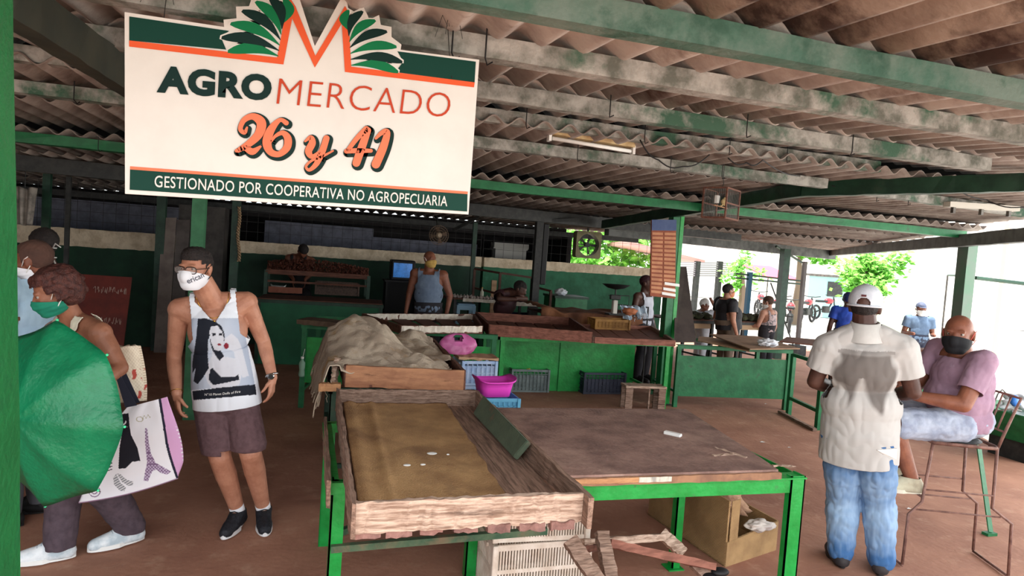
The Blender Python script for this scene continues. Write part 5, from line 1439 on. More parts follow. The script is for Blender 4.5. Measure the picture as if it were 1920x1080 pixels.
bm = B(); sheet(bm, 30, 30, lambda u, v: gy(tq(u, v)[0], tq(u, v)[1], 3.745 + .06 * math.sin(PI * u) ** .5 * (.2 + .8 * v))); obj('back_panel', bm, mat('bag back', (210, 206, 214), rough=.8), tb, True)
bm = B(); pts = [gy(*tq(u / 12, 1), 3.745) for u in range(13)]; tube(bm, pts, .006, 6); obj('piping', bm, mat('mauve piping', (150, 120, 146), rough=.8), tb, True)
bm = B(); s0 = gy(219, 698, 3.76); s1_ = gy(246, 762, 3.73)
for off in (0, .06):
    A_, C_ = s0 + V((0, off * 1.6, 0)), s1_ + V((0, off, 0)); w1, w2 = V((.010, 0, 0)), V((.026, 0, .006))
    poly(bm, [A_ - w1, A_ + w1, C_ + w2, C_ - w2], .003, (0, -1, 0))
obj('strap', bm, mat('navy strap', (28, 32, 48), rough=.8), tb)
# woven sack bag
bm = B()
def wv(u, v):
    l = (208, 656); x = 212 + (262 - 212) * u + (12 * math.sin(PI * v * .6) + 2) * u; y = 652 + (757 - 652) * v - 4 * u * (1 - v) - 6 * u * v
    return gy(x, y, 3.98 - .03 * math.sin(PI * u) + .006 * noise.noise(V((u * 5, v * 8, 3))))
sheet(bm, 60, 90, wv); me = bpy.data.meshes.new('woven_bag'); bm.to_mesh(me); bm.free()
CB1, CB2, CR1 = lin((224, 212, 190)), lin((190, 170, 146)), lin((176, 76, 66)); cl = []
for j in range(91):
    for i in range(61):
        u, v = i / 60, j / 90; c = CB1 if (i // 3 + j // 3) % 2 else tuple(CB1[q] * .6 + CB2[q] * .4 for q in range(4))
        if u > .9: c = CB2 if j % 4 < 2 else CB1
        n_ = noise.noise(V((u * 7, v * 9, 2)))
        if .42 < v < .60 and n_ > .12: c = CR1
        if .6 < v < .95 and u > .6 and n_ > .25: c = CR1
        cl.extend(c)
a = me.color_attributes.new('Col', 'FLOAT_COLOR', 'POINT'); a.data.foreach_set('color', cl)
o = link_mesh('woven_bag', me, attr_mat('woven plastic'), None, True); solidify(o, .05, 1); rebase(o); tag(o, 'beige woven shopping bag with red marks behind the tote bag', 'bag')

# ================= generic background figure
def simple_person(label, J, face, skinm, hs=1.0, rad=None, feet=(0, -1, 0), vox=.010, hands=None, top=None, bottom=None, hair=None, group=None, sleeve=.55, shorts_end=.07, hairz=.05, legs=True, hem=-.06, maskm=None, shoesm=None, extra_top={}):
    base = J['pelvis']; p = person(label, (base.x, base.y), group); f = Fig(J, hs, rad, face)
    fd_ = {'L': feet, 'R': feet}; bodymesh(f, p, skinm, vox, fd_, hands, legs=True)
    if top: shirt(f, p, top, g=.016, hem=hem, sleeve=sleeve, vox=vox, amp=.005, **extra_top)
    if bottom: trousers(f, p, bottom, g=.016, top=.07, z_end=shorts_end, gl=.022, vox=vox, amp=.005)
    if hair:
        def hb_(bm): ell(bm, f.HP(0, -.014, .038), (.085, .103, .094), f.hrot())
        hairmesh(f, hb_, vox * .7, hair, p, lambda q: q.z > hairz if q.y > .03 else q.z > (-.01 if q.y > -.02 else -.06), .003, 70)
    if maskm: mask(f, maskm, p, g=.010, top=-.002, straps=True)
    if shoesm:
        for s_ in 'LR': shoe(f, s_, fd_[s_], shoesm, shoesm, p)
    return p, f
RELH = lambda d, sgn=1: {'L': (d, (0, 0, 1), .5, 1), 'R': (d, (0, 0, 1), .5, -1)}
DOWN = {'L': ((0, 0, -1), (0, -1, 0), .4, 1), 'R': ((0, 0, -1), (0, -1, 0), .4, -1)}
GREYP = mat('grey trousers', (92, 92, 98), (76, 76, 82), rough=.9); DARKP = mat('dark trousers', (40, 40, 46), (52, 50, 54), rough=.9)
# two people behind the woman
b_ = gz(40, 985, 0)
J = standing((gy(52, 600, 4.55).x, 4.55), PI / 2 - R(20), 1.70); J['head'] = gy(62, 492, 4.5)
p_, f_ = simple_person('person with shaved head and pale blue shirt beyond the woman at the left edge', J, (-.96, .1, -.2), SK_MB, feet=(-1, 0, 0), top=mat('pale blue shirt', (176, 206, 226), (160, 190, 214), rough=.9), bottom=GREYP, hands=DOWN, maskm=mat('white mask cloth', (236, 238, 244)), shoesm=BLACK, sleeve=.5, vox=.008, hair=mat('shaved stubble', (88, 62, 52), (70, 50, 44), rough=.9), hairz=.055)
J = standing((gy(80, 560, 5.3).x, 5.35), PI / 2 + R(15), 1.76); J['head'] = gy(80, 462, 5.3)
p_, f_ = simple_person('person with short black hair, white mask ties and dark clothes at far left', J, (-.75, .62, -.05), SK_D, feet=(-1, 0, 0), top=mat('dark plum shirt', (50, 30, 32), (40, 26, 28), rough=.9), bottom=DARKP, hands=DOWN, hair=HAIRM, shoesm=BLACK, vox=.009)
bm = B()
for z_, dz in ((-.01, .02), (-.075, -.05)):
    tube(bm, [f_.HP(-.08, .02, z_), f_.HP(-.05, -.085, z_), f_.HP(0, -.105, z_), f_.HP(.03, -.10, z_)], .004, 6)
tube(bm, [f_.HP(0, -.108, -.01), f_.HP(-.01, -.15, .02), f_.HP(-.02, -.22, -.005)], .004, 6); tube(bm, [f_.HP(0, -.108, -.075), f_.HP(-.01, -.16, -.13), f_.HP(-.02, -.20, -.16)], .005, 6)
obj('mask_ties', bm, WHITE, p_, True)

# ================= man in the white cap, back to the camera
cp = person('man in white cap, sweat-stained pale shirt and faded jeans, back to the camera', (3.25, 3.3))
az = R(50); fc = V((math.sin(az), math.cos(az), 0)); rg = V((fc.y, -fc.x, 0))
c0 = gy(1613, 840, 3.28)
J = dict(pelvis=gy(1610, 832, 3.30), neck=gy(1622, 612, 3.24), head=gy(1622, 578, 3.26), shL=gy(1553, 652, 3.36), shR=gy(1692, 655, 3.12), elL=gy(1528, 715, 3.42), elR=gy(1712, 735, 3.10), wrL=gy(1580, 735, 3.62), wrR=gy(1665, 742, 3.38),
         hipL=gy(1580, 855, 3.36), hipR=gy(1642, 855, 3.22), knL=gy(1580, 950, 3.36), knR=gy(1648, 955, 3.22))
a_ = gz(1578, 1062, 0); b_ = gz(1655, 1078, 0); J['anL'] = V((a_.x, a_.y + .02, .088)); J['anR'] = V((b_.x, b_.y + .02, .088))
cm = Fig(J, 1.03, dict(sh=.070, ua=.054, el=.048, fa=.048, wr=.031, chest=(.200, .140, .18), belly=(.205, .155, .16), pel=(.185, .145, .13), th=.096, kn=.072, ca=.062, an=.042, neck=.070), face=(fc.x, fc.y, .0))
fcd = {'L': (.45, .9, 0), 'R': (.75, .65, 0)}
bodymesh(cm, cp, SK_D, .0065, fcd, {'L': ((.6, .3, .1), (0, 0, 1), .8, 1), 'R': ((-.2, .9, .1), (0, 0, 1), .8, -1)})
sdc, fwc, upc = cm.torso_axes(); rC = Matrix((sdc, fwc, upc)).transposed(); iC = rC.transposed()
W1, W2, W3 = lin((184, 183, 180)), lin((100, 94, 90)), lin((168, 164, 160))
def sweat(co):
    l = iC @ (co - cm.J['neck']); 
    if l.y > .03: return W1
    n_ = noise.noise(V((l.x * 14, l.z * 9, 0))) * .05
    # dark damp patch: broad over the shoulder blades, two legs running down with a dry wedge between
    x, z = l.x, -l.z
    ss = lambda q: max(0.0, min(1.0, q / .03 + .5))
    k = .9 * ss(z - .14) * ss(.47 + n_ - z) * ss(.155 - max(0, z - .30) * .35 + n_ - abs(x)) * (1 - (ss((z - .29) * .42 + n_ * .5 - abs(x + .02)) if z > .28 else 0))
    if .125 < z < .145 and abs(x) < .15: k = .6
    return tuple(W1[i] * (1 - k) + W2[i] * k for i in range(4))
SWM = attr_mat('sweat stained shirt cloth')
so = shirt(cm, cp, SWM, g=.020, hem=-.10, sleeve=.62, vox=.0065, amp=.008, skirt=(.225, .18), wf=(8, 8, 5), painter=sweat, seed=5, fold=1.3)
bm = B(); c = cm.J['neck'] + V((0, 0, .005)); pts = [c + rC @ V((.078 * math.cos(a * 2 * PI / 24), .078 * math.sin(a * 2 * PI / 24) - .005, .012)) for a in range(24)]
rings = []
for r_k, z_k in ((1.0, -.03), (.90, .024), (1.0, .022), (1.42, -.085)):
    rings.append([bm.verts.new(c + rC @ V((.080 * r_k * math.cos(a * 2 * PI / 24), .080 * r_k * math.sin(a * 2 * PI / 24) - .005, z_k))) for a in range(24)])
for q, w_ in zip(rings, rings[1:]):
    for k in range(24): bm.faces.new((q[k], q[(k + 1) % 24], w_[(k + 1) % 24], w_[k]))
obj('collar', bm, mat('pale shirt cloth', (204, 204, 200), (190, 190, 186), rough=.9), so, True)
# jeans: washed patches painted by height
JB1, JB2, JB3 = lin((62, 102, 150)), lin((170, 196, 220)), lin((40, 62, 96))
def jeans(co):
    best = 0
    for s_ in 'LR':
        H_, K, A_ = cm.J['hip' + s_], cm.J['kn' + s_], cm.J['an' + s_]
        for P_, rr in ((H_.lerp(K, .42), .18), (K.lerp(A_, .28), .20)):
            d = co - P_; q = math.sqrt((d.x / .6) ** 2 + (d.y / .6) ** 2 + (d.z) ** 2) / rr; best = max(best, max(0, 1 - q * .75))
    n_ = noise.noise(co * 30) * .12 + noise.noise(V((co.x * 90, co.y * 90, co.z * 8))) * .12; k = max(0, min(1, best * 1.5 + n_))
    b = tuple(JB1[i] * (1 - k) + JB2[i] * k for i in range(4))
    dk = max(0, min(1, (co.z - .76) * 5)) * .6
    return tuple(b[i] * (1 - dk) + JB3[i] * dk for i in range(4))
jo = trousers(cm, cp, attr_mat('washed denim'), g=.016, top=.05, z_end=.045, gl=.032, vox=.0065, amp=.009, painter=jeans, seed=9, wf=(9, 9, 8), fold=1.3)
bm = B(); q = gy(1663, 850, 3.0)
for v in ((0, 0), ):
    bm2 = [gy(1642, 843, 2.99), gy(1680, 840, 2.95), gy(1678, 860, 2.95), gy(1655, 852, 2.98)]
    poly(bm, bm2, .01, (0, -1, 0))
o = obj('paper_slip', bm, WHITE); rebase(o); tag(o, 'white paper sticking out of the back jeans pocket', 'paper')
DSH = mat('dusty black shoe', (34, 32, 36), (56, 50, 50), rough=.7)
for s_ in 'LR': shoe(cm, s_, fcd[s_], DSH, BLACK, cp, g=.014)
# cap
CAPM = mat('white cap cloth', (216, 222, 230), (196, 204, 214), rough=.85, scale=20)
def capb(bm): ell(bm, cm.HP(0, -.005, .045), (.092, .110, .098), cm.hrot(), 28, 20)
bm = B(); capb(bm); me = remeshed(bm, .005, 3); bm = B(); bm.from_mesh(me); inv = cm.hrot().transposed(); dead = []
for v in bm.verts:
    l = (inv @ (v.co - cm.J['head'])) / cm.hs
    if l.z < .012: dead.append(v)
    if l.y < -.04 and abs(l.x) < .034 and l.z < .012 + .038 * math.sqrt(max(0, 1 - (l.x / .034) ** 2)) + .012 and l.z > .026: dead.append(v)
bmesh.ops.delete(bm, geom=list(set(dead)), context='VERTS'); bm.to_mesh(me); bm.free()
cap = finish('cap', me, CAPM, cp); solidify(cap, .003, 1)
bm = B(); sheet(bm, 16, 8, lambda u, v: cm.HP((u - .5) * .15, .085 + v * .075 * math.sin(PI * (u * .8 + .1)), .018 - .02 * (2 * u - 1) ** 2 - .01 * v)); o = obj('brim', bm, CAPM, cap, True); solidify(o, .003)
bm = B(); tube(bm, [cm.HP(.097 * math.sin(a) , -.005 - .113 * math.cos(a), .016) for a in [R(-70 + 10 * i) for i in range(15)]], .006, 6); obj('strap', bm, CAPM, cap, True)
bm = B(); poly(bm, [cm.HP(x, -.125 + abs(x) * .1, z) for x, z in ((-.013, .070), (.013, .070), (.013, .082), (-.013, .082))], .002, -fc); obj('label_patch', bm, mat('dark red patch', (90, 40, 44)), cap)
bm = B(); ell(bm, cm.HP(0, -.005, .143), (.008, .008, .004)); obj('button', bm, CAPM, cap, True)
def hb2(bm): ell(bm, cm.HP(0, -.012, .02), (.080, .098, .085), cm.hrot())
hairmesh(cm, hb2, .006, HAIRM, cp, lambda q: q.y < .0 and q.z > -.05, .002, 80)

# ================= tall wire stool and seated man
ST = gz(1782, 822, .80); F = V((-.93, .36, 0)).normalized(); L_ = V((-F.y, F.x, 0)) * -1   # L_: toward the viewer side
if L_.y > 0: L_ = -L_
ST = V((ST.x, ST.y, 0))
def sp_(f, s, z): return ST + F * f + L_ * s + V((0, 0, z))
st = thing('wire_stool', 'tall rusty wire stool with a slatted back under the seated man', 'stool', (ST.x, ST.y, 0))
bm = B(); tube(bm, [sp_(.19, -.17, .80), sp_(.19, .17, .80), sp_(-.17, .18, .80), sp_(-.20, .14, .80), sp_(-.20, -.14, .80), sp_(-.17, -.18, .80)], .011, 8, closed=True); obj('seat_ring', bm, RUST, st, True)
bm = B(); lathe(bm, [(.15, .80), (.17, .812), (.15, .82)], ST, 24); obj('seat', bm, DARK, st)
for s in (-1, 1):
    bm = B(); tube(bm, [sp_(-.19, s * .16, .80), sp_(-.20, s * .155, .42), sp_(-.31, s * .175, .34), sp_(-.32, s * .18, .02)], .009, 8); obj('leg', bm, RUST, st, True)
    bm = B(); tube(bm, [sp_(.19, s * .16, .80), sp_(.22, s * .16, .42), sp_(.30, s * .175, .34), sp_(.31, s * .18, .02)], .009, 8); obj('leg', bm, RUST, st, True)
    bm = B(); tube(bm, [sp_(-.20, s * .16, .50), sp_(.22, s * .16, .50)], .006, 6); tube(bm, [sp_(-.25, s * .16, .37), sp_(.26, s * .16, .37)], .006, 6); obj('side_rail', bm, RUST, st, True)
for f in (-.32, .31):
    bm = B(); tube(bm, [sp_(f, -.18, .012), sp_(f, .18, .012)], .008, 6); obj('foot_rail', bm, RUST, st, True)
bm = B(); tube(bm, [sp_(.22, -.16, .45), sp_(.22, .16, .45)], .008, 6); obj('foot_rest', bm, RUST, st, True)
bm = B(); tube(bm, [sp_(-.20, .15, .80), sp_(-.23, .15, .90), sp_(-.29, .17, 1.12), sp_(-.29, -.17, 1.12), sp_(-.23, -.15, .90), sp_(-.20, -.15, .80)], .009, 8); tube(bm, [sp_(-.23, .15, .90), sp_(-.23, -.15, .90)], .008, 6); obj('back_frame', bm, RUST, st, True)
for q in (-.075, 0, .075):
    bm = B(); tube(bm, [sp_(-.23, q, .90), sp_(-.29, q * 1.1, 1.12)], .006, 6); obj('back_bar', bm, RUST, st, True)
s_p = person('seated man in a faded mauve polo and black mask, turning toward the camera', (ST.x, ST.y))
J = dict(pelvis=sp_(-.04, 0, .94), neck=sp_(-.02, -.02, 1.42), head=gy(1797, 628, (ST + F * .04).y), shL=sp_(-.03, .21, 1.33), shR=sp_(.02, -.20, 1.35), elL=sp_(.10, .27, 1.07), elR=sp_(.14, -.20, 1.10), wrL=sp_(.33, .14, 1.08), wrR=sp_(.36, -.05, 1.10),
         hipL=sp_(.02, .10, .91), hipR=sp_(.02, -.10, .91), knL=sp_(.44, .12, .89), knR=sp_(.42, -.12, .90), anL=sp_(.26, .10, .535), anR=sp_(.22, -.12, .535))
hd = J['head']; J['neck'] = V((hd.x, hd.y, hd.z - .16)) - F * .05; print('seated head', hd, ST)
sm_ = Fig(J, 1.05, dict(sh=.064, ua=.055, el=.048, fa=.048, wr=.031, chest=(.185, .155, .17), belly=(.19, .175, .16), pel=(.18, .17, .13), th=.098, kn=.074, ca=.060, an=.040, neck=.070, paunch=.02), face=(F * .62 + V((-.25, -.85, 0)) * .75 + V((0, 0, -.05))))
fsd = {'L': (F.x, F.y, 0), 'R': (F.x, F.y, 0)}
bodymesh(sm_, s_p, SK_MB, .0065, fsd, {'L': (F * .8 - L_ * .4, (0, 0, 1), .9, -1), 'R': (F * .6 + L_ * .6, (0, 0, 1), .9, 1)}); eyes(sm_, s_p)
POLO = mat('faded mauve polo', (168, 138, 158), (148, 120, 140), rough=.9, scale=5, c3=(186, 178, 196), s3=3, lo3=.6, hi3=.7)
so = shirt(sm_, s_p, POLO, g=.012, hem=-.07, sleeve=.68, vox=.0065, amp=.007, seed=15, fold=1.2)
bm = B(); c = sm_.J['neck'] + V((0, 0, .0)); rings = []
for r_k, z_k in ((1.05, -.02), (.95, .03), (1.02, .028), (1.15, -.02)): rings.append([bm.verts.new(c + V((.078 * r_k * math.cos(a * PI / 12), .078 * r_k * math.sin(a * PI / 12), z_k))) for a in range(24)])
for q, w_ in zip(rings, rings[1:]):
    for k in range(24): bm.faces.new((q[k], q[(k + 1) % 24], w_[(k + 1) % 24], w_[k]))
obj('collar', bm, mat('dark collar', (92, 76, 90)), so, True)
# pale shorts to the knee
bm = B(); ell(bm, J['pelvis'], (.20, .19, .13)); 
for s_ in 'LR': capsule(bm, J['hip' + s_], .112, J['hip' + s_].lerp(J['kn' + s_], .85), .100)
me = remeshed(bm, .007, 4); me = cut(me, [(J['hipL'].lerp(J['knL'], .93), F, None), (J['pelvis'] + V((0, 0, .10)), V((0, 0, 1)), None)]); wrinkle(me, .008, (9, 9, 9), 21, 1.3)
o = finish('shorts', me, mat('pale blue shorts', (176, 186, 202), (140, 150, 170), rough=.9, scale=7), s_p); solidify(o, .004, 0)
for s_ in 'LR': shoe(sm_, s_, fsd[s_], mat('khaki trainer', (190, 186, 160), (160, 152, 130), rough=.7), mat('cream sole', (210, 204, 184)), s_p, g=.012)
mk = mask(sm_, mat('black mask cloth', (26, 28, 32), rough=.8), s_p, g=.010, top=.0, strap=mat('red ear loop', (206, 92, 84)), pleat=False)
def hb3(bm): ell(bm, sm_.HP(0, -.012, .034), (.079, .097, .090), sm_.hrot())
hairmesh(sm_, hb3, .005, mat('cropped grey hair', (112, 96, 84), (92, 78, 70), rough=.9, scale=90), s_p, lambda q: q.z > .075 if q.y > .03 else q.z > (.02 if q.y > -.02 else -.03), .0008, 90)
# green steel bar behind the stool
f = gz(1857, 1003, 0); bm = B(); tp2 = gy(1835, 835, f.y + .25)
beam(bm, f + V((0, 0, .02)), tp2, .045, .008, up=V((0, 1, 0))); t_ = single('steel_bar', bm, GREEN_M, 'leaning green flat steel bar behind the tall wire stool', 'bar')
bm = B(); box(bm, f + V((-.01, 0, .01)), (.09, .05, .02)); obj('foot_plate', bm, GREEN_M, t_)

# ================= background people
bp = lambda px, py, Y: gy(px, py, Y)
def pxfig(base_px, Y, rz, H, head=None, **over):
    q = gy(base_px, 600, Y); J = standing((q.x, Y), rz, H, **over)
    if head:
        hd = gy(head[0], head[1], Y); d = hd - J['head']
        for k in ('head', 'neck', 'shL', 'shR', 'elL', 'elR', 'wrL', 'wrR'): J[k] = J[k] + d
        J['pelvis'] = J['pelvis'] + d * .45
        for k in ('hipL', 'hipR'): J[k] = J[k] + d * .3
    return J
J = pxfig(803, 9.2, PI - R(15), 1.78, head=(806, 487)); J['elL'] += V((.05, 0, 0))
HEAVY = dict(sh=.078, ua=.060, el=.046, chest=(.19, .13, .18), belly=(.185, .14, .16), pel=(.175, .14, .13), th=.09, neck=.066)
simple_person('bald man in a grey blue sleeveless shirt and yellow mask behind the counters', J, (.45, -.9, 0), SK_MB, rad=HEAVY, feet=(0, -1, 0), top=mat('grey blue vest', (122, 138, 158), (104, 120, 142), rough=.9, scale=4, c3=(74, 84, 100), s3=5, lo3=.66, hi3=.7), bottom=DARKP, hands=DOWN, sleeve=0, maskm=mat('mustard mask', (196, 160, 84)), shoesm=BLACK, extra_top=dict(neckcut=-.02), vox=.009)
# bending vendor
q = gy(562, 520, 11.0)
J = standing((q.x, 11.45), PI, 1.70); hd = gy(568, 472, 11.4)
J.update(head=hd, neck=hd + V((-.06, .10, -.06)), shL=hd + V((.14, .10, -.14)), shR=hd + V((-.22, .12, -.12)), elL=hd + V((.14, .05, -.36)), elR=hd + V((-.22, .08, -.35)), wrL=hd + V((.06, -.12, -.44)), wrR=hd + V((-.12, -.10, -.45)), pelvis=V((q.x, 11.62, .98)))
simple_person('vendor bending head down over the heap of produce at the back', J, (.15, -.55, -.85), SK_MB, feet=(0, -1, 0), top=mat('black vest', (24, 22, 24)), bottom=DARKP, hands=DOWN, hair=HAIRM, sleeve=0, shoesm=BLACK, vox=.011)
# vendor with white vest behind the post
J = pxfig(1212, 9.1, PI + R(30), 1.68, head=(1212, 532))
simple_person('vendor in a white sleeveless vest half hidden behind the double post', J, (.7, -.6, -.1), SK_D, feet=(.5, -.8, 0), top=mat('white vest', (196, 200, 210), (176, 180, 192)), bottom=DARKP, hands=DOWN, hair=mat('dark red cap hair', (60, 30, 36)), sleeve=0, shoesm=BLACK, vox=.011)
# person asleep on the table
q = gy(975, 560, 9.35); J = standing((q.x - .1, 9.45), PI, 1.6)
hd = gy(975, 543, 9.1); pv = V((q.x - .25, 9.75, .55))
J.update(head=hd, neck=hd + V((-.10, .12, -.03)), shL=hd + V((.02, .22, -.10)), shR=hd + V((-.28, .10, -.10)), elL=hd + V((.10, .02, -.13)), elR=hd + V((-.33, -.10, -.14)), wrL=hd + V((-.10, -.12, -.12)), wrR=hd + V((-.10, -.18, -.13)), pelvis=pv, hipL=pv + V((.09, 0, -.03)), hipR=pv + V((-.09, 0, -.03)), knL=pv + V((.1, -.40, -.03)), knR=pv + V((-.1, -.40, -.03)), anL=V((pv.x + .1, pv.y - .36, .09)), anR=V((pv.x - .1, pv.y - .36, .09)))
simple_person('person resting head on folded arms at the white edged stall table', J, (.7, -.55, -.35), SK_D, feet=(0, -1, 0), top=mat('maroon shirt', (62, 32, 36), (48, 26, 30)), bottom=DARKP, hands=None, hair=HAIRM, shoesm=BLACK, vox=.011)
# man in black t-shirt
J = pxfig(1365, 9.9, -PI / 2, 1.74, head=(1366, 546)); 
BIG = dict(sh=.082, ua=.062, el=.048, chest=(.19, .16, .18), belly=(.185, .19, .17), pel=(.17, .16, .13), th=.09, neck=.066, paunch=.07)
simple_person('heavy man in a black t-shirt standing sideways beyond the right counter', J, (1, 0, .05), SK_M, rad=BIG, feet=(1, 0, 0), top=mat('black tee', (28, 26, 30), (38, 36, 40)), bottom=mat('khaki brown trousers', (104, 88, 74)), hands={'L': ((0, 0, -1), (1, 0, 0), .4, 1), 'R': ((0, 0, -1), (1, 0, 0), .4, -1)}, hair=HAIRM, shoesm=BLACK, maskm=mat('peach mask', (206, 132, 96)), vox=.010, extra_top=dict(skirt=(.20, .23)), hem=-.10)
# woman with patterned top
J = pxfig(1440, 10.4, R(20), 1.60, head=(1440, 568)); J['wrL'] += V((-.12, .15, .22)); J['elL'] += V((-.04, .02, .02))
LEOP = mat('pale patterned top', (196, 176, 176), (86, 92, 96), rough=.9, scale=26, lo=.5, hi=.6)
simple_person('woman with tied hair and a pale patterned top beside the dark post', J, (-.55, .8, -.25), skin('light tan skin', (186, 136, 112), (170, 120, 98)), feet=(-.4, .9, 0), top=LEOP, bottom=DARKP, hands=None, hair=mat('brown hair', (88, 62, 46), (60, 42, 34), rough=.7, scale=50), shoesm=BLACK, sleeve=0, vox=.010, rad=dict(chest=(.15, .12, .16), belly=(.15, .13, .14)), maskm=WHITE)
# person in white, arm raised, partly behind the black t-shirt
J = pxfig(1318, 11.2, -PI / 2, 1.55, head=(1322, 572)); J['wrR'] = gy(1332, 560, 11.0); J['elR'] = gy(1345, 582, 11.0)
simple_person('person in loose white clothes bending behind the man in black', J, (-.7, .2, -.65), SK_MB, feet=(1, 0, 0), top=mat('loose white cloth', (216, 222, 230), (190, 200, 216)), bottom=mat('white trousers', (210, 214, 222)), hands=None, hair=WHITE, shoesm=BLACK, vox=.012)
# man in blue shirt
J = pxfig(1583, 9.0, R(-35), 1.62, head=(1590, 562))
simple_person('man in a bright blue shirt seen from behind beside the white cap', J, (.6, .8, 0), SK_D, feet=(.5, .8, 0), top=mat('bright blue shirt', (30, 70, 170), (24, 56, 146)), bottom=DARKP, hands=DOWN, hair=mat('navy cap cloth', (20, 34, 84)), shoesm=BLACK, vox=.011)
# man with cap and grey-blue shirt
J = pxfig(1725, 9.2, PI - R(30), 1.60, head=(1727, 580)); J['wrL'] += V((-.25, -.2, .25)); J['wrR'] += V((-.05, -.25, .25))
p_, f_ = simple_person('man in a cap and grey blue short sleeved shirt beyond the seated man', J, (-.5, -.85, -.15), SK_MB, feet=(0, -1, 0), top=mat('grey blue shirt', (112, 134, 160), (92, 112, 138), rough=.9, scale=5), bottom=mat('navy trousers', (44, 50, 70)), hands=None, hair=mat('grey cap cloth', (88, 96, 120)), shoesm=BLACK, maskm=WHITE, vox=.010)
bm = B(); sheet(bm, 10, 5, lambda u, v: f_.HP((u - .5) * .13, .08 + v * .07 * math.sin(PI * (u * .8 + .1)), .055)); o = obj('cap_brim', bm, _mats['grey cap cloth'], p_, True); solidify(o, .004)
# ================= rear stalls
def gtab(label, px0, px1, y0, y1, z, depth, m, mleg, panel, name='stall_table', group=None):
    a, b = gz(px0, y0, z), gz(px1, y1, z); return counter(label, (a.x, a.y), (b.x, b.y), depth, z, m, mleg, panel[0], panel[1], back_panel=False, group=group)
gtab('long green counter at the back left below the produce rack', 482, 718, 560, 572, .92, .8, mat('deep green panel', (16, 84, 54), (22, 98, 64), rough=.6, scale=3), GREEN_D, (.0, .88))
a, b = gz(496, 552, .94), gz(690, 562, .94)
t = thing('display_rack', 'dark wooden display rack on the back left counter holding the produce heap', 'rack', (a + b) / 2)
for p in (a, b):
    for dy in (0, .5):
        bm = B(); box(bm, V((p.x, p.y + dy + .1, 1.12)), (.05, .05, .36)); obj('leg', bm, GREEN_D, t)
for z, nm in ((1.14, 'rail'), (1.28, 'shelf')):
    bm = B(); pa, pb = V((a.x, a.y + .1, z)), V((b.x, b.y + .1, z))
    if nm == 'rail': beam(bm, pa, pb, .02, .03)
    else: beam(bm, pa + V((0, .25, 0)), pb + V((0, .25, 0)), .55, .02); beam(bm, pa, pb, .02, .07)
    obj(nm, bm, WOODB, t)
bm = B(); c = (a + b) / 2
ONI = mat('reddish dried husk', (112, 62, 44), (64, 34, 28), rough=.9, scale=20)
for k in range(2600):
    u = random.random(); hgt = .20 * (.55 + .45 * math.sin(PI * (u * .9 + .1))) * random.random()
    p = V((a.x + (b.x - a.x) * u, a.y + (b.y - a.y) * u + .12 + random.uniform(0, .4), 1.29 + hgt)); r_ = random.uniform(.012, .03)
    q = V((random.gauss(0, 1), random.gauss(0, 1), random.gauss(0, 1))).normalized(); s_ = q.orthogonal().normalized()
    vs = [bm.verts.new(p + v) for v in (q * r_, s_ * r_ * .5, -q * r_, -s_ * r_ * .5)]; bm.faces.new(vs)
single('dried_produce_heap', bm, ONI, 'heap of reddish dried bulbs and husks on the back left rack', 'produce', kind='stuff')
for (px, py, w_, h_, m, nm, lb) in ((522, 531, .22, .11, WHITE, 'plastic_container', 'white plastic container on the rack below the produce heap'), (535, 551, .5, .09, mat('dull salmon board', (150, 88, 66)), 'wooden_board', 'salmon board standing on the back left counter'), (632, 549, .66, .20, mat('dull netted crate', (104, 82, 70), (80, 64, 56), scale=30), 'produce_crate', 'brown netted crate on the back left counter under the heap')):
    q = gy(px, py, 10.95); q = V((q.x, 10.85, 0))
    if nm == 'plastic_container': tub(lb, (q.x, q.y + .15, .945), w_, .16, h_, m)
    elif nm == 'produce_crate': crate(lb, q.x, q.y + .25, .945, w_, .3, h_, m, nx=14, nz=4, solid=.6)
    else:
        bm = B(); plank(bm, (q.x - w_ / 2, q.y + .06, .945 + h_ / 2), (q.x + w_ / 2, q.y + .06, .945 + h_ / 2), .02, h_, rag=.003); single(nm, bm, m, lb, 'board')
RED = mat('dark red plastic', (150, 26, 48), (128, 18, 40), rough=.45, scale=5)
q = gz(516, 656, 0); crate('dark red plastic crate on the floor before the back left counter', q.x, q.y, 0, .5, .34, .30, RED, .1, nx=8, nz=3, solid=.95)
q = gz(553, 657, 0); crate('second dark red crate touching the first, closer to the green counter leg', q.x + .05, q.y + .05, 0, .46, .34, .30, RED, -.15, nx=8, nz=3, solid=.95)
# television on a black stand
q = gy(756, 507, 11.3)
t = thing('television', 'small television showing a blue picture behind the bald vendor', 'television', (q.x, 11.3, .0))
bm = B(); box(bm, (q.x, 11.45, q.z), (.40, .34, .34), None, .015); obj('case', bm, BLACK, t)
bm = B(); box(bm, (q.x - .01, 11.272, q.z), (.31, .006, .24)); obj('screen', bm, mat('blue screen', (70, 120, 190), (14, 24, 70), scale=7, rough=.2, lo=.45, hi=.6), t)
sc_m = _mats['blue screen']; sc_m.node_tree.nodes['Principled BSDF'].inputs['Emission Color'].default_value = lin((70, 140, 220)); sc_m.node_tree.nodes['Principled BSDF'].inputs['Emission Strength'].default_value = .35
t = thing('television_stand', 'black cabinet stand under the television', 'stand', (q.x, 11.4, 0)); zt = q.z - .172
bm = B(); box2(bm, (q.x - .3, 11.2, zt - .03), (q.x + .3, 11.65, zt)); obj('top', bm, BLACK, t)
for sx in (-.28, .25):
    bm = B(); box2(bm, (q.x + sx, 11.22, 0), (q.x + sx + .03, 11.63, zt - .03)); obj('side_panel', bm, BLACK, t)
bm = B(); box2(bm, (q.x - .25, 11.22, .5), (q.x + .25, 11.63, .53)); obj('shelf', bm, BLACK, t)
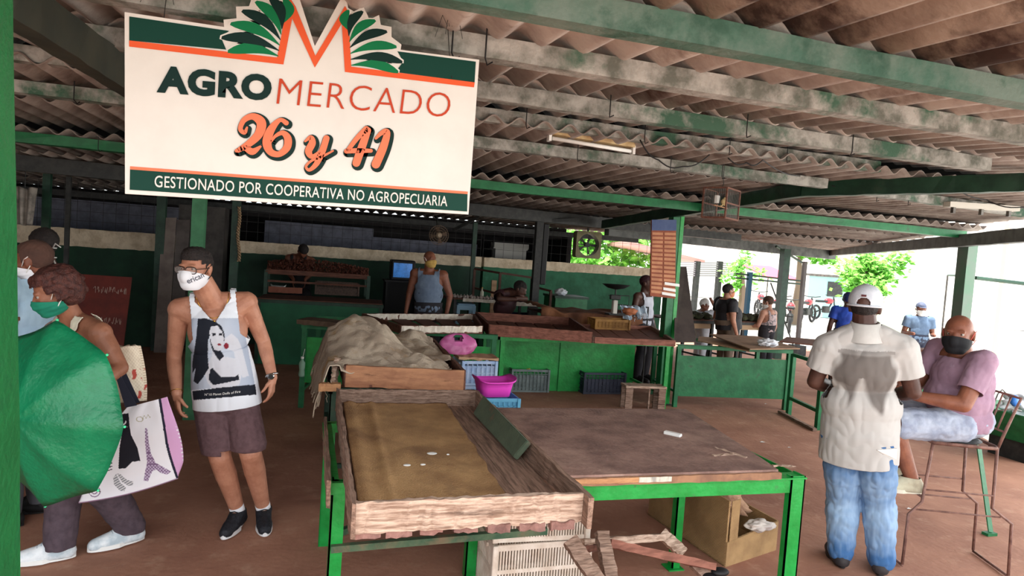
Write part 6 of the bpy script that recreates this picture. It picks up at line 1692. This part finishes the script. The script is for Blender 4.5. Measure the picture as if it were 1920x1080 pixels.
bm = B(); box2(bm, (q.x - .25, 11.61, 0), (q.x + .25, 11.63, zt - .03)); obj('back_panel', bm, BLACK, t)
# wall fan
c = gy(823, 441, 11.7)
t = thing('wall_fan', 'round brown wire fan hanging before the back wall mesh', 'fan', c); bm = B()
MX = Matrix.Rotation(R(90), 3, 'X')
for r_ in (.17, .13, .09, .05): tube(bm, [c + V((r_ * math.cos(2 * PI * i / 28), -.03 + r_ * .15, r_ * math.sin(2 * PI * i / 28))) for i in range(28)], .004, 5, closed=True)
for i in range(28): a_ = 2 * PI * i / 28; tube(bm, [c + V((.02 * math.cos(a_), -.05, .02 * math.sin(a_))), c + V((.17 * math.cos(a_), 0, .17 * math.sin(a_)))], .002, 4)
obj('guard', bm, mat('dusty brown wire', (126, 104, 84), rough=.7), t)
bm = B()
for k in range(4):
    a0 = k * PI / 2 + .3
    poly(bm, [c + V((r_ * math.cos(a0 + w_), .02 + w_ * .04, r_ * math.sin(a0 + w_))) for r_, w_ in ((.03, -.3), (.15, -.35), (.155, .2), (.03, .3))], .003, (0, 1, 0))
obj('blade', bm, mat('brown fan blade', (98, 78, 64), rough=.7), t)
bm = B(); lathe(bm, [(.045, 0), (.05, .02), (.03, .05)], c + V((0, -.01, 0)), 18, MX); obj('hub', bm, mat('tan hub', (176, 156, 132), rough=.6), t)
bm = B(); tube(bm, [c + V((0, .05, 0)), c + V((0, .2, .05)), c + V((0, .35, .35))], .015, 6); lathe(bm, [(.05, -.02), (.05, -.12)], c, 16, MX); obj('motor', bm, DARK, t)
# stall table with white edges
za2 = 1.05
a, b = gz(868, 562, za2), gz(1008, 570, za2)
t = thing('stall_table', 'dark stall table with two white edge boards at the back centre', 'table', (a + b) / 2)
bm = B(); m1 = a.lerp(b, .49); plank(bm, a, m1 - V((.02, 0, 0)), .02, .05, rag=.003, seg=20); obj('edge_board', bm, CREAMW, t)
bm = B(); plank(bm, m1 + V((.03, 0, -.02)), b + V((0, 0, -.01)), .02, .06, rag=.002, seg=20); obj('edge_board', bm, CREAMW, t)
bm = B(); poly(bm, [a + V((-.25, .02, 0)), b + V((0, .02, 0)), b + V((-.1, .7, 0)), a + V((-.3, .7, 0))], .02, (0, 0, 1)); obj('top_board', bm, WOODB, t)
for p in (a + V((-.1, .1, 0)), b + V((-.1, .1, 0)), a + V((-.1, .6, 0)), b + V((-.1, .6, 0))):
    bm = B(); box(bm, V((p.x, p.y, za2 / 2)), (.04, .04, za2)); obj('leg', bm, DARK, t)
bm = B(); beam(bm, a + V((-.1, .35, -.45)), b + V((-.1, .35, -.45)), .55, .02); obj('lower_shelf', bm, DARK, t)
gb_ = B(); ell(gb_, (0, 0, .016), (.022, .022, .016), None, 10, 7); tube(gb_, [(0, 0, .028), (0, 0, .045)], [.006, .003], 6)
g0 = obj('garlic_bulb', gb_, mat('garlic skin', (206, 196, 186), (170, 150, 146), scale=30)); g0.data.polygons.foreach_set('use_smooth', [True] * len(g0.data.polygons)); mats2 = 0
for k in range(46):
    o = g0 if k == 0 else g0.copy()
    if k: COL.objects.link(o)
    u = k / 46; p = (a + V((-.22, 0, 0))).lerp(m1 if k < 46 else b, u); o.location = (p.x + random.uniform(-.01, .01), p.y + .08 + (k % 3) * .09, za2 + .02); o.rotation_euler = (random.uniform(-.3, .3), random.uniform(-.3, .3), random.uniform(0, 6)); o.scale = [random.uniform(.8, 1.3)] * 3
    tag(o, 'small pale garlic bulb lying on the white edged stall table', 'garlic', 'garlic bulbs on the stall table')
p = gy(903, 556, a.y + .3); bm = B(); lathe(bm, [(.03, 0), (.032, .05), (.028, .10), (.012, .125), (.011, .15)], (p.x, p.y, za2 + .02), 14); o = single('glass_bottle', bm, mat('pale glass', (190, 190, 170), rough=.2), 'small pale bottle standing among the garlic bulbs', 'bottle', smooth=True)
bm = B(); lathe(bm, [(.013, .15), (.013, .17)], (p.x, p.y, za2 + .02), 12); obj('cap', bm, mat('brass cap', (190, 150, 80)), o)
q = gy(870, 592, 10.2)
t = thing('plastic_stool', 'light blue plastic stool beneath the garlic table beside the vendor', 'stool', (q.x, 10.2, 0)); LBL = mat('light blue plastic', (150, 190, 214), rough=.5); zs = gy(870, 568, 10.2).z
bm = B(); box2(bm, (q.x - .14, 10.06, zs - .03), (q.x + .14, 10.34, zs), .01); box2(bm, (q.x - .14, 10.07, zs - .10), (q.x + .14, 10.08, zs - .03)); obj('seat', bm, LBL, t)
for sx in (-1, 1):
    for sy in (-1, 1): bm = B(); box(bm, (q.x + sx * .125, 10.2 + sy * .12, (zs - .03 + .35) / 2), (.05, .04, zs - .03 - .35)); obj('leg', bm, LBL, t)
bm = B(); box2(bm, (q.x - .2, 10.0, 0), (q.x + .2, 10.4, .35), .01); single('wooden_crate', bm, DARK, 'dark box on the floor carrying the light blue stool', 'box')
q = gz(962, 596, .75); tub('dark navy tub on the shelf under the white edged stall table', (q.x, a.y + .3, .62), .55, .4, .25, mat('navy plastic', (30, 34, 70), rough=.5))
# brown angle iron racks
BRN = mat('brown painted steel', (84, 52, 40), (66, 44, 36), rough=.7, scale=8)
t = thing('steel_rack', 'brown angle iron rack with sloping rails right of the fan post', 'rack', (gy(960, 560, 11.2).x, 11.2, 0))
for (a0, b0) in (((890, 504, 11.4), (938, 512, 11.0)), ((940, 512, 11.0), (1000, 521, 11.0)), ((1010, 540, 10.8), (1034, 546, 10.6)), ((890, 540, 11.4), (938, 552, 11.0))):
    bm = B(); beam(bm, gy(*a0), gy(*b0), .03, .035); obj('rail', bm, BRN, t)
for (px, py, Y) in ((938, 512, 11.0), (998, 521, 11.0), (1033, 546, 10.6), (890, 505, 11.4)):
    p = gy(px, py, Y); bm = B(); box2(bm, (p.x - .02, Y - .02, 0), (p.x + .02, Y + .02, p.z)); obj('leg', bm, BRN, t)
p = gy(926, 534, 11.5); bm = B(); box(bm, V((p.x, p.y, (p.z + .08) / 2)), (.09, .05, p.z + .08)); single('wooden_plank', bm, PLY_L, 'small pale panel behind the brown steel rack', 'panel')
# brown cloth table
zt2 = 1.0; a, b = gz(1012, 586, zt2), gz(1192, 592, zt2)
t = gtab('low stall table under the brown cloth with yellow crate below', 1016, 1190, 588, 596, zt2 - .02, .7, DARK, DARK, (.0, .1))
def clf(u, v):
    x = a.x + (b.x - a.x) * u; y = a.y + .75 - .80 * min(1, v * 1.25); dz = max(0, v - .8) * 1.1 * (.5 + .6 * abs(noise.noise(V((u * 4, 0, 0)))))
    z = zt2 + .02 + .035 * noise.noise(V((u * 7, v * 5, 0))) + .07 * math.exp(-((u - .05) / .10) ** 2) - dz; return V((x, y - .05 * noise.noise(V((u * 12, v * 3, 5))) * (v > .8), z))
bm = B(); sheet(bm, 80, 40, clf); o = single('brown_cloth', bm, mat('dirty brown cloth', (126, 82, 54), (92, 58, 42), rough=.95, scale=5), 'dirty brown cloth spread over the table below the scale', 'cloth', smooth=True); solidify(o, .005, 1)
q = gz(1142, 612, .7); crate('yellow brown crate at the back of the middle counter below the brown cloth', gy(1142, 600, 8.35).x, 8.35, .865, .50, .25, .14, mat('ochre crate', (170, 124, 60), (140, 98, 48)), nx=10, nz=4, solid=.8)
bm = B(); bm.free()
p = gy(1070, 585, 10.9); t = thing('green_cabinet', 'green metal cabinet against the back wall left of the scale', 'cabinet', (p.x, 11.2, 0))
zt = gy(1070, 556, 10.9).z; bm = B(); box2(bm, (p.x - .30, 10.9, 0), (p.x + .30, 11.5, zt - .04)); obj('body', bm, GREEN_M, t); bm = B(); box2(bm, (p.x - .32, 10.88, zt - .04), (p.x + .32, 11.52, zt)); obj('lid', bm, GREEN_D, t)
bm = B(); box2(bm, (p.x + .2, 10.885, zt - .4), (p.x + .23, 10.9, zt - .25)); obj('handle', bm, DARK, t)
lump('plastic_bag', (p.x - .14, 11.1, zt + .055), (.10, .09, .06), _mats['white thin bag'], 'knotted pale bag on top of the green metal cabinet', 'bag', .6, 3, 6, 3)
# scale
s0 = gy(1152, 576, a.y + .3 - .5); s0.z = zt2 + .03; SYY = s0.y
t = thing('weighing_scale', 'old balance scale with a wide black pan on the brown cloth table', 'scale', s0)
zp = gy(1152, 536, SYY).z
bm = B(); lathe(bm, [(.02, 0), (.12, .02), (.19, .065), (.20, .07), (.185, .062), (.11, .026), (.01, .012)], (s0.x, s0.y, zp - .05), 28); obj('pan', bm, BLACK, t, True)
bm = B(); box(bm, (s0.x, s0.y, (s0.z + zp - .2) / 2), (.07, .07, zp - .2 - s0.z), None, .01); obj('body', bm, mat('off white enamel', (200, 196, 186), rough=.5), t)
bm = B(); box(bm, (s0.x, s0.y, zp - .16), (.16, .05, .07), None, .01); tube(bm, [(s0.x, s0.y, zp - .14), (s0.x, s0.y, zp - .05)], .012, 8); tube(bm, [(s0.x - .1, s0.y, zp - .14), (s0.x + .22, s0.y, zp - .13)], .007, 6); obj('beam', bm, DARK, t)
bm = B(); tube(bm, [(s0.x + .22, s0.y, zp - .13), (s0.x + .22, s0.y, zp - .26)], .005, 6); obj('hook', bm, DARK, t)
bm = B(); box(bm, (s0.x + .02, s0.y, s0.z + .012), (.26, .16, .024), None, .006); obj('base', bm, DARK, t)
lump('orange_bag', (s0.x + .24, s0.y, zt2 + .09), (.10, .08, .05), mat('orange brown bag', (176, 106, 70)), 'orange brown bag lying right of the balance scale', 'bag', .4, 3, 4, 3)
# white cloths draped
c = gy(1190, 580, 8.75)
def wcl(u, v):
    a_ = (u - .5) * .42; return V((c.x + a_ + .02 * noise.noise(V((u * 9, v * 6, 0))), c.y + .06 - .12 * v + .03 * math.sin(u * 26), c.z + .045 - .25 * v * (.65 + .5 * abs(noise.noise(V((u * 5, 1, 0))))) + .03 * noise.noise(V((u * 6, v, 3)))))
bm = B(); sheet(bm, 50, 24, wcl); bmesh.ops.delete(bm, geom=[v for v in bm.verts if v.co.z < c.z - .06 and noise.noise(V((v.co.x * 22, 0, 0))) > .12], context='VERTS')
o = single('white_cloths', bm, mat('pale blue white cloth', (206, 220, 232), (180, 198, 214), rough=.9), 'bunch of pale white rags hanging beside the double green post', 'cloth', smooth=True); solidify(o, .004)
bm = B(); tube(bm, [c + V((-.24, .08, .05)), c + V((.26, .08, .03))], .01, 6)
for sx in (-.24, .26): tube(bm, [c + V((sx, .08, .04)), V((c.x + sx, c.y + .08, 0))], .012, 6)
single('clothes_rail', bm, DARK, 'thin dark rail holding the pale rags', 'rail')
# square fan housing in the mesh
c = gy(1104, 459, 12.0); t = thing('extractor_housing', 'square tan fan housing with a round opening high on the back mesh', 'fan housing', c)
bm = B(); n = 48; Wd = .26; ro = .215; outer, inner = [], []
for i in range(n):
    a_ = 2 * PI * (i + .5) / n; m_ = max(abs(math.cos(a_)), abs(math.sin(a_))); outer.append((Wd * math.cos(a_) / m_, Wd * math.sin(a_) / m_)); inner.append((ro * math.cos(a_), ro * math.sin(a_)))
rg_ = []
for (ring, y) in ((outer, 0), (inner, 0), (inner, .18), (outer, .18)): rg_.append([bm.verts.new(c + V((x, y, z))) for x, z in ring])
for k in range(4):
    q, w_ = rg_[k], rg_[(k + 1) % 4]
    for i in range(n): bm.faces.new((q[i], q[(i + 1) % n], w_[(i + 1) % n], w_[i]))
obj('frame', bm, mat('tan green metal', (128, 122, 92), (104, 98, 74), rough=.7), t)
bm = B()
for k in range(5):
    a0 = k * 2 * PI / 5; poly(bm, [c + V((r_ * math.cos(a0 + w_), .1 + w_ * .04, r_ * math.sin(a0 + w_))) for r_, w_ in ((.03, -.3), (.19, -.22), (.195, .12), (.03, .3))], .004, (0, 1, 0))
obj('blade', bm, DARK, t)
bm = B(); beam(bm, c + V((-.22, .12, 0)), c + V((.22, .12, 0)), .02, .02); lathe(bm, [(.05, -.06), (.05, -.14)], c, 14, MX); beam(bm, c + V((0, .09, .25)), c + V((0, .09, .45)), .03, .03); obj('motor_mount', bm, DARK, t)
# pale box shelf seen through the mesh
for (px, py, w_, h_, lb) in ((955, 462, .75, .13, 'white stacked sheets in the dark room behind the mesh'), (1045, 480, .16, .13, 'small pale paper on the dark room wall')):
    p = gy(px, py, 13.6); bm = B()
    for i in range(5 if w_ > .5 else 1): box(bm, p + V((random.uniform(-.01, .01), 0, -h_ / 2 + h_ * (i + .5) / (5 if w_ > .5 else 1))), (w_, .3, h_ / (5 if w_ > .5 else 1) * .9))
    if w_ > .5: box(bm, V((p.x, p.y, (p.z - h_ / 2) / 2)), (w_ * .9, .3, p.z - h_ / 2))
    single('paper_stack' if w_ > .5 else 'paper_notice', bm, mat('dim white', (178, 176, 170)), lb, 'paper')
# rope on post
p0 = gy(448, 388, 9.12); p1 = gy(447, 490, 9.12); bm = B()
for k in range(2):
    pts = []
    for i in range(120): t_ = i / 119; a_ = t_ * 60 + k * PI; pts.append(p0.lerp(p1, t_) + V((math.cos(a_) * .013 + .01 * math.sin(t_ * 9), math.sin(a_) * .013, 0)))
    tube(bm, pts, .010, 6)
single('rope', bm, mat('tan rope', (166, 138, 106), (120, 96, 72), scale=60), 'twisted tan rope hanging on the dark post left of the rear counter', 'rope', smooth=True)
# leaning grey panels and board at left
for (x0, x1, yt, yb, m, lb) in ((305, 331, 408, 640, mat('pale grey door panel', (124, 112, 104), (98, 86, 80), scale=3), 'pale grey panel leaning at the end of the left wall'), (332, 356, 412, 640, mat('dim grey door panel', (92, 84, 80), (66, 58, 56), scale=3), 'darker stained panel leaning behind the man in the tank top')):
    bm = B(); a, b = gy(x0, yt, 10.9), gy(x1, yt, 10.9)
    poly(bm, [V((a.x, 10.7, 0)), V((b.x, 10.7, 0)), b, a], .03, (0, 1, 0)); single('door_panel', bm, m, lb, 'panel')
t = None
bm = B(); q0, q1, q2, q3 = gy(138, 640, 8.6), gy(226, 650, 8.6), gy(247, 520, 9.0), gy(150, 514, 9.0)
zl = 0
for q in (q0, q1): q.z = .02
poly(bm, [q0, q1, q2, q3], .025, (0, 1, 0)); o = single('chalkboard', bm, mat('red brown chalkboard', (112, 44, 34), (88, 36, 30), rough=.7, scale=4), 'red brown chalkboard with faint chalk writing leaning behind the woman', 'chalkboard')
bm = B(); rc = random.Random(5)
for (v, u0, u1, hh) in ((.86, .28, .92, .035), (.56, .40, .85, .035)):
    x = u0; pts = []
    while x < u1:
        pts = [];
        for k in range(7):
            uu = x + k * .008; vv = v + rc.uniform(-hh, hh); pts.append(q0.lerp(q1, uu).lerp(q3.lerp(q2, uu), vv) - V((0, .006, 0)))
        tube(bm, pts, .003, 4); x += .075
obj('chalk_writing', bm, mat('chalk', (170, 140, 128)), o)
p = gz(285, 612, 0); bm = B(); box(bm, p + V((0, 0, .08)), (.22, .16, .16), Matrix.Rotation(.5, 3, 'Z'), .008); single('cardboard_box', bm, mat('dim carton', (120, 96, 78)), 'small tipped carton on the floor left of the printed tank top', 'box')
# pale hanging sack at far left
c = gy(46, 385, 8.8); bm = B(); sheet(bm, 16, 20, lambda u, v: c + V(((u - .5) * (.22 - .08 * v), .03 * math.sin(u * 14), .20 - .42 * v + .01 * math.sin(u * 9)))); o = single('hanging_bag', bm, mat('dim pale bag', (150, 142, 132), (100, 94, 88), scale=8), 'pale bag hanging from the roof beside the left green post', 'bag', smooth=True); solidify(o, .01)
bm = B(); tube(bm, [c + V((0, 0, .2)), V((c.x, c.y, 2.44))], .004, 5); obj('string', bm, DARK, o)
# bottle on the left counter leg
p = gy(566, 690, ca.matrix_basis.translation.y + .3); p = gy(566, 690, 7.28); bm = B(); lathe(bm, [(.028, -.09), (.034, -.07), (.026, -.02), (.034, .03), (.03, .06), (.013, .085), (.013, .10)], p, 16); o = single('water_bottle', bm, mat('clear green tinted plastic', (170, 206, 186), rough=.1, alpha=.55), 'clear plastic bottle tied to the left counter leg', 'bottle', smooth=True)
bm = B(); lathe(bm, [(.015, .10), (.015, .12)], p, 12); obj('cap', bm, WHITE, o); bm = B(); tube(bm, [p + V((0, 0, .1)), p + V((.02, .02, .2))], .003, 4); obj('string', bm, WHITE, o)

# ================= right side, under and beyond the eave
t = gtab('pale topped stall table beyond the seated man', 1700, 1806, 662, 668, .82, .7, GREEN_M, DARK, (.25, .62))
bm = B(); plank(bm, gz(1718, 655, .86), gz(1800, 664, .86), .3, .03, rag=.004); single('wooden_board', bm, WOODB, 'dark board on the pale stall table beyond the seated man', 'board')
p = gz(1892, 858, 0); t = thing('green_trough', 'green trough filled with bags at the right edge', 'trough', (p.x, p.y, 0)); bm = B()
zt = .52; X0, X1 = p.x - .28, p.x + .8
prof = [(-.45, zt), (-.28, .22), (.28, .22), (.45, zt)]
for xx0, xx1, ins in ((X0, X1, 0),):
    r1 = [bm.verts.new((xx0 + (0.18 if z < .3 else 0), p.y + y, z)) for y, z in prof]; r2 = [bm.verts.new((xx1, p.y + y, z)) for y, z in prof]
    for i in range(3): bm.faces.new((r1[i], r1[i + 1], r2[i + 1], r2[i]))
    bm.faces.new(r1); bm.faces.new(r2[::-1])
o = obj('basin', bm, GREEN_M, t); solidify(o, .012)
bm = B(); box2(bm, (p.x - .05, p.y - .2, 0), (p.x + .6, p.y + .2, .22)); obj('foot_block', bm, DARK, t)
lump('plastic_bag', (p.x + .14, p.y - .05, zt + .03), (.24, .2, .10), _mats['white thin bag'], 'translucent white bag heaped in the green trough', 'bag', .6, 2.5, 21)
bm = B(); q = gy(1900, 752, p.y - .32); lathe(bm, [(.02, -.01), (.055, 0), (.055, .035), (.02, .05)], q, 18, Matrix.Rotation(R(70), 3, 'X')); single('bottle_cap', bm, mat('bright blue cap', (40, 110, 190), rough=.4), 'large bright blue jug cap among the bags in the trough', 'cap', smooth=True)
bm = B(); tube(bm, [q + V((-.14, .1, -.1)), q + V((-.08, .1, .05)), q + V((.0, .12, .09)), q + V((.08, .1, .02))], .008, 6); tube(bm, [q + V((-.14, .05, -.11)), q + V((-.02, .0, -.08)), q + V((.12, .0, -.1))], .008, 6); single('plastic_strap', bm, STEEL, 'loose grey strap sticking out of the trough', 'strap', smooth=True)
# market stall outside with vegetables
a, b = gz(1385, 604, .86), gz(1452, 606, .86)
t = counter('tan stall table outside the eave beside the patterned top woman', (a.x, a.y), (b.x, b.y), .8, .86, mat('tan board', (170, 140, 108)), DARK, .72, .84, back_panel=False)
a0, b0 = gz(1262, 600, .86), gz(1340, 602, .86)
t = counter('tan stall table outside behind the leaning dark board', (a0.x, a0.y), (b0.x, b0.y), .8, .86, mat('tan board', (170, 140, 108)), DARK, .72, .84, back_panel=False)
pb = B(); bmesh.ops.create_icosphere(pb, subdivisions=3, radius=1)
for v in pb.verts: v.co = V((v.co.x * .09, v.co.y * .08, v.co.z * .06)) * (1 + .3 * noise.noise(v.co * 2))
pr = obj('taro_root', pb, mat('dark green brown root', (66, 70, 46), (44, 40, 30), scale=20, rough=.9), smooth=True); n_ = 0
for (A_, B_, cnt) in ((a, b, 16), (a0, b0, 14)):
    for k in range(cnt):
        o = pr if n_ == 0 else pr.copy()
        if n_: COL.objects.link(o)
        n_ += 1; u = (k + .5) / cnt; q = A_.lerp(B_, u); o.location = (q.x, q.y + .12 + .16 * (k % 3), .93 + (.0 if k % 2 else .0)); o.rotation_euler = (0, 0, k * 1.3); tag(o, 'dark root vegetable on an outdoor stall table', 'vegetable', 'root vegetables on the outdoor tables')
p = gz(1462, 640, .3); bm = B()
def vpost(label, px, Y, z1, w_, m, nm='post'):
    q = gy(px, 560, Y); bm = B(); plank(bm, (q.x, Y, 0), (q.x, Y, z1), w_, w_, up=V((0, 1, 0)), rag=.001, seg=6); o = single(nm, bm, m, label, 'post', kind='structure'); return q
vpost('blue green pipe post beside the man in black', 1402, 12.6, gy(1402, 510, 12.6).z, .09, mat('blue green pipe', (24, 78, 104)))
q = vpost('thin dark post at the outer edge carrying a diagonal brace', 1503, 12.4, gy(1503, 490, 12.4).z, .075, mat('grey brown steel', (82, 76, 74)))
bm = B(); box2(bm, (q.x - .12, 12.25, 0), (q.x + .12, 12.55, .22)); obj_ = single('concrete_footing', bm, DARK, 'dark block at the foot of the thin outer post', 'footing', kind='structure')
for (A_, B_, r_) in (((1455, 462, 12.0), (1503, 492, 12.4), .025), ((1380, 513, 12.6), (1503, 527, 12.6), .018), ((1380, 521, 12.6), (1503, 533, 12.6), .018), ((1778, 516, 10.6), (1815, 518, 8.0), .02), ((1829, 521, 7.2), (1990, 540, 7.0), .028)):
    bm = B(); tube(bm, [gy(*A_), gy(*B_)], r_, 8); struct('trim_rail', bm, GREEN_D)
bm = B(); q = gy(1777, 516, 10.6); tube(bm, [(q.x, 10.6, 0), q], .018, 8); struct('trim_rail_post', bm, STEEL)
t = thing('folding_frame', 'thin dark A shaped frame standing by the patterned top woman', 'frame', gz(1480, 668, 0))
for (A_, B_) in (((1445, 530, 12.2), (1490, 655, 11.9)), ((1462, 580, 12.2), (1440, 655, 12.3)), ((1462, 592, 12.15), (1486, 594, 12.1))):
    bm = B(); tube(bm, [gy(*A_), gy(*B_)], .015, 6); obj('bar', bm, DARK, t)
# ================= yard backdrop, bright with sun
WHT = mat('sunlit white wall', (236, 234, 228), (226, 222, 214), rough=.9, scale=2)
def bldg(label, x0, x1, y, h, m, roofm=None, win=4):
    t = thing('building', label, 'building', ((x0 + x1) / 2, y, 0)); bm = B(); box2(bm, (x0, y, 0), (x1, y + 6, h)); obj('wall', bm, m, t)
    bm = B(); box2(bm, (x0 - .3, y - .4, h), (x1 + .3, y + 6.2, h + .25)); obj('roof', bm, roofm or m, t)
    for i in range(win):
        x = x0 + (x1 - x0) * (i + .5) / win; bm = B(); box2(bm, (x - .5, y - .03, h * .35), (x + .5, y, h * .7)); f = obj('window', bm, mat('pale shutter', (200, 206, 208)), t)
    return t
bldg('low white building across the yard behind the parked motorbikes', 14, 34, 36, 3.4, WHT)
bldg('white house far right beyond the yard', 30, 44, 22, 5.5, WHT)
# pink roofed shed with louvre wall
t = thing('shed', 'open shed with a pink roof edge and grey slatted wall', 'shed', (12.5, 19, 0))
def sq(px, py, Y=19): return gy(px, py, Y)
bm = B(); vs = [bm.verts.new(p) for p in (sq(1180, 452), sq(1322, 488), sq(1322, 493), sq(1180, 460))]; bm.faces.new(vs); r = bmesh.ops.extrude_face_region(bm, geom=bm.faces[:]); [setattr(g, 'co', g.co + V((.6, 3, .0))) for g in r['geom'] if isinstance(g, bmesh.types.BMVert)]
obj('roof_edge', bm, mat('faded pink roof', (190, 140, 132)), t)
bm = B()
for k in range(7):
    A_, C_ = sq(1270, 492 + k * 4), sq(1376, 494 + k * 4); beam(bm, A_, C_, .03, .045)
obj('slatted_wall', bm, mat('grey slats', (150, 146, 148)), t)
for px in (1308, 1350):
    q = sq(px, 490); bm = B(); box2(bm, (q.x - .06, 18.9, 0), (q.x + .06, 19.1, q.z)); obj('post', bm, DARK, t)
def leaves(label, c, rad, n, size, m, trunk=None, seed=1):
    rr = random.Random(seed); bm = B(); c = V(c); blobs = [V((rr.gauss(0, .5) * rad[0], rr.gauss(0, .5) * rad[1], rr.gauss(0, .5) * rad[2])) for _ in range(14)]
    for k in range(n):
        b_ = rr.choice(blobs); p = c + b_ + V((rr.gauss(0, .22) * rad[0], rr.gauss(0, .22) * rad[1], rr.gauss(0, .22) * rad[2])); q = V((rr.gauss(0, 1), rr.gauss(0, 1), rr.gauss(0, 1))).normalized(); s = q.orthogonal().normalized(); z_ = size * rr.uniform(.6, 1.3)
        bm.faces.new([bm.verts.new(p + v) for v in (q * z_, s * z_ * .45, -q * z_, -s * z_ * .45)])
    t = thing('tree', label, 'tree', (c.x, c.y, 0)); obj('crown', bm, m, t)
    bm = B(); tube(bm, [(c.x, c.y, 0), (c.x + .1, c.y, c.z * .5), c], [.16, .12, .05], 8); obj('trunk', bm, mat('tree bark', (110, 92, 76)), t)
LF = mat('sunlit leaves', (96, 168, 50), (140, 206, 86), rough=.6, scale=2, emit=0)
c = gy(1622, 508, 17); leaves('bright green leafy tree above the white cap', c, (.85, .7, .8), 2600, .12, LF, seed=3)
c = gy(1500, 462, 20); leaves('tree crown hanging under the eave at centre right', c, (1.6, .8, .45), 1500, .13, LF, seed=4)
c = gy(1392, 508, 18); leaves('small sparse tree left of the dark eave post', c, (.4, .4, .75), 500, .10, LF, seed=5)
c = gy(1150, 470, 22); leaves('bright tree seen through the back wall mesh', c, (2.2, 1, .8), 2600, .16, LF, seed=6)
# vine fence
bm = B(); q0 = gy(1655, 500, 18); q1 = gy(1726, 502, 18); box2(bm, (q0.x, 18, 0), (q1.x, 18.06, q0.z)); single('green_fence', bm, mat('yellow green fence', (206, 220, 176), (216, 226, 196), scale=3), 'pale yellow green fence behind the bright tree', 'fence')
bm = B(); q = gy(1884, 480, 12.5); box2(bm, (q.x - .04, 12.45, 0), (q.x + .04, 12.55, 3.4)); single('wooden_pole', bm, mat('yellow wood pole', (206, 186, 150)), 'yellow wooden pole in the sunlit yard at far right', 'pole')
# motorbikes
def bike():
    t = thing('motorbike', 'dark parked motorbike in the sunlit yard', 'motorbike', (0, 0, 0))
    for x in (-.62, .62):
        bm = B(); tube(bm, [(x + .27 * math.cos(2 * PI * i / 22), 0, .30 + .27 * math.sin(2 * PI * i / 22)) for i in range(22)], .045, 8, closed=True)
        for i in range(8): tube(bm, [(x, 0, .3), (x + .25 * math.cos(PI * i / 4), 0, .3 + .25 * math.sin(PI * i / 4))], .006, 4)
        obj('wheel', bm, BLACK, t, True)
    bm = B(); tube(bm, [(-.62, 0, .3), (-.2, 0, .45), (.2, 0, .5), (.45, 0, .85)], .03, 6); tube(bm, [(.62, 0, .3), (.42, 0, .95)], .03, 6); obj('frame', bm, DARK, t, True)
    bm = B(); ell(bm, (.15, 0, .78), (.26, .13, .12)); obj('fuel_tank', bm, mat('bike red paint', (170, 40, 50), rough=.3), t, True)
    bm = B(); box(bm, (-.32, 0, .76), (.60, .22, .09), None, .03); obj('seat', bm, BLACK, t)
    bm = B(); box(bm, (0, 0, .42), (.34, .2, .28), None, .04); obj('engine', bm, DARK, t)
    bm = B(); tube(bm, [(.36, -.34, 1.02), (.42, -.12, .98), (.42, .12, .98), (.36, .34, 1.02)], .016, 6); obj('handlebar', bm, DARK, t, True)
    bm = B(); lathe(bm, [(.05, -.05), (.09, .02), (.085, .05)], (.52, 0, .86), 14, Matrix.Rotation(R(90), 3, 'Y')); obj('headlight', bm, CHROME, t, True)
    return t
bk = bike(); spots = [(1458, 585, 20, .3), (1486, 590, 17.5, .9), (1516, 588, 21, .5), (1552, 582, 23, .2), (1430, 580, 23, 1.2)]
bl = ['dark motorbike parked just right of the eave post', 'dark motorbike parked facing the camera before the red awning', 'motorbike parked right of the thin outer post', 'motorbike beside the grey kiosk in the yard', 'motorbike half hidden behind the dark eave post']
for i, (px, py, Y, rz) in enumerate(spots):
    t = bk if i == 0 else copy_tree(bk); q = gy(px, 540, Y); t.location = (q.x, Y, 0); t.rotation_euler.z = rz; t['label'] = bl[i]; t['group'] = 'motorbikes parked in the yard'
t = thing('awning', 'red and pink awning over the parked motorbikes', 'awning', (gy(1470, 530, 24).x, 24, 0)); bm = B(); A_, C_ = gy(1440, 522, 24), gy(1500, 526, 24)
poly(bm, [A_, C_, C_ + V((0, 2, .5)), A_ + V((0, 2, .5))], .05, (0, 0, 1)); obj('canopy', bm, mat('red awning', (220, 80, 96)), t)
for q in (A_, C_): bm = B(); tube(bm, [(q.x, q.y, 0), q], .03, 6); obj('pole', bm, STEEL, t)
t = thing('kiosk', 'small grey green kiosk in the sunlit yard', 'kiosk', (gy(1568, 530, 24).x, 24, 0)); q = gy(1568, 516, 24)
bm = B(); box2(bm, (q.x - .55, 24, 0), (q.x + .55, 25, q.z - .1)); obj('wall', bm, mat('pale teal wall', (150, 190, 190)), t); bm = B(); box2(bm, (q.x - .65, 23.8, q.z - .1), (q.x + .65, 25.1, q.z)); obj('roof', bm, STEEL, t); bm = B(); box2(bm, (q.x - .4, 23.97, q.z * .5), (q.x + .4, 24, q.z - .3)); obj('window', bm, DARK, t)
# litter on the floor
for k, (px, py) in enumerate(((1436, 758), (1495, 755), (1580, 955), (1430, 830), (1480, 840), (1300, 735), (1705, 955))):
    p = gz(px, py, 0); bm = B(); r_ = .022 + .012 * (k % 2); poly(bm, [p + V((r_, 0, .004)), p + V((.3 * r_, r_ * .8, .008)), p + V((-r_, .2 * r_, .004)), p + V((-.2 * r_, -r_ * .7, .010))])
    o = obj('paper_scrap', bm, WHITE); rebase(o); tag(o, 'small white paper scrap on the dirt floor', 'paper', 'paper scraps scattered on the floor')
